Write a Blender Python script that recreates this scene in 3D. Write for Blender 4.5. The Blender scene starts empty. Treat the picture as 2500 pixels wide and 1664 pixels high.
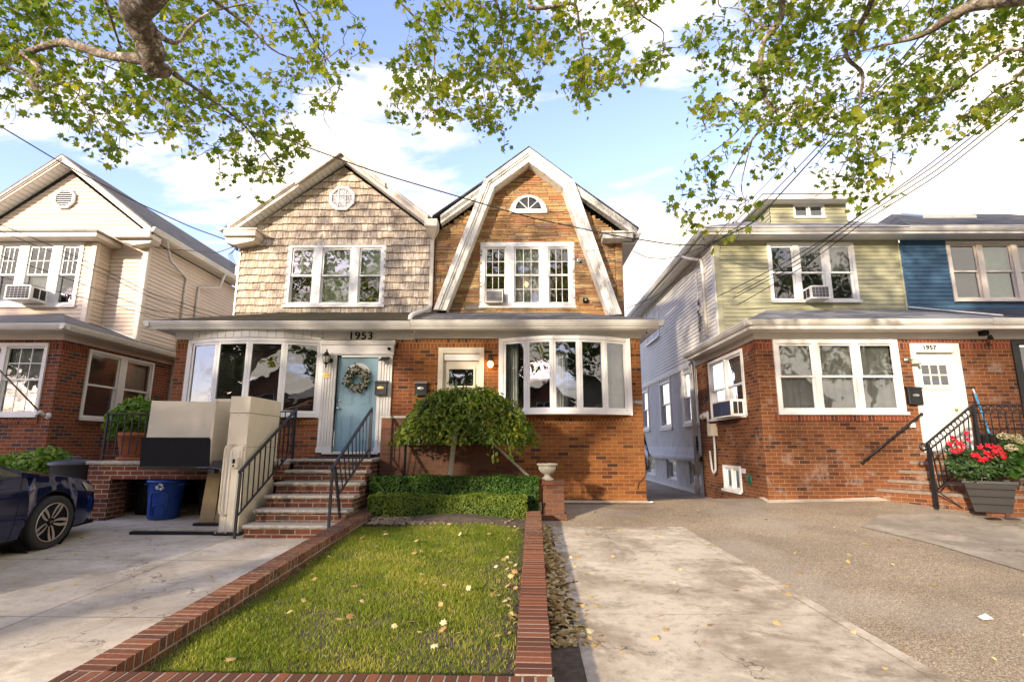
import bpy, math, random
import numpy as np
from math import sin, cos, pi, radians, sqrt, atan2
random.seed(7); RNG = np.random.default_rng(7)
S = bpy.context.scene
# ------------------------------------------------------------------ camera
H = 1.73; SL = .06; FPX = 1305.0
cam_d = bpy.data.cameras.new("camera"); cam = bpy.data.objects.new("camera", cam_d)
S.collection.objects.link(cam); S.camera = cam
cam_d.sensor_width = 36; cam_d.lens = 36 * FPX / 2500; cam_d.clip_end = 2000; cam_d.clip_start = .05
_p, _y, _r = radians(11.05), radians(-.8), radians(.13)
_f = np.array([sin(_y)*cos(_p), cos(_y)*cos(_p), sin(_p)]); _rt = np.array([cos(_y), -sin(_y), 0.]); _up = np.cross(_rt, _f)
R2 = cos(_r)*_rt + sin(_r)*_up; U2 = -sin(_r)*_rt + cos(_r)*_up
from mathutils import Matrix, Vector
cam.matrix_world = Matrix(((R2[0], U2[0], -_f[0], 0), (R2[1], U2[1], -_f[1], 0), (R2[2], U2[2], -_f[2], H), (0, 0, 0, 1)))
def ray(x, y): return ((x-1250)/FPX)*R2 - ((y-832)/FPX)*U2 + _f
def at(x, y, Y): d = ray(x, y); return np.array([0, 0, H]) + d*(Y/d[1])
def atX(x, y, X): d = ray(x, y); return np.array([0, 0, H]) + d*(X/d[0])
def atZ(x, y, Z): d = ray(x, y); return np.array([0, 0, H]) + d*((Z-H)/d[2])
def atG(x, y, dz=0): d = ray(x, y); return np.array([0, 0, H]) + d*((dz-H)/(d[2]-SL*d[1]))
# ------------------------------------------------------------------ light
SUN = np.array([-.66, -1., .33]); SUN /= np.linalg.norm(SUN)
EL = math.asin(SUN[2]); AZ = atan2(SUN[0], SUN[1])
w = bpy.data.worlds.new("World"); S.world = w; w.use_nodes = True
nt = w.node_tree; N = nt.nodes; N.clear(); L = nt.links
def nd(t, **k):
    n = N.new(t)
    for a, b in k.items(): setattr(n, a, b)
    return n
out = nd('ShaderNodeOutputWorld'); bg = nd('ShaderNodeBackground'); bg.inputs[1].default_value = .15
sky = nd('ShaderNodeTexSky', sky_type='NISHITA', sun_disc=False, sun_elevation=EL, sun_rotation=AZ % (2*pi), air_density=1.0, dust_density=.6, ozone_density=1.6)
tc = nd('ShaderNodeTexCoord'); sep = nd('ShaderNodeSeparateXYZ'); L.new(tc.outputs['Generated'], sep.inputs[0])
def wm(op, a, b=None, c=None):
    n = nd('ShaderNodeMath', operation=op)
    for i, v in enumerate((a, b, c)):
        if v is None: continue
        if isinstance(v, (int, float)): n.inputs[i].default_value = v
        else: L.new(v, n.inputs[i])
    return n.outputs[0]
zz = wm('ADD', wm('MAXIMUM', sep.outputs[2], 0.0), .18)
comb = nd('ShaderNodeCombineXYZ'); L.new(wm('DIVIDE', sep.outputs[0], zz), comb.inputs[0]); L.new(wm('DIVIDE', sep.outputs[1], zz), comb.inputs[1])
mp = nd('ShaderNodeMapping'); mp.inputs['Rotation'].default_value = (0, 0, .5); mp.inputs['Scale'].default_value = (.55, 1.15, 1); mp.inputs['Location'].default_value = (1.7, .35, 0)
L.new(comb.outputs[0], mp.inputs[0])
nz = nd('ShaderNodeTexNoise'); nz.inputs['Scale'].default_value = 2.1; nz.inputs['Detail'].default_value = 10; nz.inputs['Roughness'].default_value = .60; nz.inputs['Distortion'].default_value = .35
L.new(mp.outputs[0], nz.inputs[0])
cl = wm('ADD', nz.outputs[0], wm('MULTIPLY', sep.outputs[0], .13))
cl = wm('ADD', cl, wm('MULTIPLY', wm('SUBTRACT', .56, sep.outputs[2]), .24))
rp = nd('ShaderNodeMapRange', interpolation_type='SMOOTHSTEP'); rp.inputs[1].default_value = .455; rp.inputs[2].default_value = .61; L.new(cl, rp.inputs[0])
mxl = nd('ShaderNodeMix', data_type='RGBA'); mxl.inputs['Factor'].default_value = 1; mxl.blend_type = 'MULTIPLY'
L.new(sky.outputs[0], mxl.inputs[6]); mxl.inputs[7].default_value = (1.75, 1.45, 1.72, 1)
mx = nd('ShaderNodeMix', data_type='RGBA'); L.new(rp.outputs[0], mx.inputs['Factor']); L.new(mxl.outputs[2], mx.inputs[6]); n2c = nd('ShaderNodeTexNoise'); n2c.inputs['Scale'].default_value = 4.2; n2c.inputs['Detail'].default_value = 8; L.new(mp.outputs[0], n2c.inputs[0])
cc = nd('ShaderNodeMix', data_type='RGBA'); L.new(n2c.outputs[0], cc.inputs['Factor']); cc.inputs[6].default_value = (3.6, 3.3, 2.9, 1); cc.inputs[7].default_value = (7.2, 6.3, 5.1, 1); L.new(cc.outputs[2], mx.inputs[7])
L.new(mx.outputs[2], bg.inputs[0]); L.new(bg.outputs[0], out.inputs[0])
ld = bpy.data.lights.new("sun", 'SUN'); ld.energy = 3.6; ld.angle = radians(1.6); ld.color = (1, .86, .68)
sun = bpy.data.objects.new("sun", ld); S.collection.objects.link(sun)
sun.rotation_euler = Vector(tuple(SUN)).to_track_quat('Z', 'Y').to_euler()
S.view_settings.view_transform = 'Standard'; S.view_settings.look = 'None'; S.view_settings.gamma = 1; S.view_settings.exposure = 1.15
S.cycles.max_bounces = 8; S.cycles.transparent_max_bounces = 16; S.cycles.diffuse_bounces = 4; S.cycles.caustics_reflective = False; S.cycles.caustics_refractive = False
# ------------------------------------------------------------------ materials
MATS = {}
class NG:
    def __init__(s, name):
        s.m = bpy.data.materials.new(name); s.m.use_nodes = True; s.t = s.m.node_tree; s.N = s.t.nodes; s.L = s.t.links
        s.b = s.N['Principled BSDF']; s.out = s.N['Material Output']; MATS[name] = s.m
    def n(s, t, **k):
        n = s.N.new(t)
        for a, b in k.items(): setattr(n, a, b)
        return n
    def put(s, v, sock):
        if isinstance(v, (int, float)): sock.default_value = v
        elif isinstance(v, tuple): sock.default_value = v if len(v) == len(sock.default_value) else (*v, 1)
        else: s.L.new(v, sock)
    def math(s, op, a, b=None, c=None):
        n = s.n('ShaderNodeMath', operation=op)
        for i, v in enumerate((a, b, c)):
            if v is not None: s.put(v, n.inputs[i])
        return n.outputs[0]
    def uv(s): return s.n('ShaderNodeTexCoord').outputs['UV']
    def pos(s): return s.n('ShaderNodeNewGeometry').outputs['Position']
    def noise(s, vec, sc, det=4, ro=.55, dist=0, stretch=None):
        if stretch:
            m = s.n('ShaderNodeMapping'); m.inputs['Scale'].default_value = stretch; s.L.new(vec, m.inputs[0]); vec = m.outputs[0]
        n = s.n('ShaderNodeTexNoise'); s.L.new(vec, n.inputs['Vector']); n.inputs['Scale'].default_value = sc
        n.inputs['Detail'].default_value = det; n.inputs['Roughness'].default_value = ro; n.inputs['Distortion'].default_value = dist
        return n.outputs[0]
    def ramp(s, f, stops, interp='LINEAR'):
        r = s.n('ShaderNodeValToRGB'); r.color_ramp.interpolation = interp; e = r.color_ramp.elements
        while len(e) < len(stops): e.new(.5)
        for i, (p, c) in enumerate(stops): e[i].position = p; e[i].color = (*c, 1) if len(c) == 3 else c
        s.put(f, r.inputs[0]); return r.outputs[0]
    def rng(s, v, a, b, c=0., d=1.):
        m = s.n('ShaderNodeMapRange'); s.put(v, m.inputs[0])
        for i, q in enumerate((a, b, c, d)): m.inputs[i+1].default_value = q
        return m.outputs[0]
    def mix(s, f, a, b, mode='MIX'):
        m = s.n('ShaderNodeMix', data_type='RGBA', blend_type=mode); s.put(f, m.inputs[0]); s.put(a, m.inputs[6]); s.put(b, m.inputs[7]); return m.outputs[2]
    def bump(s, h, st=.5, d=.01, nrm=None):
        b = s.n('ShaderNodeBump'); b.inputs['Strength'].default_value = st; b.inputs['Distance'].default_value = d; s.L.new(h, b.inputs['Height'])
        if nrm: s.L.new(nrm, b.inputs['Normal'])
        return b.outputs[0]
    def fin(s, col=None, rough=None, nrm=None, metal=None, spec=None):
        if col is not None: s.put(col, s.b.inputs['Base Color'])
        if rough is not None: s.put(rough, s.b.inputs['Roughness'])
        if nrm is not None: s.L.new(nrm, s.b.inputs['Normal'])
        if metal is not None: s.put(metal, s.b.inputs['Metallic'])
        if spec is not None: s.b.inputs['Specular IOR Level'].default_value = spec
        return s.m
def plain(name, col, rough=.6, metal=0, var=.12, sc=6, bump=0, bsc=60, spec=None):
    g = NG(name); P = g.pos(); n = g.noise(P, sc, 5)
    c = g.mix(g.rng(n, .3, .7), tuple(x*(1-var) for x in col), tuple(min(1, x*(1+var)) for x in col))
    nr = g.bump(g.noise(P, bsc, 4), bump, .004) if bump else None
    return g.fin(c, rough, nr, metal, spec)
def brick(name, stops, mortar, w=.215, h=.073, m=.0095, stain=None, grime=.25, proud=.006):
    """running-bond brick from UVs in metres"""
    g = NG(name); s = g.n('ShaderNodeSeparateXYZ'); UV = g.uv()
    wob = g.noise(UV, 7, 3); g.L.new(UV, s.inputs[0])
    v = g.math('DIVIDE', g.math('ADD', s.outputs[1], g.math('MULTIPLY', g.math('SUBTRACT', wob, .5), .004)), h); row = g.math('FLOOR', v)
    u = g.math('ADD', g.math('DIVIDE', s.outputs[0], w), g.math('MULTIPLY', g.math('FLOORED_MODULO', row, 2), .5)); col = g.math('FLOOR', u)
    fu = g.math('MULTIPLY', g.math('FRACT', u), w); fv = g.math('MULTIPLY', g.math('FRACT', v), h)
    du = g.math('MINIMUM', fu, g.math('SUBTRACT', w, fu)); dv = g.math('MINIMUM', fv, g.math('SUBTRACT', h, fv))
    d = g.math('MINIMUM', du, dv)
    d2 = g.math('ADD', d, g.math('MULTIPLY', g.math('SUBTRACT', g.noise(UV, 60, 3), .5), .004))
    mask = g.rng(d2, m*.5-.001, m*.5+.0012)
    cb = g.n('ShaderNodeCombineXYZ'); g.put(col, cb.inputs[0]); g.put(row, cb.inputs[1])
    wn = g.n('ShaderNodeTexWhiteNoise', noise_dimensions='2D'); g.L.new(cb.outputs[0], wn.inputs['Vector'])
    bc = g.ramp(wn.outputs['Value'], stops)
    fine = g.noise(UV, 45, 5); bc = g.mix(g.rng(fine, .3, .75, 0, .45), bc, (.05, .02, .012))
    mc = g.mix(g.rng(g.noise(UV, 9, 4), .3, .7), mortar, tuple(x*.72 for x in mortar))
    c = g.mix(mask, mc, bc)
    big = g.noise(g.pos(), 1.1, 5)
    c = g.mix(g.rng(big, .42, .75, 0, grime), c, (.10, .06, .04))
    if stain: c = g.mix(g.rng(g.noise(g.pos(), 2.3, 6, .7), .56, .72, 0, .6), c, stain)
    hgt = g.math('ADD', g.math('MULTIPLY', mask, 1.0), g.math('MULTIPLY', fine, .35))
    return g.fin(c, .88, g.bump(hgt, .9, proud), spec=.25)
BS = [(0, (.26, .082, .022)), (.35, (.33, .112, .028)), (.62, (.20, .058, .018)), (.85, (.38, .140, .036)), (.90, (.12, .036, .018)), (1, (.06, .028, .022))]
BR = brick('brick_orange', BS, (.40, .25, .085))
BRW = brick('brick_red_house', [(0, (.24, .066, .023)), (.5, (.29, .088, .029)), (.84, (.18, .050, .02)), (.93, (.11, .036, .022)), (1, (.06, .03, .026))], (.36, .25, .14))
BGR = brick('brick_red_brown', [(0, (.20, .062, .022)), (.5, (.265, .088, .030)), (.8, (.16, .048, .019)), (.92, (.12, .034, .018)), (1, (.055, .026, .02))], (.36, .25, .13), stain=(.42, .33, .26))
BCR = brick('brick_cream_house', [(0, (.25, .058, .020)), (.5, (.32, .09, .03)), (.8, (.20, .048, .019)), (.9, (.10, .04, .036)), (1, (.07, .045, .048))], (.40, .33, .25))
BST = brick('brick_stoop', [(0, (.15, .042, .022)), (.5, (.20, .056, .028)), (.8, (.12, .036, .02)), (1, (.07, .026, .02))], (.40, .345, .26), m=.012, stain=(.20, .17, .12))
BOLD = brick('brick_old_brown', [(0, (.13, .055, .032)), (.5, (.18, .07, .036)), (.78, (.10, .042, .028)), (.9, (.28, .075, .03)), (1, (.07, .035, .03))], (.17, .13, .085), stain=(.13, .11, .06), grime=.5)
BSOL = brick('brick_soldier', BS, (.46, .30, .14), w=.073, h=.2)
BSOLG = brick('brick_soldier_red', [(0, (.25, .052, .022)), (.5, (.33, .078, .030)), (.8, (.21, .042, .020)), (1, (.08, .03, .026))], (.36, .27, .18), w=.073, h=.2)
WHITE = plain('white_paint', (.74, .72, .66), .5, var=.06, sc=3, bump=.1)
VINYL = plain('white_vinyl', (.80, .79, .75), .38, var=.03)
CREAMT = plain('cream_trim', (.68, .60, .50), .5, var=.07, sc=2)
GUTTER = plain('gutter_white', (.72, .69, .62), .4, var=.1, sc=2.5)
g = NG('peeling_white_paint'); P = g.pos()
n1 = g.noise(P, 9, 8, .7, 0, (1, 1, .35)); n2 = g.noise(P, 40, 4)
g.fin(g.mix(g.rng(n1, .54, .64), (.76, .74, .67), g.mix(n2, (.36, .32, .25), (.54, .49, .40))), .75, g.bump(n1, .7, .01))
def siding_mat(name, col, dirt=(.3, .26, .2)):
    g = NG(name); P = g.pos(); a = g.noise(P, 60, 3, .5, 0, (1, 1, 14)); b = g.noise(P, 1.3, 5)
    c = g.mix(g.rng(a, .3, .7, 0, .10), col, tuple(x*.6 for x in col)); c = g.mix(g.rng(b, .45, .8, 0, .22), c, dirt)
    return g.fin(c, .55, g.bump(a, .25, .002), spec=.3)
SIDC = siding_mat('vinyl_siding_cream', (.69, .575, .465)); SIDG = siding_mat('vinyl_siding_green', (.42, .405, .26), (.26, .25, .15))
SIDB = siding_mat('vinyl_siding_blue', (.050, .115, .19), (.03, .05, .08)); SIDW = siding_mat('siding_white', (.78, .76, .70))
g = NG('wood_shingle_tan'); P = g.pos(); at_ = g.n('ShaderNodeAttribute', attribute_name='rnd').outputs['Fac']
gr = g.noise(P, 13, 5, .6, 0, (2.6, 1, .35)); c = g.ramp(at_, [(0, (.45, .375, .29)), (.45, (.61, .535, .43)), (1, (.75, .68, .57))]); c = g.mix(g.rng(gr, .40, .62, 0, .85), c, (.32, .235, .16))
c = g.mix(g.rng(g.noise(P, .9, 5), .5, .8, 0, .35), c, (.38, .28, .19)); g.fin(c, .8, g.bump(gr, .8, .008), spec=.2)
g = NG('ledge_stone'); P = g.pos(); at_ = g.n('ShaderNodeAttribute', attribute_name='rnd').outputs['Fac']
c = g.ramp(at_, [(0, (.42, .26, .11)), (.3, (.52, .36, .17)), (.5, (.40, .19, .08)), (.62, (.50, .37, .20)), (.78, (.38, .14, .06)), (.86, (.32, .25, .17)), (.95, (.44, .19, .09)), (1, (.22, .21, .18))])
gr = g.noise(P, 22, 6, .65, 0, (.6, 1, 2.2)); c = g.mix(g.rng(gr, .4, .7, 0, .6), c, (.20, .10, .04)); g.fin(c, .85, g.bump(gr, .8, .015), spec=.25)
MORT = plain('stone_mortar_dark', (.12, .075, .035), .95)
def roofmat(name, c1, c2, moss=None, w=.3, h=.14):
    g = NG(name); s = g.n('ShaderNodeSeparateXYZ'); UV = g.uv(); g.L.new(UV, s.inputs[0])
    v = g.math('DIVIDE', s.outputs[1], h); row = g.math('FLOOR', v)
    cb0 = g.n('ShaderNodeCombineXYZ'); g.put(row, cb0.inputs[0]); wr = g.n('ShaderNodeTexWhiteNoise', noise_dimensions='1D'); g.put(row, wr.inputs['W'])
    u = g.math('ADD', g.math('DIVIDE', s.outputs[0], w), wr.outputs[0]); col = g.math('FLOOR', u)
    cb = g.n('ShaderNodeCombineXYZ'); g.put(col, cb.inputs[0]); g.put(row, cb.inputs[1]); wn = g.n('ShaderNodeTexWhiteNoise', noise_dimensions='2D'); g.L.new(cb.outputs[0], wn.inputs['Vector'])
    gran = g.noise(UV, 170, 2); c = g.mix(g.math('MULTIPLY_ADD', wn.outputs['Value'], .55, g.math('MULTIPLY', gran, .45)), c1, c2)
    if moss: c = g.mix(g.rng(g.noise(UV, 3.2, 8, .72, 0, (.5, 1, 1)), .42, .60), c, g.mix(g.noise(UV, 45, 4), moss, tuple(x*.4 for x in moss)))
    st = g.noise(UV, 2, 6, .6, 0, (3, .3, 1)); c = g.mix(g.rng(st, .5, .7, 0, .1 if moss else .4), c, (.30, .28, .24))
    hh = g.math('SUBTRACT', 1, g.math('FRACT', v)); lo = g.math('LESS_THAN', g.math('FRACT', u), .04)
    return g.fin(c, .93, g.bump(g.math('ADD', g.math('SUBTRACT', hh, lo), g.math('MULTIPLY', gran, .4)), .6, .006), spec=.2)
RMOSS = roofmat('roof_mossy', (.050, .038, .024), (.11, .085, .055), (.12, .10, .025))
RGRY = roofmat('roof_grey', (.12, .112, .10), (.21, .195, .175)); RLT = roofmat('roof_light_grey', (.17, .165, .16), (.29, .285, .28)); RBLK = roofmat('roof_dark', (.035, .038, .045), (.075, .078, .09))
def glassmat(name, refl=.55, tint=(.9, .95, .93)):
    g = NG(name); g.N.remove(g.b); P = g.pos()
    gl = g.n('ShaderNodeBsdfGlossy'); gl.inputs['Roughness'].default_value = .015; gl.inputs['Color'].default_value = (.93, .95, 1, 1)
    bm = g.bump(g.noise(P, 1.6, 2, .5), .10, .05); g.L.new(bm, gl.inputs['Normal'])
    tr = g.n('ShaderNodeBsdfTransparent'); tr.inputs['Color'].default_value = (*tint, 1)
    lw = g.n('ShaderNodeLayerWeight'); lw.inputs['Blend'].default_value = refl
    ms = g.n('ShaderNodeMixShader'); g.L.new(g.math('MULTIPLY_ADD', lw.outputs['Fresnel'], .8, .12), ms.inputs[0]); g.L.new(tr.outputs[0], ms.inputs[1]); g.L.new(gl.outputs[0], ms.inputs[2]); g.L.new(ms.outputs[0], g.out.inputs[0]); return g.m
GLASS = glassmat('window_glass', .42)
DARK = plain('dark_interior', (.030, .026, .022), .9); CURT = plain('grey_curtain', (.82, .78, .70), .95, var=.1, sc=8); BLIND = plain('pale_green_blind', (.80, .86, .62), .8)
SCREEN = plain('window_screen', (.06, .055, .05), .9); BLGREEN = plain('green_shutter_blind', (.30, .46, .30), .7); CURW = plain('white_curtain', (.70, .68, .62), .95)
BLACK = plain('black_metal', (.016, .016, .018), .38, .2, var=.3); BLKP = plain('black_plastic', (.010, .010, .011), .7, spec=.15); IRON = plain('wrought_iron', (.022, .024, .03), .42, .3, bump=.3)
BEIGE = plain('beige_enamel', (.70, .62, .455), .42, var=.07, sc=3, bump=.05); PLY = plain('tan_board', (.42, .31, .16), .8, var=.12, sc=9, bump=.2, bsc=90)
BLUED = plain('blue_door_paint', (.215, .37, .44), .45, var=.05, sc=3, bump=.05); DOORW = plain('white_door_paint', (.68, .66, .60), .45, var=.04); CREAMD = plain('cream_door_paint', (.62, .56, .42), .5, var=.06)
BINB = plain('blue_plastic', (.012, .060, .30), .42, var=.1, bump=.15, bsc=30); TERRA = plain('terracotta', (.42, .13, .05), .8, var=.1, bump=.2); PLANTER = plain('dark_taupe_plastic', (.022, .018, .016), .6, var=.15)
STONEC = plain('grey_bluestone', (.40, .355, .28), .85, var=.25, sc=14, bump=.9, bsc=28); URN = plain('weathered_concrete', (.36, .33, .27), .85, var=.3, sc=7, bump=.6, bsc=35)
STUCC = plain('grey_stucco', (.66, .64, .61), .92, var=.1, sc=3, bump=1, bsc=14); FOUND = plain('painted_foundation', (.55, .53, .51), .8, var=.15, sc=3, bump=.4, bsc=20)
TREAD = plain('brown_stone_tread', (.22, .165, .12), .88, var=.25, sc=18, bump=.7, bsc=45); METAL = plain('brushed_metal', (.62, .60, .56), .3, 1); BRASS = plain('brass', (.55, .38, .13), .35, 1)
GALV = plain('painted_conduit', (.62, .60, .55), .5, .1); RED = plain('rose_petal', (.62, .012, .03), .6, var=.3, sc=60); HYD = plain('hydrangea_petal', (.72, .66, .38), .7, var=.15, sc=50)
CAB = plain('cable_rubber', (.018, .018, .02), .6); PAPER = plain('white_paper', (.8, .8, .78), .7); SOIL = plain('soil', (.10, .070, .045), .97, var=.4, sc=14, bump=1, bsc=40)
OATM = plain('dried_flower', (.50, .44, .30), .8, var=.3, sc=40); CYAN = plain('light_blue_plastic', (.04, .34, .60), .4); NAVY = None
def leafmat(name, c1, c2, c3, tl=.45, rough=.5):
    g = NG(name); at_ = g.n('ShaderNodeAttribute', attribute_name='rnd').outputs['Fac']
    c = g.ramp(at_, [(0, c1), (.55, c2), (1, c3)]); g.fin(c, rough, spec=.35)
    t = g.n('ShaderNodeBsdfTranslucent'); hs = g.mix(1.0, c, (1.25, 1.2, .55), 'MULTIPLY'); g.L.new(hs, t.inputs[0])
    ms = g.n('ShaderNodeMixShader'); ms.inputs[0].default_value = tl; g.L.new(g.b.outputs[0], ms.inputs[1]); g.L.new(t.outputs[0], ms.inputs[2]); g.L.new(ms.outputs[0], g.out.inputs[0]); return g.m
LEAF = leafmat('plane_tree_leaf', (.065, .125, .016), (.17, .25, .026), (.42, .40, .04), .58)
LEAFD = leafmat('far_tree_leaf', (.03, .06, .012), (.06, .10, .02), (.10, .14, .03), .3)
MULB = leafmat('mulberry_leaf', (.055, .10, .010), (.145, .215, .02), (.40, .42, .05), .36); BOX = leafmat('boxwood_leaf', (.050, .095, .010), (.12, .18, .018), (.30, .32, .04), .3)
BOXD = leafmat('privet_leaf', (.022, .065, .010), (.055, .13, .014), (.15, .24, .03), .3); SHRUB = leafmat('shrub_leaf', (.07, .15, .02), (.15, .27, .03), (.32, .42, .06), .4)
ROSEL = leafmat('rose_leaf', (.02, .05, .015), (.04, .085, .02), (.09, .15, .03), .25); GRASSM = leafmat('grass_blade', (.10, .155, .012), (.23, .29, .022), (.56, .48, .12), .45)
DRY = leafmat('dry_leaf', (.34, .19, .065), (.60, .44, .17), (.80, .68, .38), .2, .8)
g = NG('plane_bark'); P = g.pos(); v = g.noise(P, 7, 5, .6); v2 = g.noise(P, 26, 6, .7); v3 = g.noise(P, 11, 4, .6)
cb_ = g.mix(g.rng(v2, .35, .65), (.075, .05, .03), (.27, .20, .13)); cb_ = g.mix(g.rng(v3, .50, .56), cb_, (.33, .27, .19)); g.fin(g.mix(g.rng(v, .585, .61), cb_, (.56, .52, .42)), .88, g.bump(g.math('ADD', v2, g.math('MULTIPLY', v3, 2)), 1, .03))
BARK = g.m; TRUNKP = plain('pale_smooth_bark', (.42, .37, .27), .8, var=.2, sc=20, bump=.4)
def concrete(name, base, dark, sc=1.0, spots=0):
    g = NG(name); P = g.pos(); a = g.noise(P, .8*sc, 9, .68, .3); b = g.noise(P, 9, 8, .7); f = g.noise(P, 150, 3)
    c = g.mix(g.rng(a, .42, .60), base, dark); c = g.mix(g.rng(b, .54, .62, 0, .38), c, tuple(x*.62 for x in dark)); c = g.mix(g.rng(f, .3, .75, 0, .22), c, (.12, .09, .06))
    st = g.noise(P, 2.6, 9, .78, .2, (.8, 1.5, 1)); c = g.mix(g.rng(st, .55, .63, 0, .55), c, tuple(x*.55 for x in dark)); lt = g.noise(P, 1.7, 8, .7); c = g.mix(g.rng(lt, .56, .68, 0, .6), c, tuple(min(1, x*1.22) for x in base))
    vo = g.n('ShaderNodeTexVoronoi', feature='DISTANCE_TO_EDGE'); m = g.n('ShaderNodeVectorMath', operation='ADD'); g.L.new(P, m.inputs[0]); nn = g.n('ShaderNodeTexNoise'); nn.inputs['Scale'].default_value = 2.5; nn.inputs['Detail'].default_value = 8; g.L.new(P, nn.inputs['Vector']); g.L.new(nn.outputs['Color'], m.inputs[1]); g.L.new(m.outputs[0], vo.inputs['Vector']); vo.inputs['Scale'].default_value = .38
    cr = g.math('MULTIPLY', g.rng(vo.outputs['Distance'], .0035, .0015), g.rng(a, .46, .5)); c = g.mix(g.math('MULTIPLY', cr, .7), c, (.09, .07, .05))
    return g.fin(c, .9, g.bump(g.math('ADD', f, b), .35, .004), spec=.25)
CONC = concrete('concrete_slab', (.70, .60, .45), (.50, .41, .285)); CONR = concrete('concrete_stained', (.68, .58, .425), (.37, .295, .20), 1.5)
CONG = concrete('grey_concrete_pad', (.46, .39, .29), (.30, .25, .18), 1.1)
g = NG('exposed_aggregate'); P = g.pos(); vo = g.n('ShaderNodeTexVoronoi', feature='F1'); g.L.new(P, vo.inputs['Vector']); vo.inputs['Scale'].default_value = 90
sp = g.n('ShaderNodeSeparateColor'); g.L.new(vo.outputs['Color'], sp.inputs[0])
c = g.ramp(sp.outputs[0], [(0, (.27, .185, .095)), (.4, (.50, .375, .215)), (.75, (.64, .50, .31)), (1, (.80, .68, .48))]); c = g.mix(g.rng(vo.outputs['Distance'], .25, .62, 0, .6), c, (.13, .10, .075))
c = g.mix(g.rng(g.noise(P, 1.0, 7, .6, .5), .42, .66, 0, .42), c, (.16, .125, .09)); c = g.mix(g.rng(g.noise(P, .55, 3), .5, .62, 0, .25), c, (.52, .46, .37))
g.fin(c, .9, g.bump(g.math('SUBTRACT', 1, vo.outputs['Distance']), .7, .004), spec=.25); AGG = g.m
ASPH = plain('asphalt', (.055, .055, .057), .9, bump=.5, bsc=90); EARTH = plain('open_ground', (.13, .13, .07), .95, sc=.4); GAP = plain('joint_dark', (.10, .08, .055), .95)
g = NG('cap_brick'); P = g.pos(); at_ = g.n('ShaderNodeAttribute', attribute_name='rnd').outputs['Fac']
c = g.ramp(at_, [(0, (.11, .044, .024)), (.5, (.17, .062, .030)), (1, (.25, .088, .040))]); c = g.mix(g.rng(g.noise(P, 70, 5, .7), .5, .7, 0, .6), c, (.07, .035, .025))
sy = g.n('ShaderNodeSeparateXYZ'); g.L.new(P, sy.inputs[0]); lich = g.math('MULTIPLY', g.rng(g.noise(P, 26, 7, .75), .50, .60), g.rng(g.math('ADD', sy.outputs[1], g.math('MULTIPLY', sy.outputs[0], -.9)), 5.4, 7.2))
c = g.mix(g.math('MULTIPLY', lich, .75), c, (.24, .205, .12)); g.fin(c, .88, g.bump(g.noise(P, 90, 4), .6, .003), spec=.2); CAPB = g.m
MORTL = plain('pale_mortar', (.33, .28, .215), .95, var=.2, sc=30, bump=.3)
g = NG('car_paint_navy'); g.fin((.006, .010, .045), .22, spec=.5); g.b.inputs['Coat Weight'].default_value = 1; g.b.inputs['Coat Roughness'].default_value = .05; g.b.inputs['Metallic'].default_value = .35; NAVY = g.m
TYRE = plain('tyre_rubber', (.022, .021, .02), .85, bump=.2); ALLOY = plain('machined_alloy', (.62, .56, .48), .3, .8); CARGL = plain('car_glass', (.02, .022, .026), .05, spec=.9)
HEADL = plain('headlight_lens', (.35, .30, .25), .1, .3, spec=.8)
def emis(name, col, st):
    g = NG(name); g.fin(col, .4); g.put(tuple(col), g.b.inputs['Emission Color']); g.b.inputs['Emission Strength'].default_value = st; return g.m
LAMPG = emis('lit_amber_glass', (1, .45, .12), 7); BULB = emis('lit_bulb', (1, .62, .25), 14); FROST = plain('frosted_lamp_glass', (.6, .56, .42), .3)
OWOOD = plain('opposite_siding', (.36, .32, .27), .8); 
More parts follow.
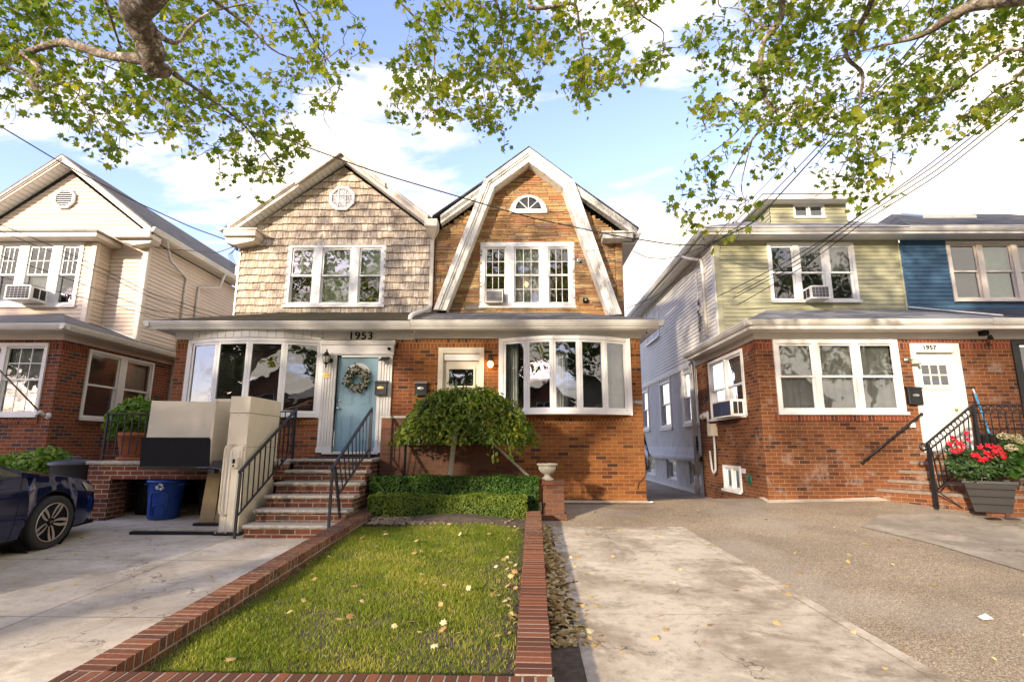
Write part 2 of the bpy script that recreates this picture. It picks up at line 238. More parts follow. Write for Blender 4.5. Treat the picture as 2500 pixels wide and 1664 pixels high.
# ------------------------------------------------------------------ mesh builder
def TF(Y0): return lambda p: (p[0], Y0-p[1], p[2])        # wall facing the street: u=x, n=out, w=z
def TR(X0): return lambda p: (X0+p[1], p[0], p[2])        # wall facing +x
def TL(X0): return lambda p: (X0-p[1], p[0], p[2])        # wall facing -x
ID = lambda p: p
ORG = {}
def col_link(o): S.collection.objects.link(o); return o
def props(o, label=None, cat=None, group=None, kind=None):
    for k, v in (('label', label), ('category', cat), ('group', group), ('kind', kind)):
        if v: o[k] = v
    return o
def root(name, loc, label, cat, group=None, rz=0):
    o = bpy.data.objects.new(name, None); col_link(o); o.location = tuple(float(c) for c in loc); o.empty_display_size = .2; o.rotation_euler[2] = rz
    ORG[o] = np.array([float(c) for c in loc]) if rz == 0 else np.zeros(3)
    return props(o, label, cat, group)
class MB:
    def __init__(s, T=ID): s.v = []; s.f = []; s.m = []; s.sm = []; s.r = []; s.T = T; s.mi = 0; s.rv = .5; s.mats = []; s.big = []
    def mat(s, m):
        if m not in s.mats: s.mats.append(m)
        s.mi = s.mats.index(m); return s
    def add(s, pts, faces, smooth=False):
        b = len(s.v)
        for p in pts: s.v.append(tuple(float(c) for c in s.T(p))); s.r.append(s.rv)
        for f in faces: s.f.append([b+i for i in f]); s.m.append(s.mi); s.sm.append(smooth)
        return s
    def quad(s, *p): return s.add(p, [tuple(range(len(p)))])
    def box(s, x0, x1, y0, y1, z0, z1, bev=0):
        if x1 < x0: x0, x1 = x1, x0
        if y1 < y0: y0, y1 = y1, y0
        if z1 < z0: z0, z1 = z1, z0
        if bev:
            b = min(bev, (x1-x0)*.45, (y1-y0)*.45, (z1-z0)*.45); pts = []
            for sx in (0, 1):
                for sy in (0, 1):
                    for sz in (0, 1):
                        X, Y, Z = (x0, x1)[sx], (y0, y1)[sy], (z0, z1)[sz]; dx, dy, dz = (b, -b)[sx], (b, -b)[sy], (b, -b)[sz]
                        pts += [(X, Y+dy, Z+dz), (X+dx, Y, Z+dz), (X+dx, Y+dy, Z)]
            I = lambda a, b_, c, k: ((a*4+b_*2+c)*3+k); F = []
            for a in (0, 1):
                F.append((I(a,0,0,0), I(a,1,0,0), I(a,1,1,0), I(a,0,1,0))); F.append((I(0,a,0,1), I(1,a,0,1), I(1,a,1,1), I(0,a,1,1))); F.append((I(0,0,a,2), I(1,0,a,2), I(1,1,a,2), I(0,1,a,2)))
                for c in (0, 1):
                    F.append((I(a,c,0,0), I(a,c,1,0), I(a,c,1,1), I(a,c,0,1))); F.append((I(a,0,c,0), I(a,1,c,0), I(a,1,c,2), I(a,0,c,2))); F.append((I(0,a,c,1), I(1,a,c,1), I(1,a,c,2), I(0,a,c,2)))
                    for d in (0, 1): F.append((I(a,c,d,0), I(a,c,d,1), I(a,c,d,2)))
            return s.add(pts, F)
        return s.add([(x0,y0,z0),(x1,y0,z0),(x1,y1,z0),(x0,y1,z0),(x0,y0,z1),(x1,y0,z1),(x1,y1,z1),(x0,y1,z1)],
                     [(0,3,2,1),(4,5,6,7),(0,1,5,4),(1,2,6,5),(2,3,7,6),(3,0,4,7)])
    def prism(s, poly, axis, a, b):
        """poly: 2D points; axis 'x','y','z' extrude a->b"""
        mk = {'x': lambda p, t: (t, p[0], p[1]), 'y': lambda p, t: (p[0], t, p[1]), 'z': lambda p, t: (p[0], p[1], t)}[axis]
        n = len(poly); pts = [mk(p, a) for p in poly]+[mk(p, b) for p in poly]
        return s.add(pts, [tuple(range(n))[::-1], tuple(range(n, 2*n))]+[(i, (i+1) % n, n+(i+1) % n, n+i) for i in range(n)])
    def tube(s, pts, r, n=8, smooth=True, cap=True):
        P = [np.array(p, float) for p in pts]; k = len(P); rr = r if hasattr(r, '__len__') else [r]*k; V = []; F = []; prev = None
        for i in range(k):
            t = P[min(i+1, k-1)]-P[max(i-1, 0)]; t = t/(np.linalg.norm(t)+1e-9)
            if prev is None: a = np.cross(t, (0, 0, 1)) if abs(t[2]) < .95 else np.cross(t, (1, 0, 0))
            else: a = prev-t*np.dot(prev, t)
            a = a/(np.linalg.norm(a)+1e-9); prev = a; b = np.cross(t, a)
            for j in range(n): th = 2*pi*j/n; V.append(tuple(P[i]+rr[i]*(cos(th)*a+sin(th)*b)))
        for i in range(k-1):
            for j in range(n): F.append((i*n+j, i*n+(j+1) % n, (i+1)*n+(j+1) % n, (i+1)*n+j))
        if cap: F.append(tuple(range(n))[::-1]); F.append(tuple((k-1)*n+j for j in range(n)))
        return s.add(V, F, smooth)
    def bar(s, a, b, w, d=None):
        """square bar from a to b"""
        d = d or w; a = np.array(a, float); b = np.array(b, float); t = b-a; t /= np.linalg.norm(t)
        x = np.cross(t, (0, 0, 1)) if abs(t[2]) < .95 else np.array([1., 0, 0]); x /= np.linalg.norm(x); y = np.cross(t, x); V = []
        for p in (a, b):
            for sx, sy in ((-1, -1), (1, -1), (1, 1), (-1, 1)): V.append(tuple(p+x*sx*w/2+y*sy*d/2))
        return s.add(V, [(0,3,2,1),(4,5,6,7),(0,1,5,4),(1,2,6,5),(2,3,7,6),(3,0,4,7)])
    def lathe(s, prof, c=(0, 0, 0), n=24, axis='z', smooth=True, sq=None):
        V = []; F = []; k = len(prof)
        for r, z in prof:
            for j in range(n):
                th = 2*pi*(j+.5)/n; a, b = r*cos(th), r*sin(th)
                V.append({'z': (c[0]+a, c[1]+b, c[2]+z), 'y': (c[0]+a, c[1]+z, c[2]+b), 'x': (c[0]+z, c[1]+a, c[2]+b)}[axis])
        for i in range(k-1):
            for j in range(n): F.append((i*n+j, i*n+(j+1) % n, (i+1)*n+(j+1) % n, (i+1)*n+j))
        return s.add(V, F, smooth)
    def ball(s, c, r, n=8, sc=(1, 1, 1)):
        pr = [(r*sin(pi*i/n)+1e-5, -r*cos(pi*i/n)) for i in range(n+1)]; V = []; F = []; m = n*2
        for a, z in pr:
            for j in range(m): th = 2*pi*j/m; V.append((c[0]+a*cos(th)*sc[0], c[1]+a*sin(th)*sc[1], c[2]+z*sc[2]))
        for i in range(n):
            for j in range(m): F.append((i*m+j, i*m+(j+1) % m, (i+1)*m+(j+1) % m, (i+1)*m+j))
        return s.add(V, F, True)
    def raw(s, V, F3, rn, m):
        """big numpy chunk: V (n,3), F (k,c) , rn (n,)"""
        s.mat(m); s.big.append((np.asarray(V, np.float32), np.asarray(F3, np.int32), np.asarray(rn, np.float32), s.mi)); return s
    def build(s, name, parent=None, mats=None, **pr):
        me = bpy.data.meshes.new(name); org = np.zeros(3); q = parent
        while q is not None:
            if q in ORG: org = ORG[q]; break
            q = q.parent
        V = np.array(s.v, np.float32).reshape(-1, 3); R = np.array(s.r, np.float32); nv = len(V)
        loops = [i for f in s.f for i in f]; tot = [len(f) for f in s.f]; mi = list(s.m); sm = list(s.sm)
        Vs, Rs, Ls, Ts, Ms, Ss = [V], [R], [np.array(loops, np.int32)], [np.array(tot, np.int32)], [np.array(mi, np.int32)], [np.array(sm, bool)]
        for bv, bf, br, bm in s.big:
            Vs.append(bv); Rs.append(br); Ls.append((bf+nv).ravel()); Ts.append(np.full(len(bf), bf.shape[1], np.int32)); Ms.append(np.full(len(bf), bm, np.int32)); Ss.append(np.zeros(len(bf), bool)); nv += len(bv)
        V = np.concatenate(Vs)-org.astype(np.float32); R = np.concatenate(Rs); Lp = np.concatenate(Ls); T = np.concatenate(Ts); M = np.concatenate(Ms); SM = np.concatenate(Ss)
        me.vertices.add(len(V)); me.vertices.foreach_set('co', V.ravel()); me.loops.add(len(Lp)); me.loops.foreach_set('vertex_index', Lp)
        st = np.concatenate([[0], np.cumsum(T)[:-1]]).astype(np.int32) if len(T) else np.zeros(0, np.int32)
        me.polygons.add(len(T)); me.polygons.foreach_set('loop_start', st); me.polygons.foreach_set('loop_total', T); me.polygons.foreach_set('material_index', M); me.polygons.foreach_set('use_smooth', SM)
        me.update(calc_edges=True); me.validate()
        for m in s.mats: me.materials.append(m)
        if len(me.vertices) == len(R): a = me.attributes.new('rnd', 'FLOAT', 'POINT'); a.data.foreach_set('value', R)
        if len(me.polygons) < 60000:
            nl = len(me.loops); vi = np.zeros(nl, np.int32); me.loops.foreach_get('vertex_index', vi); co = np.zeros(len(me.vertices)*3, np.float32); me.vertices.foreach_get('co', co); co = co.reshape(-1, 3)+org.astype(np.float32)
            nr = np.zeros(len(me.polygons)*3, np.float32); me.polygons.foreach_get('normal', nr); nr = nr.reshape(-1, 3); lt = np.zeros(len(me.polygons), np.int32); me.polygons.foreach_get('loop_total', lt)
            n = np.repeat(nr, lt, 0); u = np.stack([-n[:, 1], n[:, 0], np.zeros(nl)], 1); ln = np.linalg.norm(u, axis=1); flat = ln < .05
            u[flat] = (1, 0, 0); ln[flat] = 1; u /= ln[:, None]
            # keep the u axis pointing the same way on opposite faces
            sgn = np.where(np.abs(u[:, 0]) > np.abs(u[:, 1]), np.sign(u[:, 0]), np.sign(u[:, 1])); u *= sgn[:, None]
            v = np.cross(n, u); v *= np.where(flat, np.sign(v[:, 1]), np.sign(v[:, 2]+1e-9))[:, None]
            C = co[vi]; uv = np.stack([(C*u).sum(1), (C*v).sum(1)], 1).astype(np.float32); lay = me.uv_layers.new(name='UVMap'); lay.data.foreach_set('uv', uv.ravel())
        o = bpy.data.objects.new(name, me); col_link(o)
        if parent is not None: o.parent = parent
        return props(o, **pr)
def wall(mb, u0, u1, w0, w1, holes=(), reveal=.12):
    """flat wall in (u,n,w) with rectangular holes and reveals"""
    us = sorted({u0, u1, *[h[0] for h in holes], *[h[1] for h in holes]}); ws = sorted({w0, w1, *[h[2] for h in holes], *[h[3] for h in holes]})
    for a, b in zip(us, us[1:]):
        for c, d in zip(ws, ws[1:]):
            m, k = (a+b)/2, (c+d)/2
            if not any(h[0] < m < h[1] and h[2] < k < h[3] for h in holes): mb.quad((a, 0, c), (b, 0, c), (b, 0, d), (a, 0, d))
    for a, b, c, d in holes:
        mb.quad((a, 0, c), (a, -reveal, c), (a, -reveal, d), (a, 0, d)); mb.quad((b, 0, c), (b, 0, d), (b, -reveal, d), (b, -reveal, c))
        mb.quad((a, 0, d), (a, -reveal, d), (b, -reveal, d), (b, 0, d)); mb.quad((a, 0, c), (b, 0, c), (b, -reveal, c), (a, -reveal, c))
def bands(xl, xr, z0, z1, holes, h):
    """yields (row, rowbase, a, b, [(xa_bottom,xa_top,xb_bottom,xb_top)...])"""
    k = 0; z = z0
    while z < z1-1e-4:
        zt = min(z+h, z1); cuts = sorted({z, zt, *[q for hh in holes for q in (hh[2], hh[3]) if z < q < zt]})
        for a, b in zip(cuts, cuts[1:]):
            m = (a+b)/2; iv = [(xl(a), xl(b), xr(a), xr(b))]
            for hh in holes:
                if hh[2] < m < hh[3]:
                    nv = []
                    for p in iv:
                        if hh[1] <= min(p[0], p[1]) or hh[0] >= max(p[2], p[3]): nv.append(p); continue
                        if hh[0] > p[0]: nv.append((p[0], p[1], hh[0], hh[0]))
                        if hh[1] < p[2]: nv.append((hh[1], hh[1], p[2], p[3]))
                    iv = nv
            yield k, z, a, b, [p for p in iv if p[2]-p[0] > 1e-3 or p[3]-p[1] > 1e-3]
        k += 1; z = zt
def laps(mb, xl, xr, z0, z1, holes=(), h=.115, lap=.018):
    for k, zb, a, b, iv in bands(xl, xr, z0, z1, holes, h):
        na, nb = lap*(1-(a-zb)/h)+.001, lap*(1-(b-zb)/h)+.001
        for p in iv:
            mb.quad((p[0], na, a), (p[2], na, a), (p[3], nb, b), (p[1], nb, b))
            if a == zb: mb.quad((p[0], 0, a), (p[2], 0, a), (p[2], na, a), (p[0], na, a))
cst = lambda c: (lambda z: c)
def window(parent, T, u0, u1, w0, w1, lights=None, mull=.16, casing=.09, grid=None, lowgrid=None, fill=None, lowfill=None, style='dh', frame=VINYL, sillw=.05, head=0, rise=0, wave=True, cur=.10, mid=.5):
    fr = MB(T); fr.mat(frame); lights = lights or [1]; tot = sum(lights); n = len(lights); c = casing
    fr.box(u0, u0+c, -.09, .035, w0, w1); fr.box(u1-c, u1, -.09, .035, w0, w1); fr.box(u0+c, u1-c, -.09, .037, w1-c, w1); fr.box(u0+c, u1-c, -.09, .038, w0, w0+c*.8)
    fr.box(u0-.02, u1+.02, .036, .036+sillw, w0-.03, w0+.025)
    iw = u1-u0-2*c-(n-1)*mull; u = u0+c; boxes = []
    for i, l in enumerate(lights):
        a = u; b = u+iw*l/tot; boxes.append((a, b)); u = b
        if i < n-1: fr.box(b, b+mull, -.09, .030, w0+c*.8, w1-c); u = b+mull
    zb, zt = w0+c*.8, w1-c; zm = zb+(zt-zb)*mid; gl = []
    def sash(a, b, lo, hi, d, g):
        s = .042; fr.box(a, a+s, d-.03, d, lo, hi); fr.box(b-s, b, d-.03, d, lo, hi); fr.box(a+s, b-s, d-.03, d+.001, hi-s, hi); fr.box(a+s, b-s, d-.03, d+.001, lo, lo+s)
        if g:
            for i in range(1, g[0]): x = a+s+(b-a-2*s)*i/g[0]; fr.box(x-.008, x+.008, d-.02, d-.008, lo+s, hi-s)
            for i in range(1, g[1]): z = lo+s+(hi-lo-2*s)*i/g[1]; fr.box(a+s, b-s, d-.021, d-.009, z-.008, z+.008)
        gl.append((a+s*.5, b-s*.5, lo+s*.5, hi-s*.5, d-.015))
    for a, b in boxes:
        if style == 'dh': sash(a, b, zm-.02, zt, -.005, grid); sash(a, b, zb, zm+.02, -.037, lowgrid)
        else: sash(a, b, zb, zt, -.005, grid)
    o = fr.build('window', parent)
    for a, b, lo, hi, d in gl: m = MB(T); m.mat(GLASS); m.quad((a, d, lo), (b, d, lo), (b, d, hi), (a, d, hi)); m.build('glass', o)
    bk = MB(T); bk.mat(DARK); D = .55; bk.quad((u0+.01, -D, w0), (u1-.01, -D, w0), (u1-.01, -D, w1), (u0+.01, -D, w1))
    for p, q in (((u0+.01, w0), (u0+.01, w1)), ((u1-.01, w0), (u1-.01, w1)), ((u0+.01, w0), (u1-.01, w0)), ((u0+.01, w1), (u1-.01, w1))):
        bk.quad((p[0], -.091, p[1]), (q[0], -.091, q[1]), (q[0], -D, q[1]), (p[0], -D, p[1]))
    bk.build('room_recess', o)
    def cloth(a, b, lo, hi, m, amp=.018):
        k = MB(T); k.mat(m); q = max(8, int((b-a)/.02)) if amp else 2; V = []; F = []; ph = random.random()*6
        for i in range(q+1):
            x = a+(b-a)*i/q; y = -.13+amp*sin(x*38+ph+1.5*sin(x*9)); V += [(x, y, lo), (x, y, hi)]
        for i in range(q): F.append((2*i, 2*i+2, 2*i+3, 2*i+1))
        k.add(V, F, True); k.build('curtain' if amp else 'blind', o)
    for i, (a, b) in enumerate(boxes):
        f = fill[i] if isinstance(fill, (list, tuple)) else fill; lf = lowfill[i] if isinstance(lowfill, (list, tuple)) else lowfill
        if f: cloth(a, b, zm if isinstance(lowfill, (list, tuple)) else zb, zt, f, .018 if wave else 0)
        if lf: cloth(a, b, zb, zm-.002, lf, .018 if wave else 0)
    return o
def text(name, s, size, loc, parent, m, ext=.006, wide=1.0, **pr):
    cu = bpy.data.curves.new(name, 'FONT'); cu.body = s; cu.size = size; cu.extrude = ext; cu.align_x = 'CENTER'; cu.align_y = 'CENTER'; cu.offset = size*.012; cu.space_character = 1.12
    t = bpy.data.objects.new(name, cu); S.collection.objects.link(t); dg = bpy.context.evaluated_depsgraph_get(); me = bpy.data.meshes.new_from_object(t.evaluated_get(dg)); bpy.data.objects.remove(t)
    me.name = name; me.materials.clear(); me.materials.append(m); o = bpy.data.objects.new(name, me); col_link(o); org = ORG.get(parent, np.zeros(3)) if parent else np.zeros(3)
    q = parent
    while q is not None and q not in ORG: q = q.parent
    org = ORG[q] if q is not None else np.zeros(3)
    me.transform(Matrix.Rotation(pi/2, 4, 'X') @ Matrix.Scale(wide, 4, (1, 0, 0))); o.location = tuple(np.array(loc)-org)
    if parent is not None: o.parent = parent
    return props(o, **pr)
def gutter(parent, pts, s=.115, m=GUTTER, name='gutter'):
    """K-style gutter swept along pts (outer lip line), profile hanging below"""
    g_ = MB(); g_.mat(m)
    for a, b in zip(pts, pts[1:]):
        a = np.array(a, float); b = np.array(b, float); t = (b-a)/np.linalg.norm(b-a); o = np.cross(t, (0, 0, 1.)); o = o if np.dot(o, (0, -1, 0)) > .3 or np.dot(o, a-np.array([(-2.3 if a[0] < 3.5 and a[0] > -8 else (-12 if a[0] < -8 else 9)), 13, 0])) > 0 else -o
        prof = [(0, 0), (0, -.022), (-.012, -.026), (-.016, -.055), (-.05, -s), (-.12, -s-.002), (-.12, -.01)]
        V = [tuple(p+o*q[0]+np.array([0, 0, q[1]])) for p in (a, b) for q in prof]; k = len(prof); F = [(i, i+1, k+i+1, k+i) for i in range(k-1)]+[tuple(range(k)), tuple(range(k, 2*k))]
        g_.add(V, F)
    return g_.build(name, parent)
def gutters(parent, segs, s=.115, m=GUTTER):
    g_ = MB(); g_.mat(m)
    for a, b, o in segs:
        a = np.array(a, float); b = np.array(b, float); o = np.array(o, float)
        prof = [(0, 0), (.002, -.022), (-.012, -.026), (-.016, -.055), (-.05, -s), (-.12, -s-.002), (-.12, -.01)]
        V = [tuple(p+o*q[0]+np.array([0, 0, q[1]])) for p in (a, b) for q in prof]; k = len(prof)
        g_.add(V, [(i, i+1, k+i+1, k+i) for i in range(k-1)]+[tuple(range(k)), tuple(range(k, 2*k))])
    return g_.build('gutter', parent)
def slab(mb, pts, t=.045):
    pts = [tuple(p) for p in pts]; n = len(pts); lo = [(p[0], p[1], p[2]-t) for p in pts]
    return mb.add(pts+lo, [tuple(range(n)), tuple(range(n, 2*n))[::-1]]+[(i, (i+1) % n, n+(i+1) % n, n+i) for i in range(n)])
# ================================================================== GROUND
def sheet(name, m, pts, dz=0, label=None):
    b = MB(); b.mat(m); b.quad(*[(p[0], p[1], gz(p[1])+dz) for p in pts]); return b.build(name, kind='structure')
def gz(y):
    if y < -3: return -.18
    return SL*y if y < 11.2 else .672
def strip(name, m, x0, x1, ys, dz, n=1):
    b = MB(); b.mat(m)
    for a, c in zip(ys, ys[1:]): b.quad((x0, a, gz(a)+dz), (x1, a, gz(a)+dz), (x1, c, gz(c)+dz), (x0, c, gz(c)+dz))
    return b.build(name, kind='structure')
b = MB(); b.mat(EARTH)
for a, c in zip([-400, -14, -13.99, -4.01, -4], [-14, -13.99, -4.01, -4, -3]):
    za = -.30 if -13.995 <= a < -4.005 else -.19; zc = -.30 if -13.995 <= c < -4.005 else -.19
    if c == -14: za = zc = -.19
    b.quad((-300, a, za), (300, a, za), (300, c, zc), (-300, c, zc))
b.quad((-300, -3, -.19), (300, -3, -.19), (300, 11.2, .642), (-300, 11.2, .642)); b.quad((-300, 11.2, .642), (300, 11.2, .642), (300, 12.3, .43), (-300, 12.3, .43)); b.quad((-300, 12.3, .43), (300, 12.3, .43), (300, 600, .43), (-300, 600, .43))
b.build('ground', kind='structure')
b = MB(); b.mat(ASPH); b.quad((-60, -13.9, -.28), (60, -13.9, -.28), (60, -4.1, -.28), (-60, -4.1, -.28)); b.build('road', kind='structure')
strip('sidewalk', CONG, -60, 60, [-4, -3, -1.2], .012)
# left driveway: separate slabs with joints
b = MB(); b.mat(GAP); b.quad((-16, -1.2, gz(-1.2)-.010), (-2.3, -1.2, gz(-1.2)-.010), (-2.3, 10.9, gz(10.9)-.010), (-16, 10.9, gz(10.9)-.010)); b.build('driveway_joint_bed', kind='structure')
b = MB(); b.mat(CONC); ysl = [-1.2, 1.2, 3.1, 4.86, 6.62, 8.2, 10.9]
for i, (a, c) in enumerate(zip(ysl, ysl[1:])):
    def xb(y): return -4.25+.05*(y-3)
    g_ = .008
    for xa, xc in ((lambda y: -16, lambda y: -9.3), (lambda y: -9.3+g_, lambda y: -6.75), (lambda y: -6.75+g_, xb), (lambda y: xb(y)+g_, lambda y: -2.5 if y < 3.2 else -2.36)):
        b.quad((xa(a), a+g_, gz(a+g_)), (xc(a), a+g_, gz(a+g_)), (xc(c), c, gz(c)), (xa(c), c, gz(c)))
b.build('left_driveway', kind='structure')
# aggregate driveway on the right and the concrete pads on it
def gx(x, y): return gz(y)+.020*max(0, min(x, 12)-2.6)*min(1, max(0, (y-7.5)/3))
b = MB(); b.mat(AGG); XS = [.1, .5, 1.5, 2.6, 4, 5.5, 7, 8.5, 10, 12, 30]; YS = [-1.2, 2, 5, 7.5, 8.2, 9, 9.8, 10.5, 11.2]
for a, c in zip(YS, YS[1:]):
    for e, f in zip(XS, XS[1:]): b.quad(*[(x, y, gx(x, y)-.006) for x, y in ((e, a), (f, a), (f, c), (e, c))])
b.build('aggregate_driveway', kind='structure')
b = MB(); b.mat(CONG); b.quad((2.4, 11.05, .675), (4.9, 11.25, .675), (4.95, 12.3, .445), (2.4, 12.3, .445)); b.quad((2.4, 12.3, .445), (4.95, 12.3, .445), (4.95, 30, .50), (2.4, 30, .50)); b.build('alley', kind='structure')
b = MB(); b.mat(CONR)
ed = lambda y: 2.82-.07*(y-3.86)
for a, c in ((-1.2, 2.2), (2.2, 5.0), (5.0, 7.0), (7.0, 8.58)): b.quad((.44+.03*(a-3.8)/4, a+.006, gz(a)+.004), (ed(a)-.12, a+.006, gz(a)+.004), (ed(c)-.12, c, gz(c)+.004), (.44+.03*(c-3.8)/4, c, gz(c)+.004)); b.quad((ed(a)-.112, a+.006, gz(a)+.004), (ed(a), a+.006, gz(a)+.004), (ed(c), c, gz(c)+.004), (ed(c)-.112, c, gz(c)+.004))
b.build('concrete_path', kind='structure')
b = MB(); b.mat(CONG); pp = [atG(*q) for q in ((2100, 1288), (2290, 1330), (2520, 1400), (2640, 1330), (2500, 1268), (2330, 1262), (2150, 1262))]; pp = [p for p in pp]; b.add([(8.9, 8.3, gx(8.9, 8.3)+.004)]+[(p[0], p[1], gx(p[0], p[1])+.004) for p in pp], [(0, i+1, (i+1) % len(pp)+1) for i in range(len(pp))]); b.build('grey_concrete_pad', kind='structure')
b = MB(); b.mat(SOIL); b.quad(*[(x, y, gz(y)+.002) for x, y in ((.18, 3.3), (.47, 3.3), (.52, 8.6), (.34, 8.7))]); b.build('bare_soil_strip', kind='structure')
b = MB(); b.mat(CONC); b.quad((.74, 10.66, .655), (2.5, 10.66, .655), (2.5, 10.8, .69), (.74, 10.8, .69)); b.quad((4.72, 11.0, .74), (4.72, 10.60, gx(4.7, 10.6)-.004), (7.2, 10.60, gx(7.2, 10.6)-.004), (7.2, 10.82, gx(7.2, 10.8)+.05)); b.build('mortar_fillet', kind='structure')
# lawn soil bed
b = MB(); b.mat(SOIL); nx, ny = 24, 44; V = []; F = []
for j in range(ny+1):
    for i in range(nx+1):
        y = 3.5+6.2*j/ny; x0 = -2.62+.07*(y-3.4); x = x0+(.12+.012*(y-3.4)-x0)*i/nx; V.append((x, y, gz(y)+.05+.05*sin(i/nx*pi)+.02*sin(x*3+y*2)+.012*random.random()+(.05 if 8.25 < y < 9 else 0)))
for j in range(ny):
    for i in range(nx): a = j*(nx+1)+i; F.append((a, a+1, a+nx+2, a+nx+1))
b.add(V, F, True); b.build('lawn_soil', kind='structure')
# ================================================================== helpers for houses
def bow(parent, u0, u1, w0, w1, sag, n, Y, fill=None, frm=VINYL):
    c = (u1-u0)/2; Rr = (c*c+sag*sag)/(2*sag); th = math.asin(c/Rr); cx = (u0+u1)/2
    P = [np.array([cx+Rr*sin(-th+2*th*i/n), Y-.02-(Rr*cos(-th+2*th*i/n)-(Rr-sag))]) for i in range(n+1)]
    fr = MB(); fr.mat(frm)
    def arcpoly(off, back=0.0): return [(p[0]+(p[0]-cx)*off*.6, p[1]-off) for p in P]+[(u1+.0, Y+back), (u0-.0, Y+back)]
    fr.prism(arcpoly(.05, -.001), 'z', w0-.07, w0-.005); fr.prism(arcpoly(.03, -.001), 'z', w1-.02, w1+.05)
    gl = []
    for i in range(n):
        a, b_ = P[i], P[i+1]; d = (b_-a); Ln = np.linalg.norm(d); d /= Ln; nn = np.array([d[1], -d[0]])
        T = (lambda a, d, nn: lambda p: (a[0]+d[0]*p[0]+nn[0]*p[1], a[1]+d[1]*p[0]+nn[1]*p[1], p[2]))(a, d, nn)
        fr.T = T; m_ = .018; fr.box(.0+m_, m_+.044, -.03, .012, w0+.0, w1-.021); fr.box(Ln-m_-.044, Ln-m_, -.03, .012, w0, w1-.021); fr.box(m_+.044, Ln-m_-.044, -.03, .013, w1-.072, w1-.021); fr.box(m_+.044, Ln-m_-.044, -.03, .013, w0, w0+.06)
        gl.append((T, m_+.03, Ln-m_-.03)); fr.T = ID
    for i, p in enumerate(P): fr.tube([(p[0], p[1]+.01, w0-.004), (p[0], p[1]+.01, w1-.021)], .023, 8, False)
    fr.T = TF(Y)
    for a, b_ in ((u0-.09, u0), (u1, u1+.09)): fr.box(a, b_, -.04, .055, w0-.08, w1+.05)
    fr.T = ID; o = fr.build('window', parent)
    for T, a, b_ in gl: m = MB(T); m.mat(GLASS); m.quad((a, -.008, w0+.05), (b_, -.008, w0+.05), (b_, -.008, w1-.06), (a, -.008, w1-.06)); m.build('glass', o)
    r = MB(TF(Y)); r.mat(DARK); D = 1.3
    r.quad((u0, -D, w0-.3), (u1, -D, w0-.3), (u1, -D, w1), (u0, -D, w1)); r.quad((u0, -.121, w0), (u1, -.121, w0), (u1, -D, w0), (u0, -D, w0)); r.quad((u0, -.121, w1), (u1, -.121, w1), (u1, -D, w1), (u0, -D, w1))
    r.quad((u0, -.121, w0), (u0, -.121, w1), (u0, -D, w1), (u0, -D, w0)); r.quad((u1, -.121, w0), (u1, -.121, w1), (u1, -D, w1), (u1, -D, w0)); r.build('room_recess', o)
    return o, P
def octo(parent, cx, cz, r, Y, kind):
    f = MB(TF(Y)); f.mat(VINYL); ri = r*.80
    o = [(cx+r*cos(pi/8+i*pi/4), cz+r*sin(pi/8+i*pi/4)) for i in range(8)]; q = [(cx+ri*cos(pi/8+i*pi/4), cz+ri*sin(pi/8+i*pi/4)) for i in range(8)]
    for i in range(8):
        j = (i+1) % 8; f.add([(o[i][0], .055, o[i][1]), (o[j][0], .055, o[j][1]), (q[j][0], .06, q[j][1]), (q[i][0], .06, q[i][1]), (o[i][0], 0, o[i][1]), (o[j][0], 0, o[j][1]), (q[j][0], .01, q[j][1]), (q[i][0], .01, q[i][1])], [(0, 1, 2, 3), (0, 1, 5, 4), (3, 2, 6, 7)])
    if kind == 'vent':
        for k in range(8):
            z = cz-ri*.88+k*ri*.25; hw = min(ri*.95, ri*1.32-abs(z-cz)); f.add([(cx-hw, .028, z), (cx+hw, .028, z), (cx+hw, .048, z-.03), (cx-hw, .048, z-.03)], [(0, 1, 2, 3)])
        v = f.build('gable_vent', parent); d = MB(TF(Y)); d.mat(DARK); d.quad(*[(p[0], .0225, p[1]) for p in q]); d.build('vent_back', v); return v
    for s_ in (-.33, .33): f.box(cx+s_*ri-.008, cx+s_*ri+.008, .028, .045, cz-ri*.9, cz+ri*.9); f.box(cx-ri*.9, cx+ri*.9, .029, .044, cz+s_*ri-.008, cz+s_*ri+.008)
    v = f.build('octagon_window', parent); d = MB(TF(Y)); d.mat(LACE); d.quad(*[(p[0], .0225, p[1]) for p in q]); d.build('patterned_glass', v); return v
g = NG('etched_glass'); vo = g.n('ShaderNodeTexVoronoi', feature='DISTANCE_TO_EDGE'); g.L.new(g.pos(), vo.inputs['Vector']); vo.inputs['Scale'].default_value = 26
g.fin(g.ramp(g.rng(vo.outputs['Distance'], .05, .14), [(0, (.78, .76, .72)), (1, (.16, .15, .14))]), .2, spec=.7); LACE = g.m
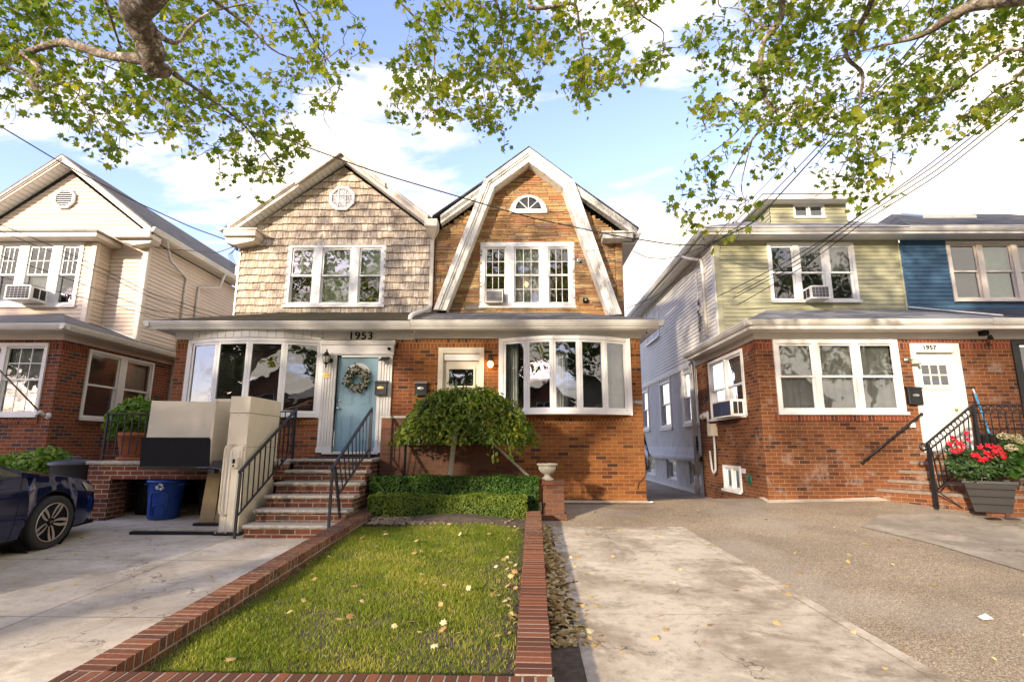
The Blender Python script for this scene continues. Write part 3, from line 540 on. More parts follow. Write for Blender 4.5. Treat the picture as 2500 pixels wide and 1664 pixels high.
def rake(parent, pts, Yf, Yw, h, m=WHITE, t=.05, crown=.055, name='rake_board', soff=VINYL, up=0.0):
    """pts: (x,z) top line; fascia board of vertical height h at Yf, soffit back to Yw, crown moulding along the top"""
    b = MB(); b.mat(m)
    for (xa, za), (xb_, zb) in zip(pts, pts[1:]):
        b.prism([(xa, za), (xb_, zb), (xb_, zb-h), (xa, za-h)], 'y', Yf, Yf+t)
        b.prism([(xa, za+up), (xb_, zb+up), (xb_, zb+up-.075), (xa, za+up-.075)], 'y', Yf-crown, Yf-.001)
        b.prism([(xa, za+up-.076), (xb_, zb+up-.076), (xb_, zb+up-.11), (xa, za+up-.11)], 'y', Yf-crown*.5, Yf-.001)
    o = b.build(name, parent); s_ = MB(); s_.mat(soff)
    for (xa, za), (xb_, zb) in zip(pts, pts[1:]):
        L_ = sqrt((xb_-xa)**2+(zb-za)**2); k = max(2, int(L_/.13))
        for i in range(k):
            f0, f1 = i/k, (i+.93)/k; p = lambda f, dz=0: (xa+(xb_-xa)*f, za+(zb-za)*f-h+.03+dz)
            a0, a1 = p(f0), p(f1); s_.add([(a0[0], Yf+t, a0[1]), (a1[0], Yf+t, a1[1]), (a1[0], Yw, a1[1]), (a0[0], Yw, a0[1])], [(0, 1, 2, 3)]); a2 = p((i+1)/k); s_.add([(a1[0], Yf+t, a1[1]+.012), (a2[0], Yf+t, a2[1]+.012), (a2[0], Yw, a2[1]+.012), (a1[0], Yw, a1[1]+.012)], [(0, 1, 2, 3)])
    s_.build('soffit', parent); return o
def line(p, q): return lambda z: p[0]+(q[0]-p[0])*(z-p[1])/(q[1]-p[1])
def soffit_strip(parent, x0, x1, y0, y1, z, m=VINYL, lines=True, name='soffit'):
    b = MB(); b.mat(m); b.box(x0, x1, y0, y1, z, z+.02)
    if lines:
        b.mat(GAP2); x = x0+.1
        while x < x1-.05: b.box(x, x+.006, y0+.01, y1-.01, z-.0015, z+.001); x += .1
    return b.build(name, parent)
GAP2 = plain('soffit_groove', (.35, .33, .29), .8)
def porch_fascia(parent, x0, x1, y=10.33, z0=4.0, z1=4.15):
    b = MB(); b.mat(GUTTER); b.box(x0, x1, y+.06, y+.09, z0, z1); b.build('fascia', parent)
# ================================================================== SHINGLE HOUSE (left half of the pair)
YL, YU = 10.8, 12.8; XA, XM, XB = -7.1, -2.17, 2.47; UA, UB = -7.07, 2.57
SH = root('shingle_house', (-4.6, YL, .65), 'semi-detached house with tan wood shingles above a mossy porch roof and a light blue door', 'house')
b = MB(TF(YL)); b.mat(BRW); wall(b, XA, XM, .45, 4.03, [(-6.72, -4.11, 2.30, 3.88), (-3.75, -2.865, 1.58, 3.545)])
b.T = TL(XA); wall(b, YL, 20, .45, 4.3); b.T = TF(YL); b.mat(BSOL)
b.quad((XA, .003, 3.68), (-6.82, .003, 3.68), (-6.82, .003, 3.88), (XA, .003, 3.88)); b.quad((-2.61, .003, 3.68), (XM, .003, 3.68), (XM, .003, 3.88), (-2.61, .003, 3.88)); b.box(-6.75, -4.0, 0, .035, 2.13, 2.245); b.build('brick_wall', SH)
ow, P = bow(SH, -6.74, -4.09, 2.34, 3.80, .30, 4, YL)
def interior_blinds(T, parent, a, b_, z0, z1, m, slat=.05):
    k = MB(T); k.mat(m); z = z0
    while z < z1: k.quad((a, 0, z), (b_, 0, z), (b_, .012, z+slat*.8), (a, .012, z+slat*.8)); z += slat
    k.build('blind', parent)
interior_blinds(TF(YL+.15), ow, -6.68, -4.15, 2.36, 3.82, plain('brown_blind', (.055, .048, .036), .8))
b = MB(); b.mat(WHITE); off = .055; arc = [(p[0], p[1]-off) for p in P]
b.prism(arc+[(-4.05, YL-.03), (-6.78, YL-.03)], 'z', 3.852, 4.019)
b.mat(GAP2)
for i in range(len(P)-1):
    for f in (0., .25, .5, .75): q = np.array(arc[i])*(1-f)+np.array(arc[i+1])*f; b.box(q[0]-.004, q[0]+.004, q[1]-.004, q[1]+.01, 3.86, 4.015)
b.mat(WHITE); b.T = TF(YL); b.box(XA-.03, -6.60, 0, .03, 3.87, 4.018); b.box(-4.2, XM, 0, .03, 3.87, 4.018); b.build('frieze_board', SH)
soffit_strip(SH, -7.42, XM, 10.36, YL, 4.02); 
b = MB(); b.mat(VINYL); b.box(-7.42, XA, YL, 14.5, 4.02, 4.04); b.build('side_soffit', SH)
porch_fascia(SH, -7.42, XM); gutters(SH, [((-7.52, 10.30, 4.16), (XM-.005, 10.30, 4.15), (0, -1, 0)), ((-7.52, 10.30, 4.16), (-7.52, 14.5, 4.16), (-1, 0, 0))])
b = MB(); b.mat(RMOSS); slab(b, [(-7.46, 10.32, 4.17), (XM, 10.32, 4.17), (XM, 12.8, 4.95), (-5.9, 12.8, 4.95)]); slab(b, [(-7.46, 10.32, 4.17), (-5.9, 12.8, 4.95), (UA, 12.8, 4.37), (UA, 14.5, 4.37), (-7.46, 14.5, 4.17)]); b.build('porch_roof', SH)
pL, pA, pR = at(625, 552, YU), at(840.5, 408.6, YU), at(1043, 560, YU)
lL = line((pL[0], pL[2]), (pA[0], pA[2])); lR = line((pR[0], pR[2]), (pA[0], pA[2]))
def shingles(mb, xl, xr, z0, z1, holes, h=.195):
    for k, zb, a, b_, iv in bands(xl, xr, z0, z1, holes, h):
        for p in iv:
            x = min(p[0], p[1]); xe = max(p[2], p[3]); cx = lambda v, lo, hi: min(max(v, lo), hi)
            while x < xe-1e-3:
                wd = random.uniform(.065, .16); x2 = min(x+wd, xe); mb.rv = random.random(); full = abs(a-zb) < 1e-6
                dr = (.020*abs(sin((x+k*.31)*pi/.62))+random.uniform(0, .007)) if full else 0
                fb, ft = 1-(a-zb)/h, 1-(b_-zb)/h; n0 = .006+.040*fb+random.uniform(0, .006); n1 = .006+.040*ft; gp = .0075
                xb0, xb1 = cx(x+gp, p[0], p[2]), cx(x2, p[0], p[2]); xt0, xt1 = cx(x+gp, p[1], p[3]), cx(x2, p[1], p[3])
                if xb1-xb0 > .002 or xt1-xt0 > .002:
                    z = a-.018+dr if full else a
                    mb.add([(xb0, n0, z), (xb1, n0, z), (xt1, n1, b_), (xt0, n1, b_), (xb0, 0, z), (xb1, 0, z), (xt0, 0, b_), (xt1, 0, b_)], [(0, 1, 2, 3), (0, 4, 5, 1), (0, 3, 6, 4), (1, 5, 7, 2)])
                x = x2
b = MB(TF(YU)); b.mat(MATS['wood_shingle_tan']); hol = [(-5.80, -3.41, 5.14, 6.70)]
Rm = .35*.78; cxo, _, czo = at(837, 487, YU); shingles(b, lambda z: max(UA, lL(z)), lambda z: min(XM, lR(z)), 4.55, pA[2], hol)
b.mat(GAP2); zE = pL[2]-(pL[0]-UA)*.62
b.quad((UA, -.10, 4.3), (-5.8, -.10, 4.3), (-5.8, -.10, 7.2), (UA, -.10, 6.9)); b.quad((-3.41, -.1, 4.3), (XM, -.1, 4.3), (XM, -.1, 7), (-3.41, -.1, 7.2)); b.quad((-5.8, -.1, 6.7), (-3.41, -.1, 6.7), (-3.41, -.1, 8), (-4.62, -.1, 8.7), (-5.8, -.1, 8))
b.build('shingle_wall', SH)
b = MB(TL(UA)); b.mat(SIDW); laps(b, cst(YU), cst(20), 4.3, 6.95, (), .11); b.T = TF(YU); b.mat(VINYL); b.box(UA-.02, UA+.02, -.02, .045, 4.4, 6.8); b.build('side_wall', SH)
window(SH, TF(YU), -5.85, -3.36, 5.10, 6.73, [1, 1.3, 1], .2, .10, None, None, [BLIND, BLIND, BLIND], [None, BLIND, None], wave=False)
octo(SH, cxo, czo, .35, YU-.03, 'glass')
oL, oA, oR = at(558, 552, 12.42), at(832.6, 366, 12.42), at(1045, 527, 12.42)
RK = [(oL[0], oL[2]), (oA[0], oA[2]), (oR[0], oR[2])]
rake(SH, RK, 12.42, YU, .22, CREAMT)
q1, q2, q3 = at(722, 441, 12.33), at(832.6, 362, 12.33), at(940, 445, 12.33)
b = MB(); b.mat(CREAMT)
for (xa, za), (xb_, zb) in (((q1[0], q1[2]), (q2[0], q2[2])), ((q2[0], q2[2]), (q3[0], q3[2]))): b.prism([(xa, za), (xb_, zb), (xb_, zb-.13), (xa, za-.13)], 'y', 12.30, 12.36)
b.build('rake_cap', SH)
b = MB(); b.mat(CREAMT); b.box(-7.32, -6.52, 12.36, YU, 6.80, 6.955); b.box(-7.36, -6.48, 12.33, YU, 6.956, 6.99); b.prism([(-7.30, 6.66), (-7.07, 6.60), (-6.60, 6.70), (-6.54, 6.799), (-7.31, 6.799)], 'y', 12.45, YU); b.build('eave_return', SH)
zr = RK[1][1]+.02
b = MB(); b.mat(RGRY); slab(b, [(-7.42, 12.47, RK[0][1]-.02), (RK[1][0], 12.47, zr), (RK[1][0], 21, zr), (-7.42, 21, RK[0][1]-.02)]); slab(b, [(RK[1][0], 12.47, zr), (XM, 12.47, RK[2][1]-.02), (XM, 21, RK[2][1]-.02), (RK[1][0], 21, zr)]); b.build('roof', SH)
gutters(SH, [((-7.50, 12.36, RK[0][1]-.03), (-7.50, 21, RK[0][1]-.03), (-1, 0, 0))], .1)
b = MB(); b.mat(GUTTER); b.box(-7.38, UA, 12.6, 21, 6.83, 6.85); b.build('eave_soffit', SH)
# leader head and downspout
b = MB(); b.mat(CREAMT); b.box(-2.34, -2.02, 12.34, 12.70, 7.02, 7.22, .01); b.add([(-2.33, 12.36, 7.019), (-2.03, 12.36, 7.019), (-2.03, 12.70, 7.019), (-2.33, 12.70, 7.019), (-2.23, 12.62, 6.80), (-2.13, 12.62, 6.80), (-2.13, 12.71, 6.80), (-2.23, 12.71, 6.80)], [(0, 1, 5, 4), (1, 2, 6, 5), (2, 3, 7, 6), (3, 0, 4, 7), (4, 5, 6, 7)])
b.box(-2.225, -2.135, 12.64, 12.72, 5.08, 6.82, .008)
b.mat(VINYL); b.tube([(-2.18, 12.68, 5.10), (-2.18, 12.60, 5.02), (-2.19, 12.3, 4.90), (-2.19, 10.55, 4.33), (-2.19, 10.44, 4.27), (-2.19, 10.40, 4.18)], .047, 8); b.build('downspout', SH)
# door surround and blue door
def door_case(parent, u0, u1, w0, w1, cw, head, Y, m=WHITE):
    b = MB(TF(Y)); b.mat(m)
    for a, c in ((u0-cw, u0), (u1, u1+cw)):
        b.box(a, c, 0, .045, w0, w1)
        for k in range(4): x = a+cw*(k+1)/5; b.box(x-.010, x+.010, .045, .062, w0+.12, w1-.02)
        b.box(a-.01, c+.01, .001, .07, w0, w0+.10)
    b.box(u0-cw-.02, u1+cw+.02, 0, .075, w1, w1+head*.72); b.box(u0-cw-.05, u1+cw+.05, 0, .11, w1+head*.72+.001, w1+head)
    b.box(u0-cw-.03, u1+cw+.03, .076, .09, w1+.02, w1+.045); 
    x = u0-cw
    while x < u1+cw: b.ball((x+.012, .112, w1+head*.86), .013, 4); x += .034
    return b.build('door_surround', parent)
door_case(SH, -3.737, -2.877, 1.585, 3.535, .285, .30, YL)
b = MB(TF(YL)); b.mat(BLUED); d0, d1, z0, z1 = -3.725, -2.885, 1.60, 3.52
fan = [((d0+d1)/2+.235*cos(pi*i/14), 3.13+.235*sin(pi*i/14)) for i in range(15)]
b.box(d0, d1, -.10, -.055, z0, z1)
for (a, c) in ((-3.60, -3.37), (-3.24, -3.01)):
    for (lo, hi) in ((1.78, 2.36), (2.52, 2.98)):
        b.box(a, c, -.055, -.048, lo, hi, .006); b.box(a+.035, c-.035, -.048, -.040, lo+.035, hi-.035, .006)
D_ = b.build('door', SH)
b = MB(TF(YL)); b.mat(WHITE); V = [(p[0], -.045, p[1]) for p in fan]; b.add([((d0+d1)/2+.265*cos(pi*i/14), -.043, 3.12+.265*sin(pi*i/14)) for i in range(15)]+[((d0+d1)/2+.21*cos(pi*i/14), -.043, 3.14+.21*sin(pi*i/14)) for i in range(15)], [(i, i+1, 16+i, 15+i) for i in range(14)]); b.box(-3.57, -3.04, -.054, -.043, 3.11, 3.14); b.build('fanlight_frame', D_)
b = MB(TF(YL)); b.mat(CURW); b.quad(*[((d0+d1)/2+.213*cos(pi*i/14), -.0465, 3.14+.213*sin(pi*i/14)) for i in range(15)]); b.build('fanlight_glass', D_)
b = MB(TF(YL)); b.mat(METAL); b.lathe([(.0, .0), (.03, 0), (.03, .015), (.0, .016)], (-3.665, -.055, 2.62), 14, 'y'); b.ball((-3.665, -.005, 2.46), .03, 6); b.lathe([(.012, -.05), (.012, 0)], (-3.665, 0, 2.46), 8, 'y'); b.build('door_knob', D_)
b = MB(TF(YL)); b.mat(BLKP); b.box(-3.75, -3.72, -.05, -.02, 2.36, 2.75); b.build('lock_plate', D_)
b = MB(TF(YL)); b.mat(GALV); b.box(-3.9, -2.78, 0, .10, 1.555, 1.584); b.build('threshold', SH)
# ================================================================== STONE HOUSE (right half)
ST = root('stone_house', (.2, YL, .65), 'semi-detached house with rough tan and orange stone upper wall under a peeling white gambrel gable', 'house')
b = MB(TF(YL)); b.mat(BR); wall(b, XM, XB, .45, 4.03, [(-.33, 2.15, 2.35, 3.88), (-1.62, -.74, 1.58, 3.66)]); b.T = TR(XB); wall(b, YL, 18, .40, 4.3); b.T = TF(YL); b.mat(BSOL)
for a, c in ((XM, -.42), (2.27, XB)): b.quad((a, .003, 3.68), (c, .003, 3.68), (c, .003, 3.88), (a, .003, 3.88)); 
b.quad((-.15, .004, 2.15), (2.27, .004, 2.15), (2.27, .004, 2.27), (-.15, .004, 2.27)); b.build('brick_wall', ST)
ow, P = bow(ST, -.33, 2.17, 2.40, 3.83, .34, 5, YL)
# drapes seen through the bow
k = MB(TF(YL)); k.mat(CURW)
for a, c in ((-.30, -.02), (.72, 1.0), (1.9, 2.12)):
    V = []; F = []
    for i in range(19): x = a+(c-a)*i/18; y = -.17+.03*sin(i*1.7); V += [(x, y, 2.40), (x, y, 3.82)]
    for i in range(18): F.append((2*i, 2*i+2, 2*i+3, 2*i+1))
    k.add(V, F, True)
k.build('drape', ow)
b = MB(TF(YL)); b.mat(WHITE); b.box(XM+.002, XB+.03, 0, .03, 3.884, 4.018); b.build('frieze_board', ST)
soffit_strip(ST, XM+.002, 2.76, 10.36, YL, 4.02, lines=False); b = MB(); b.mat(VINYL); b.box(XB, 2.76, YL, 14.5, 4.02, 4.04); b.build('side_soffit', ST)
porch_fascia(ST, XM+.002, 2.76); gutters(ST, [((XM+.003, 10.29, 4.165), (2.86, 10.29, 4.165), (0, -1, 0)), ((2.86, 10.29, 4.165), (2.86, 14.5, 4.165), (1, 0, 0))])
b = MB(); b.mat(RGRY); slab(b, [(XM+.002, 10.32, 4.175), (2.80, 10.32, 4.175), (1.3, 12.8, 4.95), (XM+.002, 12.8, 4.95)]); slab(b, [(2.80, 10.32, 4.175), (2.80, 14.5, 4.175), (UB, 14.5, 4.33), (UB, 12.8, 4.33), (1.3, 12.8, 4.95)]); b.build('porch_roof', ST)
sA = at(1289, 410, YU); sL, sR = at(1075, 560, YU), at(1500, 560, YU)
slL = line((sL[0], sL[2]), (sA[0], sA[2])); slR = line((sR[0], sR[2]), (sA[0], sA[2]))
def stones(mb, xl, xr, z0, z1, holes):
    z = z0
    while z < z1:
        h = random.choice([.032, .04, .045, .05, .06, .075, .095, .11]); x = xl(z)-random.uniform(0, .2); xe = xr(z)
        while x < xe:
            wd = random.uniform(.16, .55)*(1 if h > .05 else 1.3); x2 = x+wd; n = 1 if h < .07 or random.random() < .5 else 2
            for q in range(n):
                za, zb = z+h*q/n, z+h*(q+1)/n; a = max(x, xl(zb), xl(za)); c = min(x2, xr(zb), xr(za)); segs = [(a, c)]
                for hh in holes:
                    if hh[2] < zb and hh[3] > za:
                        ns = []
                        for p in segs:
                            if hh[1] <= p[0] or hh[0] >= p[1]: ns.append(p); continue
                            if hh[0] > p[0]: ns.append((p[0], hh[0]))
                            if hh[1] < p[1]: ns.append((hh[1], p[1]))
                        segs = ns
                for a, c in segs:
                    if c-a < .012: continue
                    mb.rv = min(1, max(0, random.random()+.12*sin(z*3+x))); d = random.uniform(.014, .045); g_ = .004; mb.box(a+g_*.6, c-g_*.6, 0, d, za+g_, zb, .010)
            x = x2
        z += h
b = MB(TF(YU)); b.mat(MATS['ledge_stone']); stones(b, lambda z: max(XM+.05, slL(z)) if z > 6.2 else XM+.05, lambda z: min(UB-.17, slR(z)) if z > 6.2 else UB-.17, 4.55, sA[2]-.02, [(-.93, 1.33, 5.12, 6.71)])
z = 4.6
while z < 6.75: h = random.uniform(.11, .19); b.rv = random.random(); b.box(UB-.165, UB+.015, -.01, .035, z+.004, z+h, .012); z += h
b.mat(MORT)
for q in (((XM, 4.3), (-.93, 4.3), (-.93, 7.6), (XM, 6.95)), ((1.33, 4.3), (UB, 4.3), (UB, 6.8), (1.33, 7.6)), ((-.93, 6.71), (1.33, 6.71), (1.33, 7.6), (sA[0], sA[2]), (-.93, 7.6)), ((-.93, 4.3), (1.33, 4.3), (1.33, 5.12), (-.93, 5.12))): b.quad(*[(p[0], .002, p[1]) for p in q])
b.build('stone_wall', ST)
b = MB(TR(UB)); b.mat(BRW); wall(b, YU+.02, 18, 4.2, 6.8); b.build('side_wall', ST)
window(ST, TF(YU), -.98, 1.38, 5.08, 6.76, [1, 1.25, 1], .2, .12, (3, 2), (3, 2), [None, CURW, None], None, sillw=.02)
# half-round window
hx, _, hz = at(1290, 523, YU); b = MB(TF(YU)); b.mat(VINYL); n = 20; ro, ri = .48, .33
arc = lambda r, y, dz=0: [(hx+r*cos(pi*i/n), y, hz+dz+r*1.02*sin(pi*i/n)) for i in range(n+1)]
V = arc(ro, 0, .0)+arc(ro, .08)+arc(ri, .08, .1)+arc(ri, 0, .1); m_ = n+1; b.add(V, [(i+k*m_, i+1+k*m_, i+1+(k+1)*m_, i+(k+1)*m_) for i in range(n) for k in range(3)])
b.box(hx-ro, hx+ro, 0, .085, hz, hz+.11)
for th in (45, 90, 135): b.bar((hx, .055, hz+.1), (hx+ri*cos(radians(th)), .055, hz+.1+ri*sin(radians(th))), .02, .02)
hw = b.build('half_round_window', ST); b = MB(TF(YU)); b.mat(CARGL); b.quad((hx-ri, .047, hz+.09), *[(p[0], .047, p[2]) for p in arc(ri, 0, .1)[::-1]], (hx+ri, .047, hz+.09)); b.build('glass', hw)
YG = 12.40
ga, gl1, gl0 = at(1291, 366, YG), at(1186, 442, YG), at(1063, 757, YG); gr1, gr0 = at(1397, 444, YG), at(1513, 768, YG)
# ordinary gable rake behind the gambrel
oL2, oR2 = at(1076, 527, 12.52), at(1555, 557, 12.52); apx = at(1291, 372, 12.52)
rake(ST, [(oL2[0], oL2[2]), (apx[0], apx[2]), (oR2[0], oR2[2])], 12.52, YU, .20, MATS['peeling_white_paint'], soff=MATS['peeling_white_paint'])
def gam(pts, w_, Y0, Y1):
    b = MB(); b.mat(MATS['peeling_white_paint']); n = len(pts); inn = []
    for i, p in enumerate(pts):
        p = np.array(p)
        def nrm(a, c): d = np.array(c)-np.array(a); d /= np.linalg.norm(d); return np.array([d[1], -d[0]])
        if i == 0: nn = nrm(pts[0], pts[1]); q = p+nn*w_/abs(nn[0])*1.0; q[1] = p[1]
        elif i == n-1: nn = nrm(pts[-2], pts[-1]); q = p+nn*w_/abs(nn[0]); q[1] = p[1]
        else: a, c = nrm(pts[i-1], pts[i]), nrm(pts[i], pts[i+1]); m = a+c; m /= np.linalg.norm(m); q = p+m*w_/np.dot(m, a)
        inn.append(tuple(q))
    for i in range(n-1):
        a, c, d, e = pts[i], pts[i+1], inn[i+1], inn[i]; b.prism([a, c, d, e], 'y', Y0, Y0+.05)
        f = lambda p, q, t: (p[0]+(q[0]-p[0])*t, p[1]+(q[1]-p[1])*t)
        b.prism([f(a, e, -.16), f(c, d, -.16), f(c, d, .30), f(a, e, .30)], 'y', Y0-.055, Y0-.001); b.prism([f(a, e, .33), f(c, d, .33), f(c, d, .48), f(a, e, .48)], 'y', Y0-.03, Y0-.001)
        b.prism([f(a, e, .86), f(c, d, .86), d, e], 'y', Y0+.051, Y1); b.prism([a, c, f(c, d, .12), f(a, e, .12)], 'y', Y0+.051, Y1)
    return b
PTS = [(gl0[0], gl0[2]), (gl1[0], gl1[2]), (ga[0], ga[2]), (gr1[0], gr1[2]), (gr0[0], gr0[2])]
gam(PTS, .255, YG, YU).build('gambrel_trim', ST)
b = MB(); b.mat(RBLK)
for (xa, za), (xc, zc) in zip(PTS[1:], PTS[2:4]): b.prism([(xa, za+.045), (xc, zc+.045), (xc, zc+.065), (xa, za+.065)], 'y', YG-.08, 12.9)
b.build('gambrel_roof_edge', ST)
b = MB(); b.mat(RBLK); ap = (apx[0], apx[2]+.03); slab(b, [(XM, 12.44, oL2[2]-.02), (ap[0], 12.44, ap[1]), (ap[0], 18, ap[1]), (XM, 18, oL2[2]-.02)]); slab(b, [(ap[0], 12.44, ap[1]), (oR2[0]+.03, 12.44, oR2[2]-.01), (oR2[0]+.03, 18, oR2[2]-.01), (ap[0], 18, ap[1])]); b.build('roof', ST)
b = MB(); b.mat(BRW); b.quad((XM, 17.99, .4), (XB, 17.99, .4), (XB, 17.99, 4.3), (XM, 17.99, 4.3)); b.quad((XM, 17.98, 4.3), (UB, 17.98, 4.3), (UB, 17.98, 6.8), (apx[0], 17.98, apx[2]-.1), (XM, 17.98, 6.9)); b.build('rear_wall', ST)
b = MB(); b.mat(MATS['peeling_white_paint']); b.box(2.06, 2.80, 12.42, YU, 6.72, 6.86, .01); b.box(2.02, 2.84, 12.38, YU, 6.861, 6.90); b.build('eave_return', ST)
b = MB(); b.mat(GUTTER); b.box(UB, 2.9, 12.62, 18, 6.66, 6.69); b.build('eave_soffit', ST); gutters(ST, [((3.0, 12.4, 6.86), (3.0, 18, 6.86), (1, 0, 0))], .13)
# cream door
b = MB(TF(YL)); b.mat(CREAMD); b.box(-1.66, -1.56, -.10, .02, 1.58, 3.66); b.box(-.82, -.72, -.10, .02, 1.58, 3.66); b.box(-1.66, -.72, -.10, .025, 3.58, 3.70); b.mat(WHITE); b.box(-1.56, -.82, -.085, -.02, 3.44, 3.58); b.build('door_frame', ST)
b = MB(TF(YL)); b.mat(CREAMD); b.box(-1.555, -.825, -.12, -.07, 1.60, 3.438)
for a, c, lo, hi in ((-1.44, -.94, 2.92, 3.26),):
    for q in ((a-.04, a, lo-.04, hi+.04), (c, c+.04, lo-.04, hi+.04), (a, c, hi, hi+.04), (a, c, lo-.04, lo)): b.box(q[0], q[1], -.071, -.045, q[2], q[3])
for a, c in ((-1.45, -1.24), (-1.14, -.93)): b.box(a, c, -.07, -.06, 1.80, 2.55, .01)
D_ = b.build('door', ST); b = MB(TF(YL)); b.mat(GLASS); b.quad((-1.44, -.055, 2.92), (-.94, -.055, 2.92), (-.94, -.055, 3.26), (-1.44, -.055, 3.26)); b.build('glass', D_)
b = MB(TF(YL)); b.mat(DARK); b.quad((-1.44, -.068, 2.92), (-.94, -.068, 2.92), (-.94, -.068, 3.26), (-1.44, -.068, 3.26)); b.build('glass_back', D_)
b = MB(TF(YL)); b.mat(BRASS); b.ball((-.90, -.03, 2.45), .028, 6); b.build('door_knob', D_)
# ================================================================== CREAM HOUSE
CH = root('cream_siding_house', (-12, YL, .65), 'house with cream vinyl siding, an octagonal gable vent and a brick porch room', 'house')
CX = -9.45; CL = -14.7
cA, cR = at(178, 425, YU), at(352, 563, YU); clR = line((cR[0], cR[2]), (cA[0], cA[2])); mid = cA[0]; clL = lambda z: 2*mid-clR(z)
BX0, BX1, YB = 2*mid+10.39, -10.39, 12.32
b = MB(TF(YU)); b.mat(SIDC); laps(b, lambda z: max(CL, clL(z)), lambda z: min(CX-.0, clR(z)), 4.1, cA[2], [(BX0, BX1, 4.1, 6.75)], .1025)
b.mat(CREAMT); b.box(CX-.09, CX+.02, -.02, .03, 4.1, 6.75); b.build('gable_wall', CH)
b = MB(TR(CX)); b.mat(SIDC); laps(b, cst(YU), cst(20), 4.1, 6.85, (), .1025); b.mat(CREAMT); b.box(YU-.02, YU+.09, .0, .031, 4.1, 6.75); b.build('side_wall', CH)
zt_, zb_ = 6.66, 5.00
wu1 = at(208, 600, YB)[0]; wu0 = 2*mid-wu1; wz1 = at(200, 592, YB)[2]; wz0 = at(185, 748, YB)[2]
b = MB(TF(YB)); b.mat(SIDC); laps(b, cst(BX0), cst(BX1), 4.4, 6.6, [(wu0+.05, wu1-.05, wz0+.05, wz1-.05)], .1025); b.mat(CREAMT); b.box(BX1-.10, BX1+.02, -.02, .03, 4.4, 6.6); b.T = TR(BX1); b.mat(SIDC); laps(b, cst(YB), cst(YU), 4.4, 6.6, (), .1025); b.mat(CREAMT); b.box(YB+.001, YB+.09, 0, .031, 4.4, 6.6); b.T = TL(BX0); b.mat(SIDC); laps(b, cst(YB), cst(YU), 4.4, 6.6, (), .1025); b.build('bay_wall', CH)
window(CH, TF(YB), wu0, wu1, wz0, wz1, [1, 1.35, 1], .24, .09, (3, 2), None, [None, None, None], [None, CURW, None], sillw=.03)
ez = at(230, 566, 11.95)[2]
b = MB(); b.mat(CREAMT); b.box(BX0-.25, BX1+.25, 11.95, YU, ez-.11, ez); b.build('bay_fascia', CH)
b = MB(); b.mat(MATS['peeling_white_paint']); b.mat(RLT); rr = ez+.26; b.add([(BX0-.28, 11.92, ez+.001), (BX1+.28, 11.92, ez+.001), (BX1+.28, YU, ez+.001), (BX0-.28, YU, ez+.001), (BX0+.25, 12.55, rr), (BX1-.30, 12.55, rr), (BX1-.3, YU, rr), (BX0+.25, YU, rr), (BX0-.28, 11.92, ez+.05), (BX1+.28, 11.92, ez+.05), (BX1+.28, YU, ez+.05), (BX0-.28, YU, ez+.05)], [(0, 1, 9, 8), (1, 2, 10, 9), (8, 9, 5, 4), (9, 10, 6, 5), (4, 5, 6, 7), (11, 8, 4, 7)]); b.build('bay_roof', CH)
vx, _, vz = at(162.6, 487, YU); octo(CH, vx, vz, .29, YU-.03, 'vent')
oA, oR = at(155, 380, 12.42), at(372, 556, 12.42); XE = oR[0]; 
RKc = [(2*oA[0]-oR[0], oR[2]), (oA[0], oA[2]), (oR[0], oR[2])]; rake(CH, RKc, 12.42, YU, .17, CREAMT)
b = MB(); b.mat(RGRY); slab(b, [(oA[0], 12.36, oA[2]+.03), (XE+.02, 12.36, oR[2]+.02), (XE+.02, 22, oR[2]+.02), (oA[0], 22, oA[2]+.03)]); slab(b, [(RKc[0][0], 12.36, oR[2]+.02), (oA[0], 12.36, oA[2]+.03), (oA[0], 22, oA[2]+.03), (RKc[0][0], 22, oR[2]+.02)]); b.build('roof', CH)
gutters(CH, [((XE+.10, 12.38, oR[2]+.01), (XE+.10, 22, oR[2]+.01), (1, 0, 0))], .12)
b = MB(); b.mat(CREAMT); ya = 12.45
b.box(CX, XE+.0, ya, 22, oR[2]-.14, oR[2]-.12); b.mat(GAP2)
while ya < 20: b.box(CX+.02, XE-.02, ya, ya+.006, oR[2]-.142, oR[2]-.13); ya += .11
b.build('eave_soffit', CH)
b = MB(); b.mat(CREAMT); b.box(CX-.62, XE+.0, 12.36, YU, oR[2]-.26, oR[2]-.05, .008); b.prism([(CX-.60, oR[2]-.262), (XE-.0, oR[2]-.262), (XE-.08, oR[2]-.36), (CX-.2, oR[2]-.42)], 'y', 12.5, YU); b.build('eave_return', CH)
b = MB(); b.mat(GALV)
pa = atX(455, 645, CX); b.tube([(CX+.35, 12.95, oR[2]-.2), (CX+.25, 13.3, 6.5), (CX+.05, pa[1], 6.35), (CX+.05, pa[1], 6.1), (CX+.05, pa[1], 4.2)], .035, 8)
pb = atX(486, 660, CX); b.tube([(XE+.02, pb[1]+.8, oR[2]-.1), (XE-.05, pb[1]+.7, 6.45), (CX+.06, pb[1], 6.25), (CX+.05, pb[1], 6.0), (CX+.05, pb[1], 4.2)], .042, 8); b.build('downspout', CH)
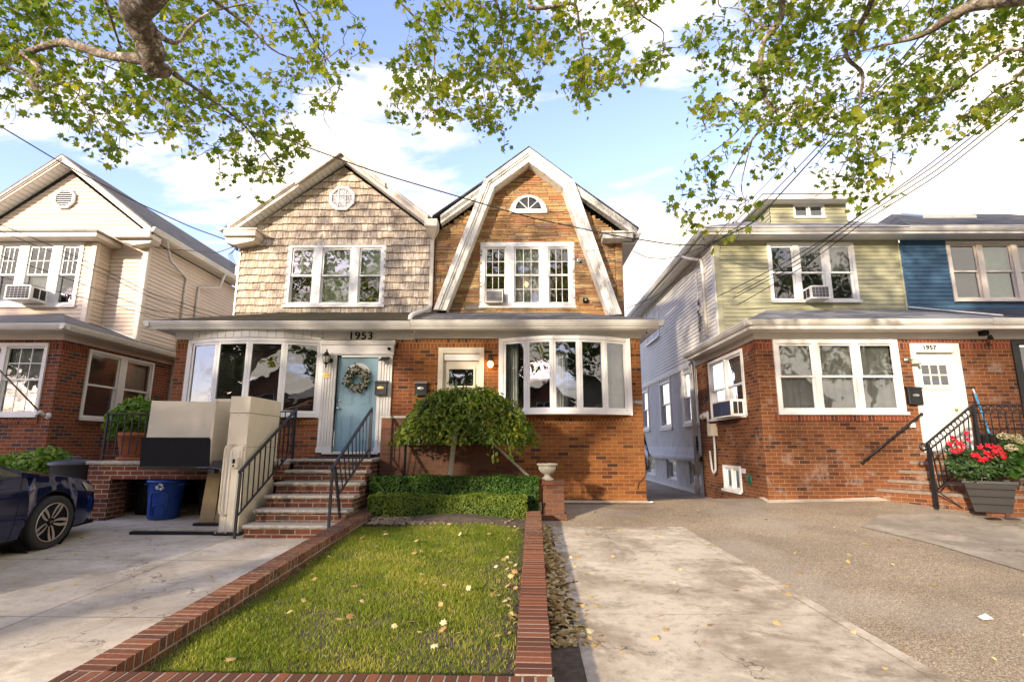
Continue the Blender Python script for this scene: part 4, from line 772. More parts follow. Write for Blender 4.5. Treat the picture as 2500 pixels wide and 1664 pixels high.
# porch room
PX = -9.5
b = MB(TF(YL)); b.mat(BCR); wx1 = at(120, 850, YL)[0]; wz0b = at(80, 1015, YL)[2]; wall(b, CL, PX, .45, 3.87, [(-13.4, wx1-.02, wz0b, 3.75)])
b.T = TR(PX); s0, s1 = atX(190, 1020, PX)[1]+.02, atX(374, 900, PX)[1]; sz0 = atX(190, 1022, PX)[2]; sz1 = 3.80; wall(b, YL, 14.6, .4, 3.87, [(s0, s1, sz0, sz1)])
b.mat(BSOLG); b.quad((YL, .003, 3.67), (s0-.02, .003, 3.67), (s0-.02, .003, 3.869), (YL, .003, 3.869)); b.box(s0-.05, s1+.05, 0, .03, sz0-.12, sz0-.035); b.T = TF(YL); b.quad((wx1, .003, 3.67), (PX, .003, 3.67), (PX, .003, 3.869), (wx1, .003, 3.869)); b.box(-13.4, wx1+.03, 0, .03, wz0b-.16, wz0b-.045)
b.build('brick_wall', CH)
window(CH, TF(YL), -13.4, wx1, wz0b, 3.80, [1, 1, 1, 1], .10, .07, (3, 2), (3, 2), [CURT, None, CURT, CURT], [CURT]*4)
window(CH, TR(PX), s0, s1, sz0, sz1, [1, 1], .22, .06, None, None, [SCREEN, CURT], [SCREEN, SCREEN], wave=False)
b = MB(); b.mat(CREAMT); b.box(CL, PX+.03, 10.77, 10.8-.001, 3.87, 4.02); b.box(PX+.001, PX+.03, 10.8, 14.6, 3.87, 4.02); b.build('frieze_board', CH)
b = MB(); b.mat(CREAMT); b.box(CL-.4, -9.16, 10.38, 10.8, 3.985, 4.005); b.box(PX, -9.16, 10.8, 14.6, 3.985, 4.005); b.box(CL-.4, -9.15, 10.36, 10.385, 3.98, 4.10); b.build('soffit', CH)
gutters(CH, [((CL-.4, 10.28, 4.11), (-9.05, 10.28, 4.11), (0, -1, 0)), ((-9.05, 10.28, 4.11), (-9.05, 14.6, 4.11), (1, 0, 0))])
b = MB(); b.mat(RGRY); slab(b, [(CL-.4, 10.30, 4.13), (-9.09, 10.30, 4.13), (-10.95, 12.3, 4.80), (-10.95, 12.85, 4.80), (CL-.4, 12.85, 4.90)]); slab(b, [(-9.09, 10.30, 4.13), (-9.09, 14.6, 4.13), (CX, 14.6, 4.26), (CX, 12.80, 4.26), (-10.3, 12.80, 4.57), (-10.95, 12.3, 4.80)]); b.mat(VINYL); b.bar((-10.38, 12.77, 4.62), (CX, 12.77, 4.285), .03, .03); b.build('porch_roof', CH)
b = MB(); b.mat(GALV); b.box(-9.47, -9.39, 14.3, 14.4, .5, 4.0); b.build('side_downspout', CH)
# ================================================================== GREEN HOUSE
GH = root('green_siding_house', (7.1, YL, .66), 'house with pale green siding, a small dormer and a brick porch room', 'house')
GX, GU, GB = 4.82, 4.87, 9.5
b = MB(TF(YL)); b.mat(BGR); wall(b, GX, GB, .45, 3.87, [(5.19, 7.66, 2.38, 3.87), (8.02, 8.80, 1.6, 3.62)])
b.T = TL(GX); ys0 = atX(1825, 1010, GX)[1]; ys1 = atX(1739, 1010, GX)[1]; yz0 = atX(1800, 1018, GX)[2]; by0, by1 = atX(1813, 1190, GX)[1], atX(1770, 1180, GX)[1]; bz0, bz1 = .74, atX(1800, 1137, GX)[2]
wall(b, YL, 14.5, .3, 3.87, [(ys0, ys1, yz0, 3.80), (by0, by1, bz0, bz1)]); b.mat(BSOLG); b.quad((YL, .003, 3.67), (ys0, .003, 3.67), (ys0, .003, 3.869), (YL, .003, 3.869)); b.box(ys0-.04, ys1+.05, 0, .03, yz0-.16, yz0-.055); b.T = TF(YL)
b.quad((GX, .003, 3.67), (5.15, .003, 3.67), (5.15, .003, 3.869), (GX, .003, 3.869)); b.quad((7.7, .003, 3.67), (GB, .003, 3.67), (GB, .003, 3.869), (7.7, .003, 3.869)); b.box(5.1, 7.72, 0, .03, 2.22, 2.34); b.build('brick_wall', GH)
window(GH, TF(YL), 5.17, 7.68, 2.37, 3.868, [1, 1, 1], .11, .085, None, None, [CURT, CURT, CURT], None)
window(GH, TL(GX), ys0, ys1, yz0, 3.80, [1, 1], .10, .07, None, None, [CURT, CURT], [SCREEN, None], wave=True)
window(GH, TL(GX), by0, by1, bz0, bz1, [1, 1], .04, .06, None, None, [SCREEN, None], None, style='fx')
b = MB(); b.mat(WHITE); b.box(GX-.03, GB, 10.77, 10.799, 3.87, 4.02); b.box(GX-.03, GX-.001, 10.8, 14.5, 3.87, 4.02); b.build('frieze_board', GH)
b = MB(); b.mat(WHITE); b.box(4.56, GB, 10.38, 10.8, 4.0, 4.02); b.box(4.56, GX, 10.8, 14.5, 4.0, 4.02); b.box(4.55, GB, 10.36, 10.385, 3.995, 4.13); b.box(4.54, 4.56, 10.385, 14.5, 3.995, 4.13); b.build('soffit', GH)
gutters(GH, [((4.45, 10.28, 4.17), (9.25, 10.28, 4.18), (0, -1, 0)), ((4.45, 10.28, 4.17), (4.45, 14.5, 4.17), (-1, 0, 0))], .10)
b = MB(); b.mat(RLT); slab(b, [(4.50, 10.30, 4.18), (9.9, 10.30, 4.18), (9.5, 12.85, 5.02), (6.1, 12.85, 5.02)]); slab(b, [(4.50, 10.30, 4.18), (6.1, 12.85, 5.02), (GU, 12.85, 4.36), (GU, 14.5, 4.36), (4.50, 14.5, 4.18)]); b.build('porch_roof', GH)
b = MB(TF(YU)); b.mat(SIDG); laps(b, cst(GU), cst(GB-.02), 4.2, 6.80, [(6.24, 8.30, 5.24, 6.69)], .1045)
for (u, v) in ((GU, GU+.13), (GB-.06, GB-.021)): b.box(u-.01, v, -.02, .032, 4.2, 6.80)
b.build('front_siding', GH)
b = MB(TL(GU)); b.mat(SIDW); laps(b, cst(YU), cst(24), 4.06, 6.85, (), .1045); b.mat(WHITE); b.box(YU-.02, YU+.1, 0, .031, 4.3, 6.8); b.box(14.5, 24, -.02, .02, 3.98, 4.06); b.build('side_siding', GH)
window(GH, TF(YU), 6.20, 8.35, 5.20, 6.73, [1, 1.05, 1], .13, .075, None, None, [SCREEN, SCREEN, CURW], [SCREEN, SCREEN, SCREEN])
wy0, wy1 = atX(1611, 820, GU)[1], atX(1582, 850, GU)[1]; window(GH, TL(GU-.012), wy0, wy1, atX(1600, 830, GU)[2], atX(1600, 735, GU)[2], [1, 1], .1, .07, None, None, [SCREEN, SCREEN])
# stucco side with three tall windows and basement windows
b = MB(TL(GU+.03)); b.mat(STUCC); hs = []; bs = []
for a, c, yb, yt in ((1708, 1671, 1028, 895), (1644, 1614, 1040, 925), (1590, 1569, 1046, 950)):
    y0, y1 = atX(a-6, yb, GU)[1], atX(c, yb, GU)[1]; hs.append((y0, y1, atX(a-12, yb, GU)[2], atX(a-8, yt, GU)[2]))
for a, c in ((1708, 1681), (1650, 1626), (1598, 1574)): y0, y1 = atX(a, 1160, GU)[1], atX(c, 1160, GU)[1]; bs.append((y0, y1, .66, 1.30))
wall(b, 14.5, 24, 1.42, 3.98, hs, .10); b.add([(14.5, 0, 1.55), (24, 0, 1.55), (24, .16, 1.40), (14.5, .16, 1.40), (24, .16, 1.32), (14.5, .16, 1.32), (14.5, 0, 1.70), (24, 0, 1.70), (14.5, .09, 1.48), (24, .09, 1.48)], [(6, 7, 9, 8), (8, 9, 2, 3), (3, 2, 4, 5)]); b.quad((14.5, 0, 1.32), (24, 0, 1.32), (24, .16, 1.32), (14.5, .16, 1.32)); b.mat(FOUND); wall(b, 14.5, 24, .3, 1.42, bs, .14)
b.mat(WHITE)
for h_ in hs: b.box(h_[0]-.10, h_[0], 0, .025, h_[2]-.05, 3.97); b.box(h_[1], h_[1]+.10, 0, .025, h_[2]-.05, 3.97); b.box(h_[0]-.12, h_[1]+.12, 0, .06, h_[2]-.12, h_[2]-.051)
b.box(14.5, 24, 0, .10, .40, .53); b.build('stucco_wall', GH)
for h_ in hs: window(GH, TL(GU+.05), *h_, [1], .1, .05, None, None, [BLIND2], [SCREEN], wave=False, sillw=.01) if False else window(GH, TL(GU+.05), *h_, [1], .1, .05, None, None, [SCREEN], [SCREEN], wave=False, sillw=.01)
for h_ in bs: window(GH, TL(GU+.12), *h_, [1], .1, .06, None, None, [SCREEN], None, style='fx', wave=False, sillw=.01)
# upper roof, dormer
b = MB(); b.mat(RLT); EX0, EY, EZ = 4.45, 12.28, 6.96; s_ = .5
slab(b, [(EX0, EY, EZ), (9.42, EY, EZ), (9.42, 16.3, EZ+2.0), (8.5, 16.3, EZ+2.0)]); slab(b, [(EX0, EY, EZ), (8.5, 16.3, EZ+2.02), (8.5, 20, EZ+2.02), (EX0, 24, EZ)]); b.build('roof', GH)
b = MB(); b.mat(WHITE); b.box(4.55, 9.5, 12.38, YU, 6.80, 6.82); b.box(4.55, GU, 12.8, 24, 6.80, 6.82); b.box(4.54, 9.5, 12.35, 12.38, 6.79, 6.93); b.box(4.53, 4.55, 12.38, 24, 6.79, 6.93); b.build('eave_soffit', GH)
gutters(GH, [((4.40, 12.27, 6.96), (9.42, 12.27, 6.965), (0, -1, 0)), ((4.40, 12.27, 6.96), (4.40, 24, 6.96), (-1, 0, 0))], .11)
DY = 13.4; da, db = at(1878, 500, DY), at(2064, 500, DY); dzb = 7.46; dzt = at(1960, 499, DY)[2]
wa, wb = at(1935, 500, DY), at(2010, 500, DY); wzb, wzt = at(1940, 531, DY)[2], dzt+.0
b = MB(TF(DY)); b.mat(SIDG); laps(b, cst(da[0]), cst(db[0]), dzb, dzt, [(wa[0], wb[0], wzb, wzt)], .11); b.T = TL(da[0]); laps(b, cst(DY), cst(15), dzb, dzt, (), .11); b.T = TR(db[0]); laps(b, cst(DY), cst(15), dzb, dzt, (), .11); b.build('dormer_wall', GH)
window(GH, TF(DY), wa[0], wb[0], wzb, wzt, [1, 1], .025, .022, None, None, [DARK, DARK], None, style='fx', sillw=.01)
x0_, x1_ = at(1866, 492, 13.1)[0], at(2082, 492, 13.1)[0]; b = MB(); b.mat(WHITE); b.box(x0_, x1_, 13.1, 15.5, dzt+.0, dzt+.03); b.box(x0_-.02, x1_+.02, 13.07, 13.11, dzt, dzt+.13); b.box(x0_-.03, x0_+.0, 13.11, 15.5, dzt, dzt+.13); b.build('dormer_fascia', GH)
b = MB(); b.mat(RLT); mxx = (x0_+x1_)/2; zz0 = dzt+.14; b.add([(x0_-.05, 13.04, zz0), (x1_+.05, 13.04, zz0), (x1_+.05, 16, zz0), (x0_-.05, 16, zz0), (x0_+.9, 14.3, zz0+.55), (x1_-.9, 14.3, zz0+.55), (x1_-.9, 16, zz0+.55), (x0_+.9, 16, zz0+.55)], [(0, 1, 5, 4), (1, 2, 6, 5), (3, 0, 4, 7), (4, 5, 6, 7), (0, 1, 2, 3)]); b.build('dormer_roof', GH)
# conduit and downpipes on the side
def XY(px, py, X): q = atX(px, py, X); return q[1], q[2]
b = MB(); b.mat(GALV)
ya_, _ = XY(1722, 1100, GX-.06); b.tube([(GX-.06, 14.62, 4.0), (GX-.06, 14.62, 1.0)], .03, 8); b.tube([(GX-.13, 14.50, 4.0), (GX-.10, 14.55, 3.6), (GX-.10, 14.55, .95)], .022, 8); b.tube([(GX-.08, 14.78, 4.0), (GX-.08, 14.78, .9)], .04, 8); b.tube([(GX-.08, 14.78, .95), (GX-.08, 14.78, .48)], .062, 10)
dy, dz_ = XY(1713, 640, GU-.06); b.tube([(4.45, dy+.5, 6.84), (4.5, dy+.4, 6.75), (GU-.06, dy+.05, 6.55), (GU-.06, dy, 6.4), (GU-.06, dy, 4.5)], .045, 8); b.tube([(GU-.04, dy+.55, 6.4), (GU-.04, dy+.55, 4.45)], .022, 6); b.build('downspout', GH)
b = MB(); b.mat(CAB)
for k in range(7):
    pts = [(GU-.07-random.uniform(0, .05), dy+.35+random.uniform(-.12, .12), 5.5-.12*k+random.uniform(-.1, .1)) for _ in range(6)]; b.tube(pts, .008, 5)
b.build('upper_wiring', GH); b = MB(); b.mat(CAB)
for k in range(6):
    pts = [(GX-.10-random.uniform(0, .05), 14.45+random.uniform(-.12, .12), 1.75+random.uniform(-.25, .25)) for _ in range(6)]; b.tube(pts, .007, 5)
b.build('wiring', GH)
# door 1957
b = MB(TF(YL)); b.mat(WHITE); b.box(7.93, 8.0235, -.10, .03, 1.62, 3.599); b.box(8.7965, 8.90, -.10, .03, 1.62, 3.599); b.box(7.93, 8.90, -.10, .035, 3.60, 3.78); b.build('door_frame', GH)
b = MB(TF(YL)); b.mat(DOORW); b.box(8.025, 8.795, -.11, -.06, 1.65, 3.597); gx0, gx1, gz0, gz1 = 8.13, 8.66, 2.93, 3.36
for i in range(4): x = gx0+(gx1-gx0)*i/3; b.box(x-.014, x+.014, -.06, -.045, gz0, gz1)
for i in range(3): z = gz0+(gz1-gz0)*i/2; b.box(gx0-.014, gx1+.014, -.06, -.044, z-.014, z+.014)
b.box(gx0-.05, gx1+.05, -.06, -.03, gz0-.07, gz0-.03)
for i in range(3): x = 8.12+i*.19; b.box(x, x+.16, -.06, -.054, 1.80, 2.80, .004)
D_ = b.build('door', GH); b = MB(TF(YL)); b.mat(GLASS); b.quad((gx0, -.050, gz0), (gx1, -.050, gz0), (gx1, -.050, gz1), (gx0, -.050, gz1)); b.build('glass', D_)
b = MB(TF(YL)); b.mat(DARK); b.quad((gx0, -.058, gz0), (gx1, -.058, gz0), (gx1, -.058, gz1), (gx0, -.058, gz1)); b.build('glass_back', D_); b = MB(TF(YL)); b.mat(BRASS); b.ball((8.70, -.02, 2.45), .028, 6); b.build('door_knob', D_)
text('house_number_1957', '1957', .125, (8.30, YL-.042, 3.69), GH, BLKP)
# ================================================================== BLUE HOUSE
BH = root('blue_siding_house', (12, YL, .66), 'house with dark blue siding, pale green blinds and a skylight, at the right edge', 'house')
b = MB(TF(YU)); b.mat(SIDB); laps(b, cst(GB+.02), cst(15), 4.2, 6.80, [(10.70, 13.1, 5.26, 6.72)], .1045); b.box(GB-.02, GB+.03, -.02, .034, 4.3, 6.72); b.build('front_siding', BH)
window(BH, TF(YU), 10.64, 13.1, 5.22, 6.76, [1, 1.1, 1], .14, .08, None, None, [SCREEN, BLGREEN, SCREEN], [SCREEN, BLGREEN, SCREEN], frame=CREAMT, wave=False) 
interior_blinds(TF(YU-.02), BH, 11.45, 12.35, 5.32, 6.66, BLGREEN, .13) if False else None
b = MB(TF(YL)); b.mat(BGR); wall(b, GB, 15, .45, 3.87, [(10.02, 11.0, 1.6, 3.80)]); b.mat(BSOLG); b.quad((GB, .003, 3.67), (9.97, .003, 3.67), (9.97, .003, 3.869), (GB, .003, 3.869)); b.build('brick_wall', BH)
b = MB(TF(YL)); b.mat(BLACK); b.box(9.97, 10.07, -.08, .03, 1.6, 3.84); b.box(10.95, 11.05, -.08, .03, 1.6, 3.84); b.box(10.07, 10.95, -.08, .03, 3.76, 3.84); b.box(10.071, 10.16, -.06, -.02, 1.6, 3.759); b.box(10.86, 10.949, -.06, -.02, 1.6, 3.759); dd = b.build('storm_door', BH); b = MB(TF(YL)); b.mat(GLASS); b.quad((10.16, -.03, 1.65), (10.86, -.03, 1.65), (10.86, -.03, 3.75), (10.16, -.03, 3.75)); b.build('glass', dd); b = MB(TF(YL)); b.mat(DARK); b.quad((10.16, -.2, 1.65), (10.86, -.2, 1.65), (10.86, -.2, 3.75), (10.16, -.2, 3.75)); b.build('door_back', dd)
b = MB(); b.mat(WHITE); b.box(GB, 15, 10.77, 10.799, 3.87, 4.02); b.build('frieze_board', BH); b = MB(); b.mat(WHITE); b.box(GB, 15, 10.38, 10.8, 4.0, 4.02); b.box(GB, 15, 10.36, 10.385, 3.995, 4.13); b.build('soffit', BH)
gutters(BH, [((9.26, 10.27, 4.19), (15, 10.27, 4.19), (0, -1, 0))], .11); gutters(BH, [((9.43, 12.26, 6.965), (15, 12.26, 6.97), (0, -1, 0))], .11)
b = MB(); b.mat(RBLK); slab(b, [(9.91, 10.30, 4.18), (15, 10.30, 4.18), (15, 12.85, 5.02), (9.51, 12.85, 5.02)]); b.mat(VINYL); b.bar((9.5, 12.75, 5.06), (10.0, 10.9, 4.40), .06, .03); b.build('porch_roof', BH)
b = MB(); b.mat(RBLK); slab(b, [(9.43, 12.28, 6.965), (15, 12.28, 6.965), (15, 15.6, 8.75), (11.5, 15.6, 8.75)]); slab(b, [(9.43, 12.28, 6.965), (11.5, 15.6, 8.76), (11.5, 22, 8.76), (9.43, 22, 6.965)]); b.build('roof', BH)
b = MB(); b.mat(WHITE); b.box(9.5, 15, 12.38, YU, 6.80, 6.82); b.box(9.5, 15, 12.35, 12.38, 6.79, 6.93); b.build('eave_soffit', BH)
def onr(x, y): return (x, y, 6.965+(y-12.28)*.5377)
b = MB(); b.mat(METAL); kk = .09
pp = [onr(11.4, 14.3), onr(12.9, 14.3), onr(12.9, 15.1), onr(11.4, 15.1)]; b.add([(*p[:2], p[2]) for p in pp]+[(*p[:2], p[2]+kk) for p in pp], [(0, 1, 5, 4), (1, 2, 6, 5), (2, 3, 7, 6), (3, 0, 4, 7)]); b.mat(CARGL); b.quad(*[(*p[:2], p[2]+kk) for p in pp]); b.build('skylight', BH)
# ================================================================== foliage tools
def tmpl(pts, fold=.18):
    """leaf template: fan of triangles round a centre, tip along +y"""
    P = [(0, .05, 0)]+[(x, y, -fold*abs(x)-.12*y*y) for x, y in pts]; n = len(pts)
    return np.array(P, np.float32), np.array([(0, i+1, (i+1) % n+1) for i in range(n)], np.int32)
PLANE = tmpl([(0, .72), (-.14, .34), (-.42, .44), (-.30, .12), (-.56, .02), (-.26, -.16), (-.16, -.36), (.16, -.36), (.26, -.16), (.56, .02), (.30, .12), (.42, .44), (.14, .34)])
OVAL = tmpl([(0, .6), (-.17, .38), (-.27, .08), (-.20, -.28), (0, -.5), (.20, -.28), (.27, .08), (.17, .38)])
TRI4 = tmpl([(0, .6), (-.3, 0), (0, -.5), (.3, 0)])
def leaves(mb, m, pos, size, tm, up=.5, droop=None, rn=None, dirs=None, axis=None):
    n = len(pos); pos = np.asarray(pos, float); size = np.broadcast_to(size, (n,)).astype(float)
    nr = RNG.normal(size=(n, 3)); nr[:, 2] += up*2.2
    if dirs is not None: nr += dirs
    nr /= np.linalg.norm(nr, axis=1)[:, None]; a = RNG.normal(size=(n, 3)) if axis is None else axis+RNG.normal(size=(n, 3))*.5
    a[:, 2] -= 0 if droop is None else droop
    a -= nr*(a*nr).sum(1)[:, None]; a /= np.linalg.norm(a, axis=1)[:, None]; b = np.cross(a, nr); T, Fc = tm
    V = pos[:, None, :]+size[:, None, None]*(T[None, :, 0, None]*b[:, None, :]+T[None, :, 1, None]*a[:, None, :]+T[None, :, 2, None]*nr[:, None, :])
    k = len(T); F = (Fc[None]+(np.arange(n)*k)[:, None, None]).reshape(-1, 3)
    if rn is None: rn = RNG.random(n)
    return mb.raw(V.reshape(-1, 3), F, np.repeat(rn, k), m)
def vnoise(p, s, seed=0):
    q = np.asarray(p)*s+seed*13.7; r = 0
    for i, (a, b_, c) in enumerate(((1.0, 1.3, .7), (2.1, -1.7, 1.9), (-3.7, 2.9, 4.1))): r = r+np.sin(q[:, 0]*a+q[:, 1]*b_+1.3*np.sin(q[:, 2]*c+i))*np.cos(q[:, 1]*c-q[:, 2]*a+i*2)/(i+1)
    return r/1.83
# ================================================================== LEFT STOOP
STP = root('brick_stoop', (-3.2, 7.75, .46), 'brick stoop with rough grey stone treads leading to the blue door and its bin shelter', 'steps')
b = MB(); b.mat(BST); fr = [7.75+.30*k for k in range(6)]; zs = [.465+.172*(k+1) for k in range(6)]; X0, X1 = -3.83, -2.52
for k in range(6): b.box(X0, X1, fr[k], fr[k+1]-.0005 if k < 5 else 10.797, .40, zs[k]-.052)
b.build('riser_brickwork', STP)
for k in range(6):
    t = MB(); t.mat(STONEC); n = 26; y0, y1 = fr[k]-.03, (fr[k+1]+.0 if k < 5 else 10.79); z0, z1 = zs[k]-.0515, zs[k]; V = []; F = []
    for i in range(n+1):
        x = X0-.025+(X1-X0+.05)*i/n; j = random.uniform(-.009, .009); V += [(x, y1, z0), (x, y0+.012+j*.6, z0+random.uniform(0, .008)), (x, y0+j-.004, z0+.026), (x, y0+.006+j*.4, z1-.004), (x, y0+.014, z1), (x, y1, z1)]
    for i in range(n):
        for q in range(5): a = i*6+q; F.append((a, a+1, a+7, a+6))
    F += [tuple(range(6)), tuple(n*6+q for q in range(6))]; t.add(V, F); t.build('tread', STP)
b = MB(); b.mat(BST); TX0 = -7.04
b.box(TX0, -3.832, 8.88, 9.10, 1.18, 1.41); b.box(TX0, -6.66, 8.881, 9.30, .45, 1.1795); b.box(TX0, TX0+.14, 9.3, 10.79, .45, 1.41); b.build('terrace_wall', STP)
b = MB(); b.mat(STONEC); n = 50; V = []; F = []
for i in range(n+1):
    x = TX0-.04+(-3.86-TX0+.0)*i/n; j = random.uniform(-.008, .008); V += [(x, 10.79, 1.4105), (x, 8.86+j, 1.4105), (x, 8.85+j, 1.435), (x, 8.855+j*.4, 1.46), (x, 8.87, 1.466), (x, 10.79, 1.466)]
for i in range(n):
    for q in range(5): a = i*6+q; F.append((a, a+1, a+7, a+6))
F += [tuple(range(6)), tuple(n*6+q for q in range(6))]; b.add(V, F); b.build('terrace_slab', STP)
m_ = MB(); m_.mat(plain('black_rubber_mat', (.03, .03, .03), .9, bump=.6, bsc=120)); m_.box(-3.72, -2.75, 9.55, 10.35, 1.498, 1.512); props(m_.build('doormat'), 'black rubber doormat on the top step below the blue door', 'doormat')
# ------------------------------------------------------------------ railings
def railing(name, label, pts_top, pts_bot, posts, n, parent_loc, rail=.035, cat='railing', twist=False):
    o = root(name, parent_loc, label, cat)
    t = MB(); t.mat(IRON)
    for a, c in zip(pts_top, pts_top[1:]): t.bar(a, c, .045, .022)
    t.ball(pts_top[0], .026, 5, (1, 1.2, 1)); t.build('handrail', o)
    if pts_bot:
        t = MB(); t.mat(IRON)
        for a, c in zip(pts_bot, pts_bot[1:]): t.bar(a, c, .03, .014)
        t.build('lower_rail', o)
    for a, c in posts: t = MB(); t.mat(IRON); t.bar(a, c, .032); t.build('post', o)
    if pts_bot:
        for (a, c), (d, e) in zip(zip(pts_top, pts_top[1:]), zip(pts_bot, pts_bot[1:])):
            for i in range(n):
                f = (i+.6)/n; p = np.array(a)*(1-f)+np.array(c)*f; q = np.array(d)*(1-f)+np.array(e)*f; t = MB(); t.mat(IRON); t.bar(q, p, .015); t.build('baluster', o)
    return o
r0, r1 = (-3.93, 7.68, 1.36), (-3.88, 9.28, 2.32)
railing('stair_railing', 'black iron stair railing beside the beige lift tower', [r0, r1], [(-3.93, 7.72, .76), (-3.88, 9.26, 1.63)], [((-3.93, 7.70, .465), (-3.93, 7.70, 1.34)), ((-3.88, 9.30, 1.49), (-3.88, 9.30, 2.36)), ((-3.90, 8.93, 1.10), (-3.90, 8.93, 1.5))], 11, (-3.9, 7.7, .46))
railing('stair_railing', 'black iron stair railing on the lawn side of the steps to the blue door', [(-2.63, 7.66, 1.40), (-2.56, 9.28, 2.34)], [(-2.63, 7.95, 1.0), (-2.56, 9.26, 1.66)], [((-2.63, 7.69, .46), (-2.63, 7.69, 1.38)), ((-2.56, 9.30, 1.49), (-2.56, 9.30, 2.38)), ((-2.60, 8.08, .65), (-2.63, 7.80, 1.42))], 10, (-2.6, 7.7, .46))
railing('terrace_railing', 'black iron railing on the terrace in front of the terracotta pot', [(-6.90, 8.95, 2.24), (-5.0, 8.95, 2.24)], [(-6.90, 8.95, 1.56), (-5.0, 8.95, 1.56)], [((-6.90, 8.95, 1.466), (-6.90, 8.95, 2.26)), ((-5.0, 8.95, 1.466), (-5.0, 8.95, 2.26))], 16, (-6, 8.95, 1.466))
railing('landing_railing', 'short black iron railing on the landing behind the lift tower', [(-3.93, 9.34, 2.30), (-4.40, 9.34, 2.30)], [(-3.93, 9.34, 1.62), (-4.40, 9.34, 1.62)], [((-4.40, 9.34, 1.49), (-4.40, 9.34, 2.30))], 5, (-4.1, 9.34, 1.49))
# ------------------------------------------------------------------ platform lift
LF = root('platform_lift', (-4.15, 8.3, .48), 'beige wheelchair platform lift with a tall tower and raised platform beside the steps', 'wheelchair lift')
b = MB(); b.mat(BEIGE); b.box(-4.29, -4.0, 7.925, 8.95, .50, 2.19, .006); b.box(-4.295, -3.995, 7.92, 8.955, 2.194, 2.44, .006); b.build('tower', LF)
b = MB(); b.mat(plain('beige_enamel_lit', (.76, .69, .53), .42, var=.05)); b.box(-4.262, -4.035, 7.905, 7.9245, .52, 1.70, .004); b.box(-4.22, -4.18, 7.895, 7.9045, .55, 1.65, .003); b.box(-4.11, -4.07, 7.895, 7.9045, .55, 1.65, .003); b.build('front_cover', LF)  # paler copy of the tower enamel: light on the front painted into the colour
b = MB(); b.mat(BLKP)
for z in (2.16, 1.73, 1.66): 
    for x in (-4.27, -4.15, -4.02): b.ball((x, 7.922, z), .006, 3)
for y, z in ((8.3, 2.17), (8.45, 2.17), (8.2, 1.72), (8.35, 1.72)): b.ball((-3.998, y, z), .006, 3)
b.mat(BEIGE); b.build('screws', LF)
b = MB(); b.mat(plain('panel_seam', (.22, .19, .13), .7)); b.box(-4.291, -3.9985, 7.9235, 8.951, 1.695, 1.699); b.build('panel_seam', LF)
b = MB(); b.mat(BEIGE); px = -4.255; b.tube([(-4.185, 7.90, 1.735), (-4.215, 7.865, 1.735), (-4.25, 7.85, 1.70), (-4.262, 7.85, 1.64), (-4.262, 7.85, .86), (-4.255, 7.85, .79), (-4.22, 7.86, .755), (-4.18, 7.90, .75)], .017, 8); b.build('grab_handle', LF)
b = MB(); b.mat(BEIGE); b.box(-4.155, -4.06, 7.84, 7.90, 1.40, 1.555, .01); cb = b.build('control_box', LF); b = MB(); b.mat(BLKP); b.box(-4.135, -4.10, 7.832, 7.8395, 1.47, 1.53); b.lathe([(.0, 0), (.014, 0), (.014, -.008), (0, -.009)], (-4.118, 7.8395, 1.435), 10, 'y'); b.build('button', cb)
b = MB(); b.mat(BLACK); b.box(-4.33, -3.95, 7.86, 8.98, .478, .50); b.box(-5.55, -4.335, 7.91, 7.99, .475, .515); b.box(-5.0, -4.335, 8.5, 8.62, .515, .55)
for x in (-4.30, -4.15, -3.98): b.mat(METAL); b.ball((x, 7.88, .508), .014, 4)
b.build('base_plate', LF)
fl, fr_ = at(347, 1067, 8.12), at(515, 1065, 8.12); fb = at(350, 1138, 8.12)
b = MB(); b.mat(BLKP); b.prism([(fl[0], fl[2]), (fr_[0]-.03, fl[2]+.0), (fr_[0], fl[2]-.03), (fr_[0]+.03, fb[2]), (fl[0]+.035, fb[2])], 'y', 8.10, 8.125); b.build('ramp_flap', LF)
b = MB(); b.mat(BLACK); b.box(fl[0]+.05, -4.30, 8.13, 8.80, fb[2]-.045, fb[2]-.005); b.mat(BEIGE); b.box(fl[0]+.04, -4.55, 8.128, 8.135, fb[2]-.004, fb[2]+.006); b.build('platform_floor', LF)
wl, wr_ = at(373, 978, 8.78), at(530, 990, 8.78)
b = MB(); b.mat(BEIGE); b.prism([(wl[0], wl[2]), (-4.72, wl[2]-.02), (-4.72, fb[2]), (wl[0]-.02, fb[2])], 'y', 8.76, 8.80); b.build('rear_panel', LF)
b = MB(); b.mat(BEIGE); b.box(-4.66, -4.62, 8.12, 8.80, fb[2], 2.42, .004); b.box(-4.66, -4.42, 8.135, 8.16, 2.38, 2.42); b.box(-4.62, -4.45, 8.70, 8.72, fb[2], 2.38); b.build('side_panel', LF)
b = MB(); b.mat(BLACK); A = at(482, 1141, 8.0); B_ = at(545, 1141, 8.0); b.tube([(A[0], 8.0, A[2]), (A[0]+.25, 8.0, A[2]), (A[0]+.36, 7.99, A[2]-.02), (A[0]+.42, 7.97, A[2]-.10), (A[0]+.44, 7.96, A[2]-.18), (A[0]+.55, 7.96, A[2]-.20)], .022, 7); b.box(A[0]+.17, A[0]+.26, 7.99, 8.10, A[2]-.08, A[2]-.01); b.box(A[0]+.40, A[0]+.47, 7.94, 8.0, A[2]-.24, A[2]-.14); b.box(-4.58, -4.30, 8.12, 8.4, A[2]+.0, A[2]+.10); b.build('gate_arm', LF)
b1 = atG(510, 1278); 
for k, (xa, xb_) in enumerate(((-4.98, -4.745), (-4.735, -4.50))): b = MB(); b.mat(PLY); b.prism([(xa, .50), (xb_, .50), (xb_+.03, 1.36), (xa+.06, 1.36)], 'y', 8.62, 8.64); b.build('skirt_board', LF)
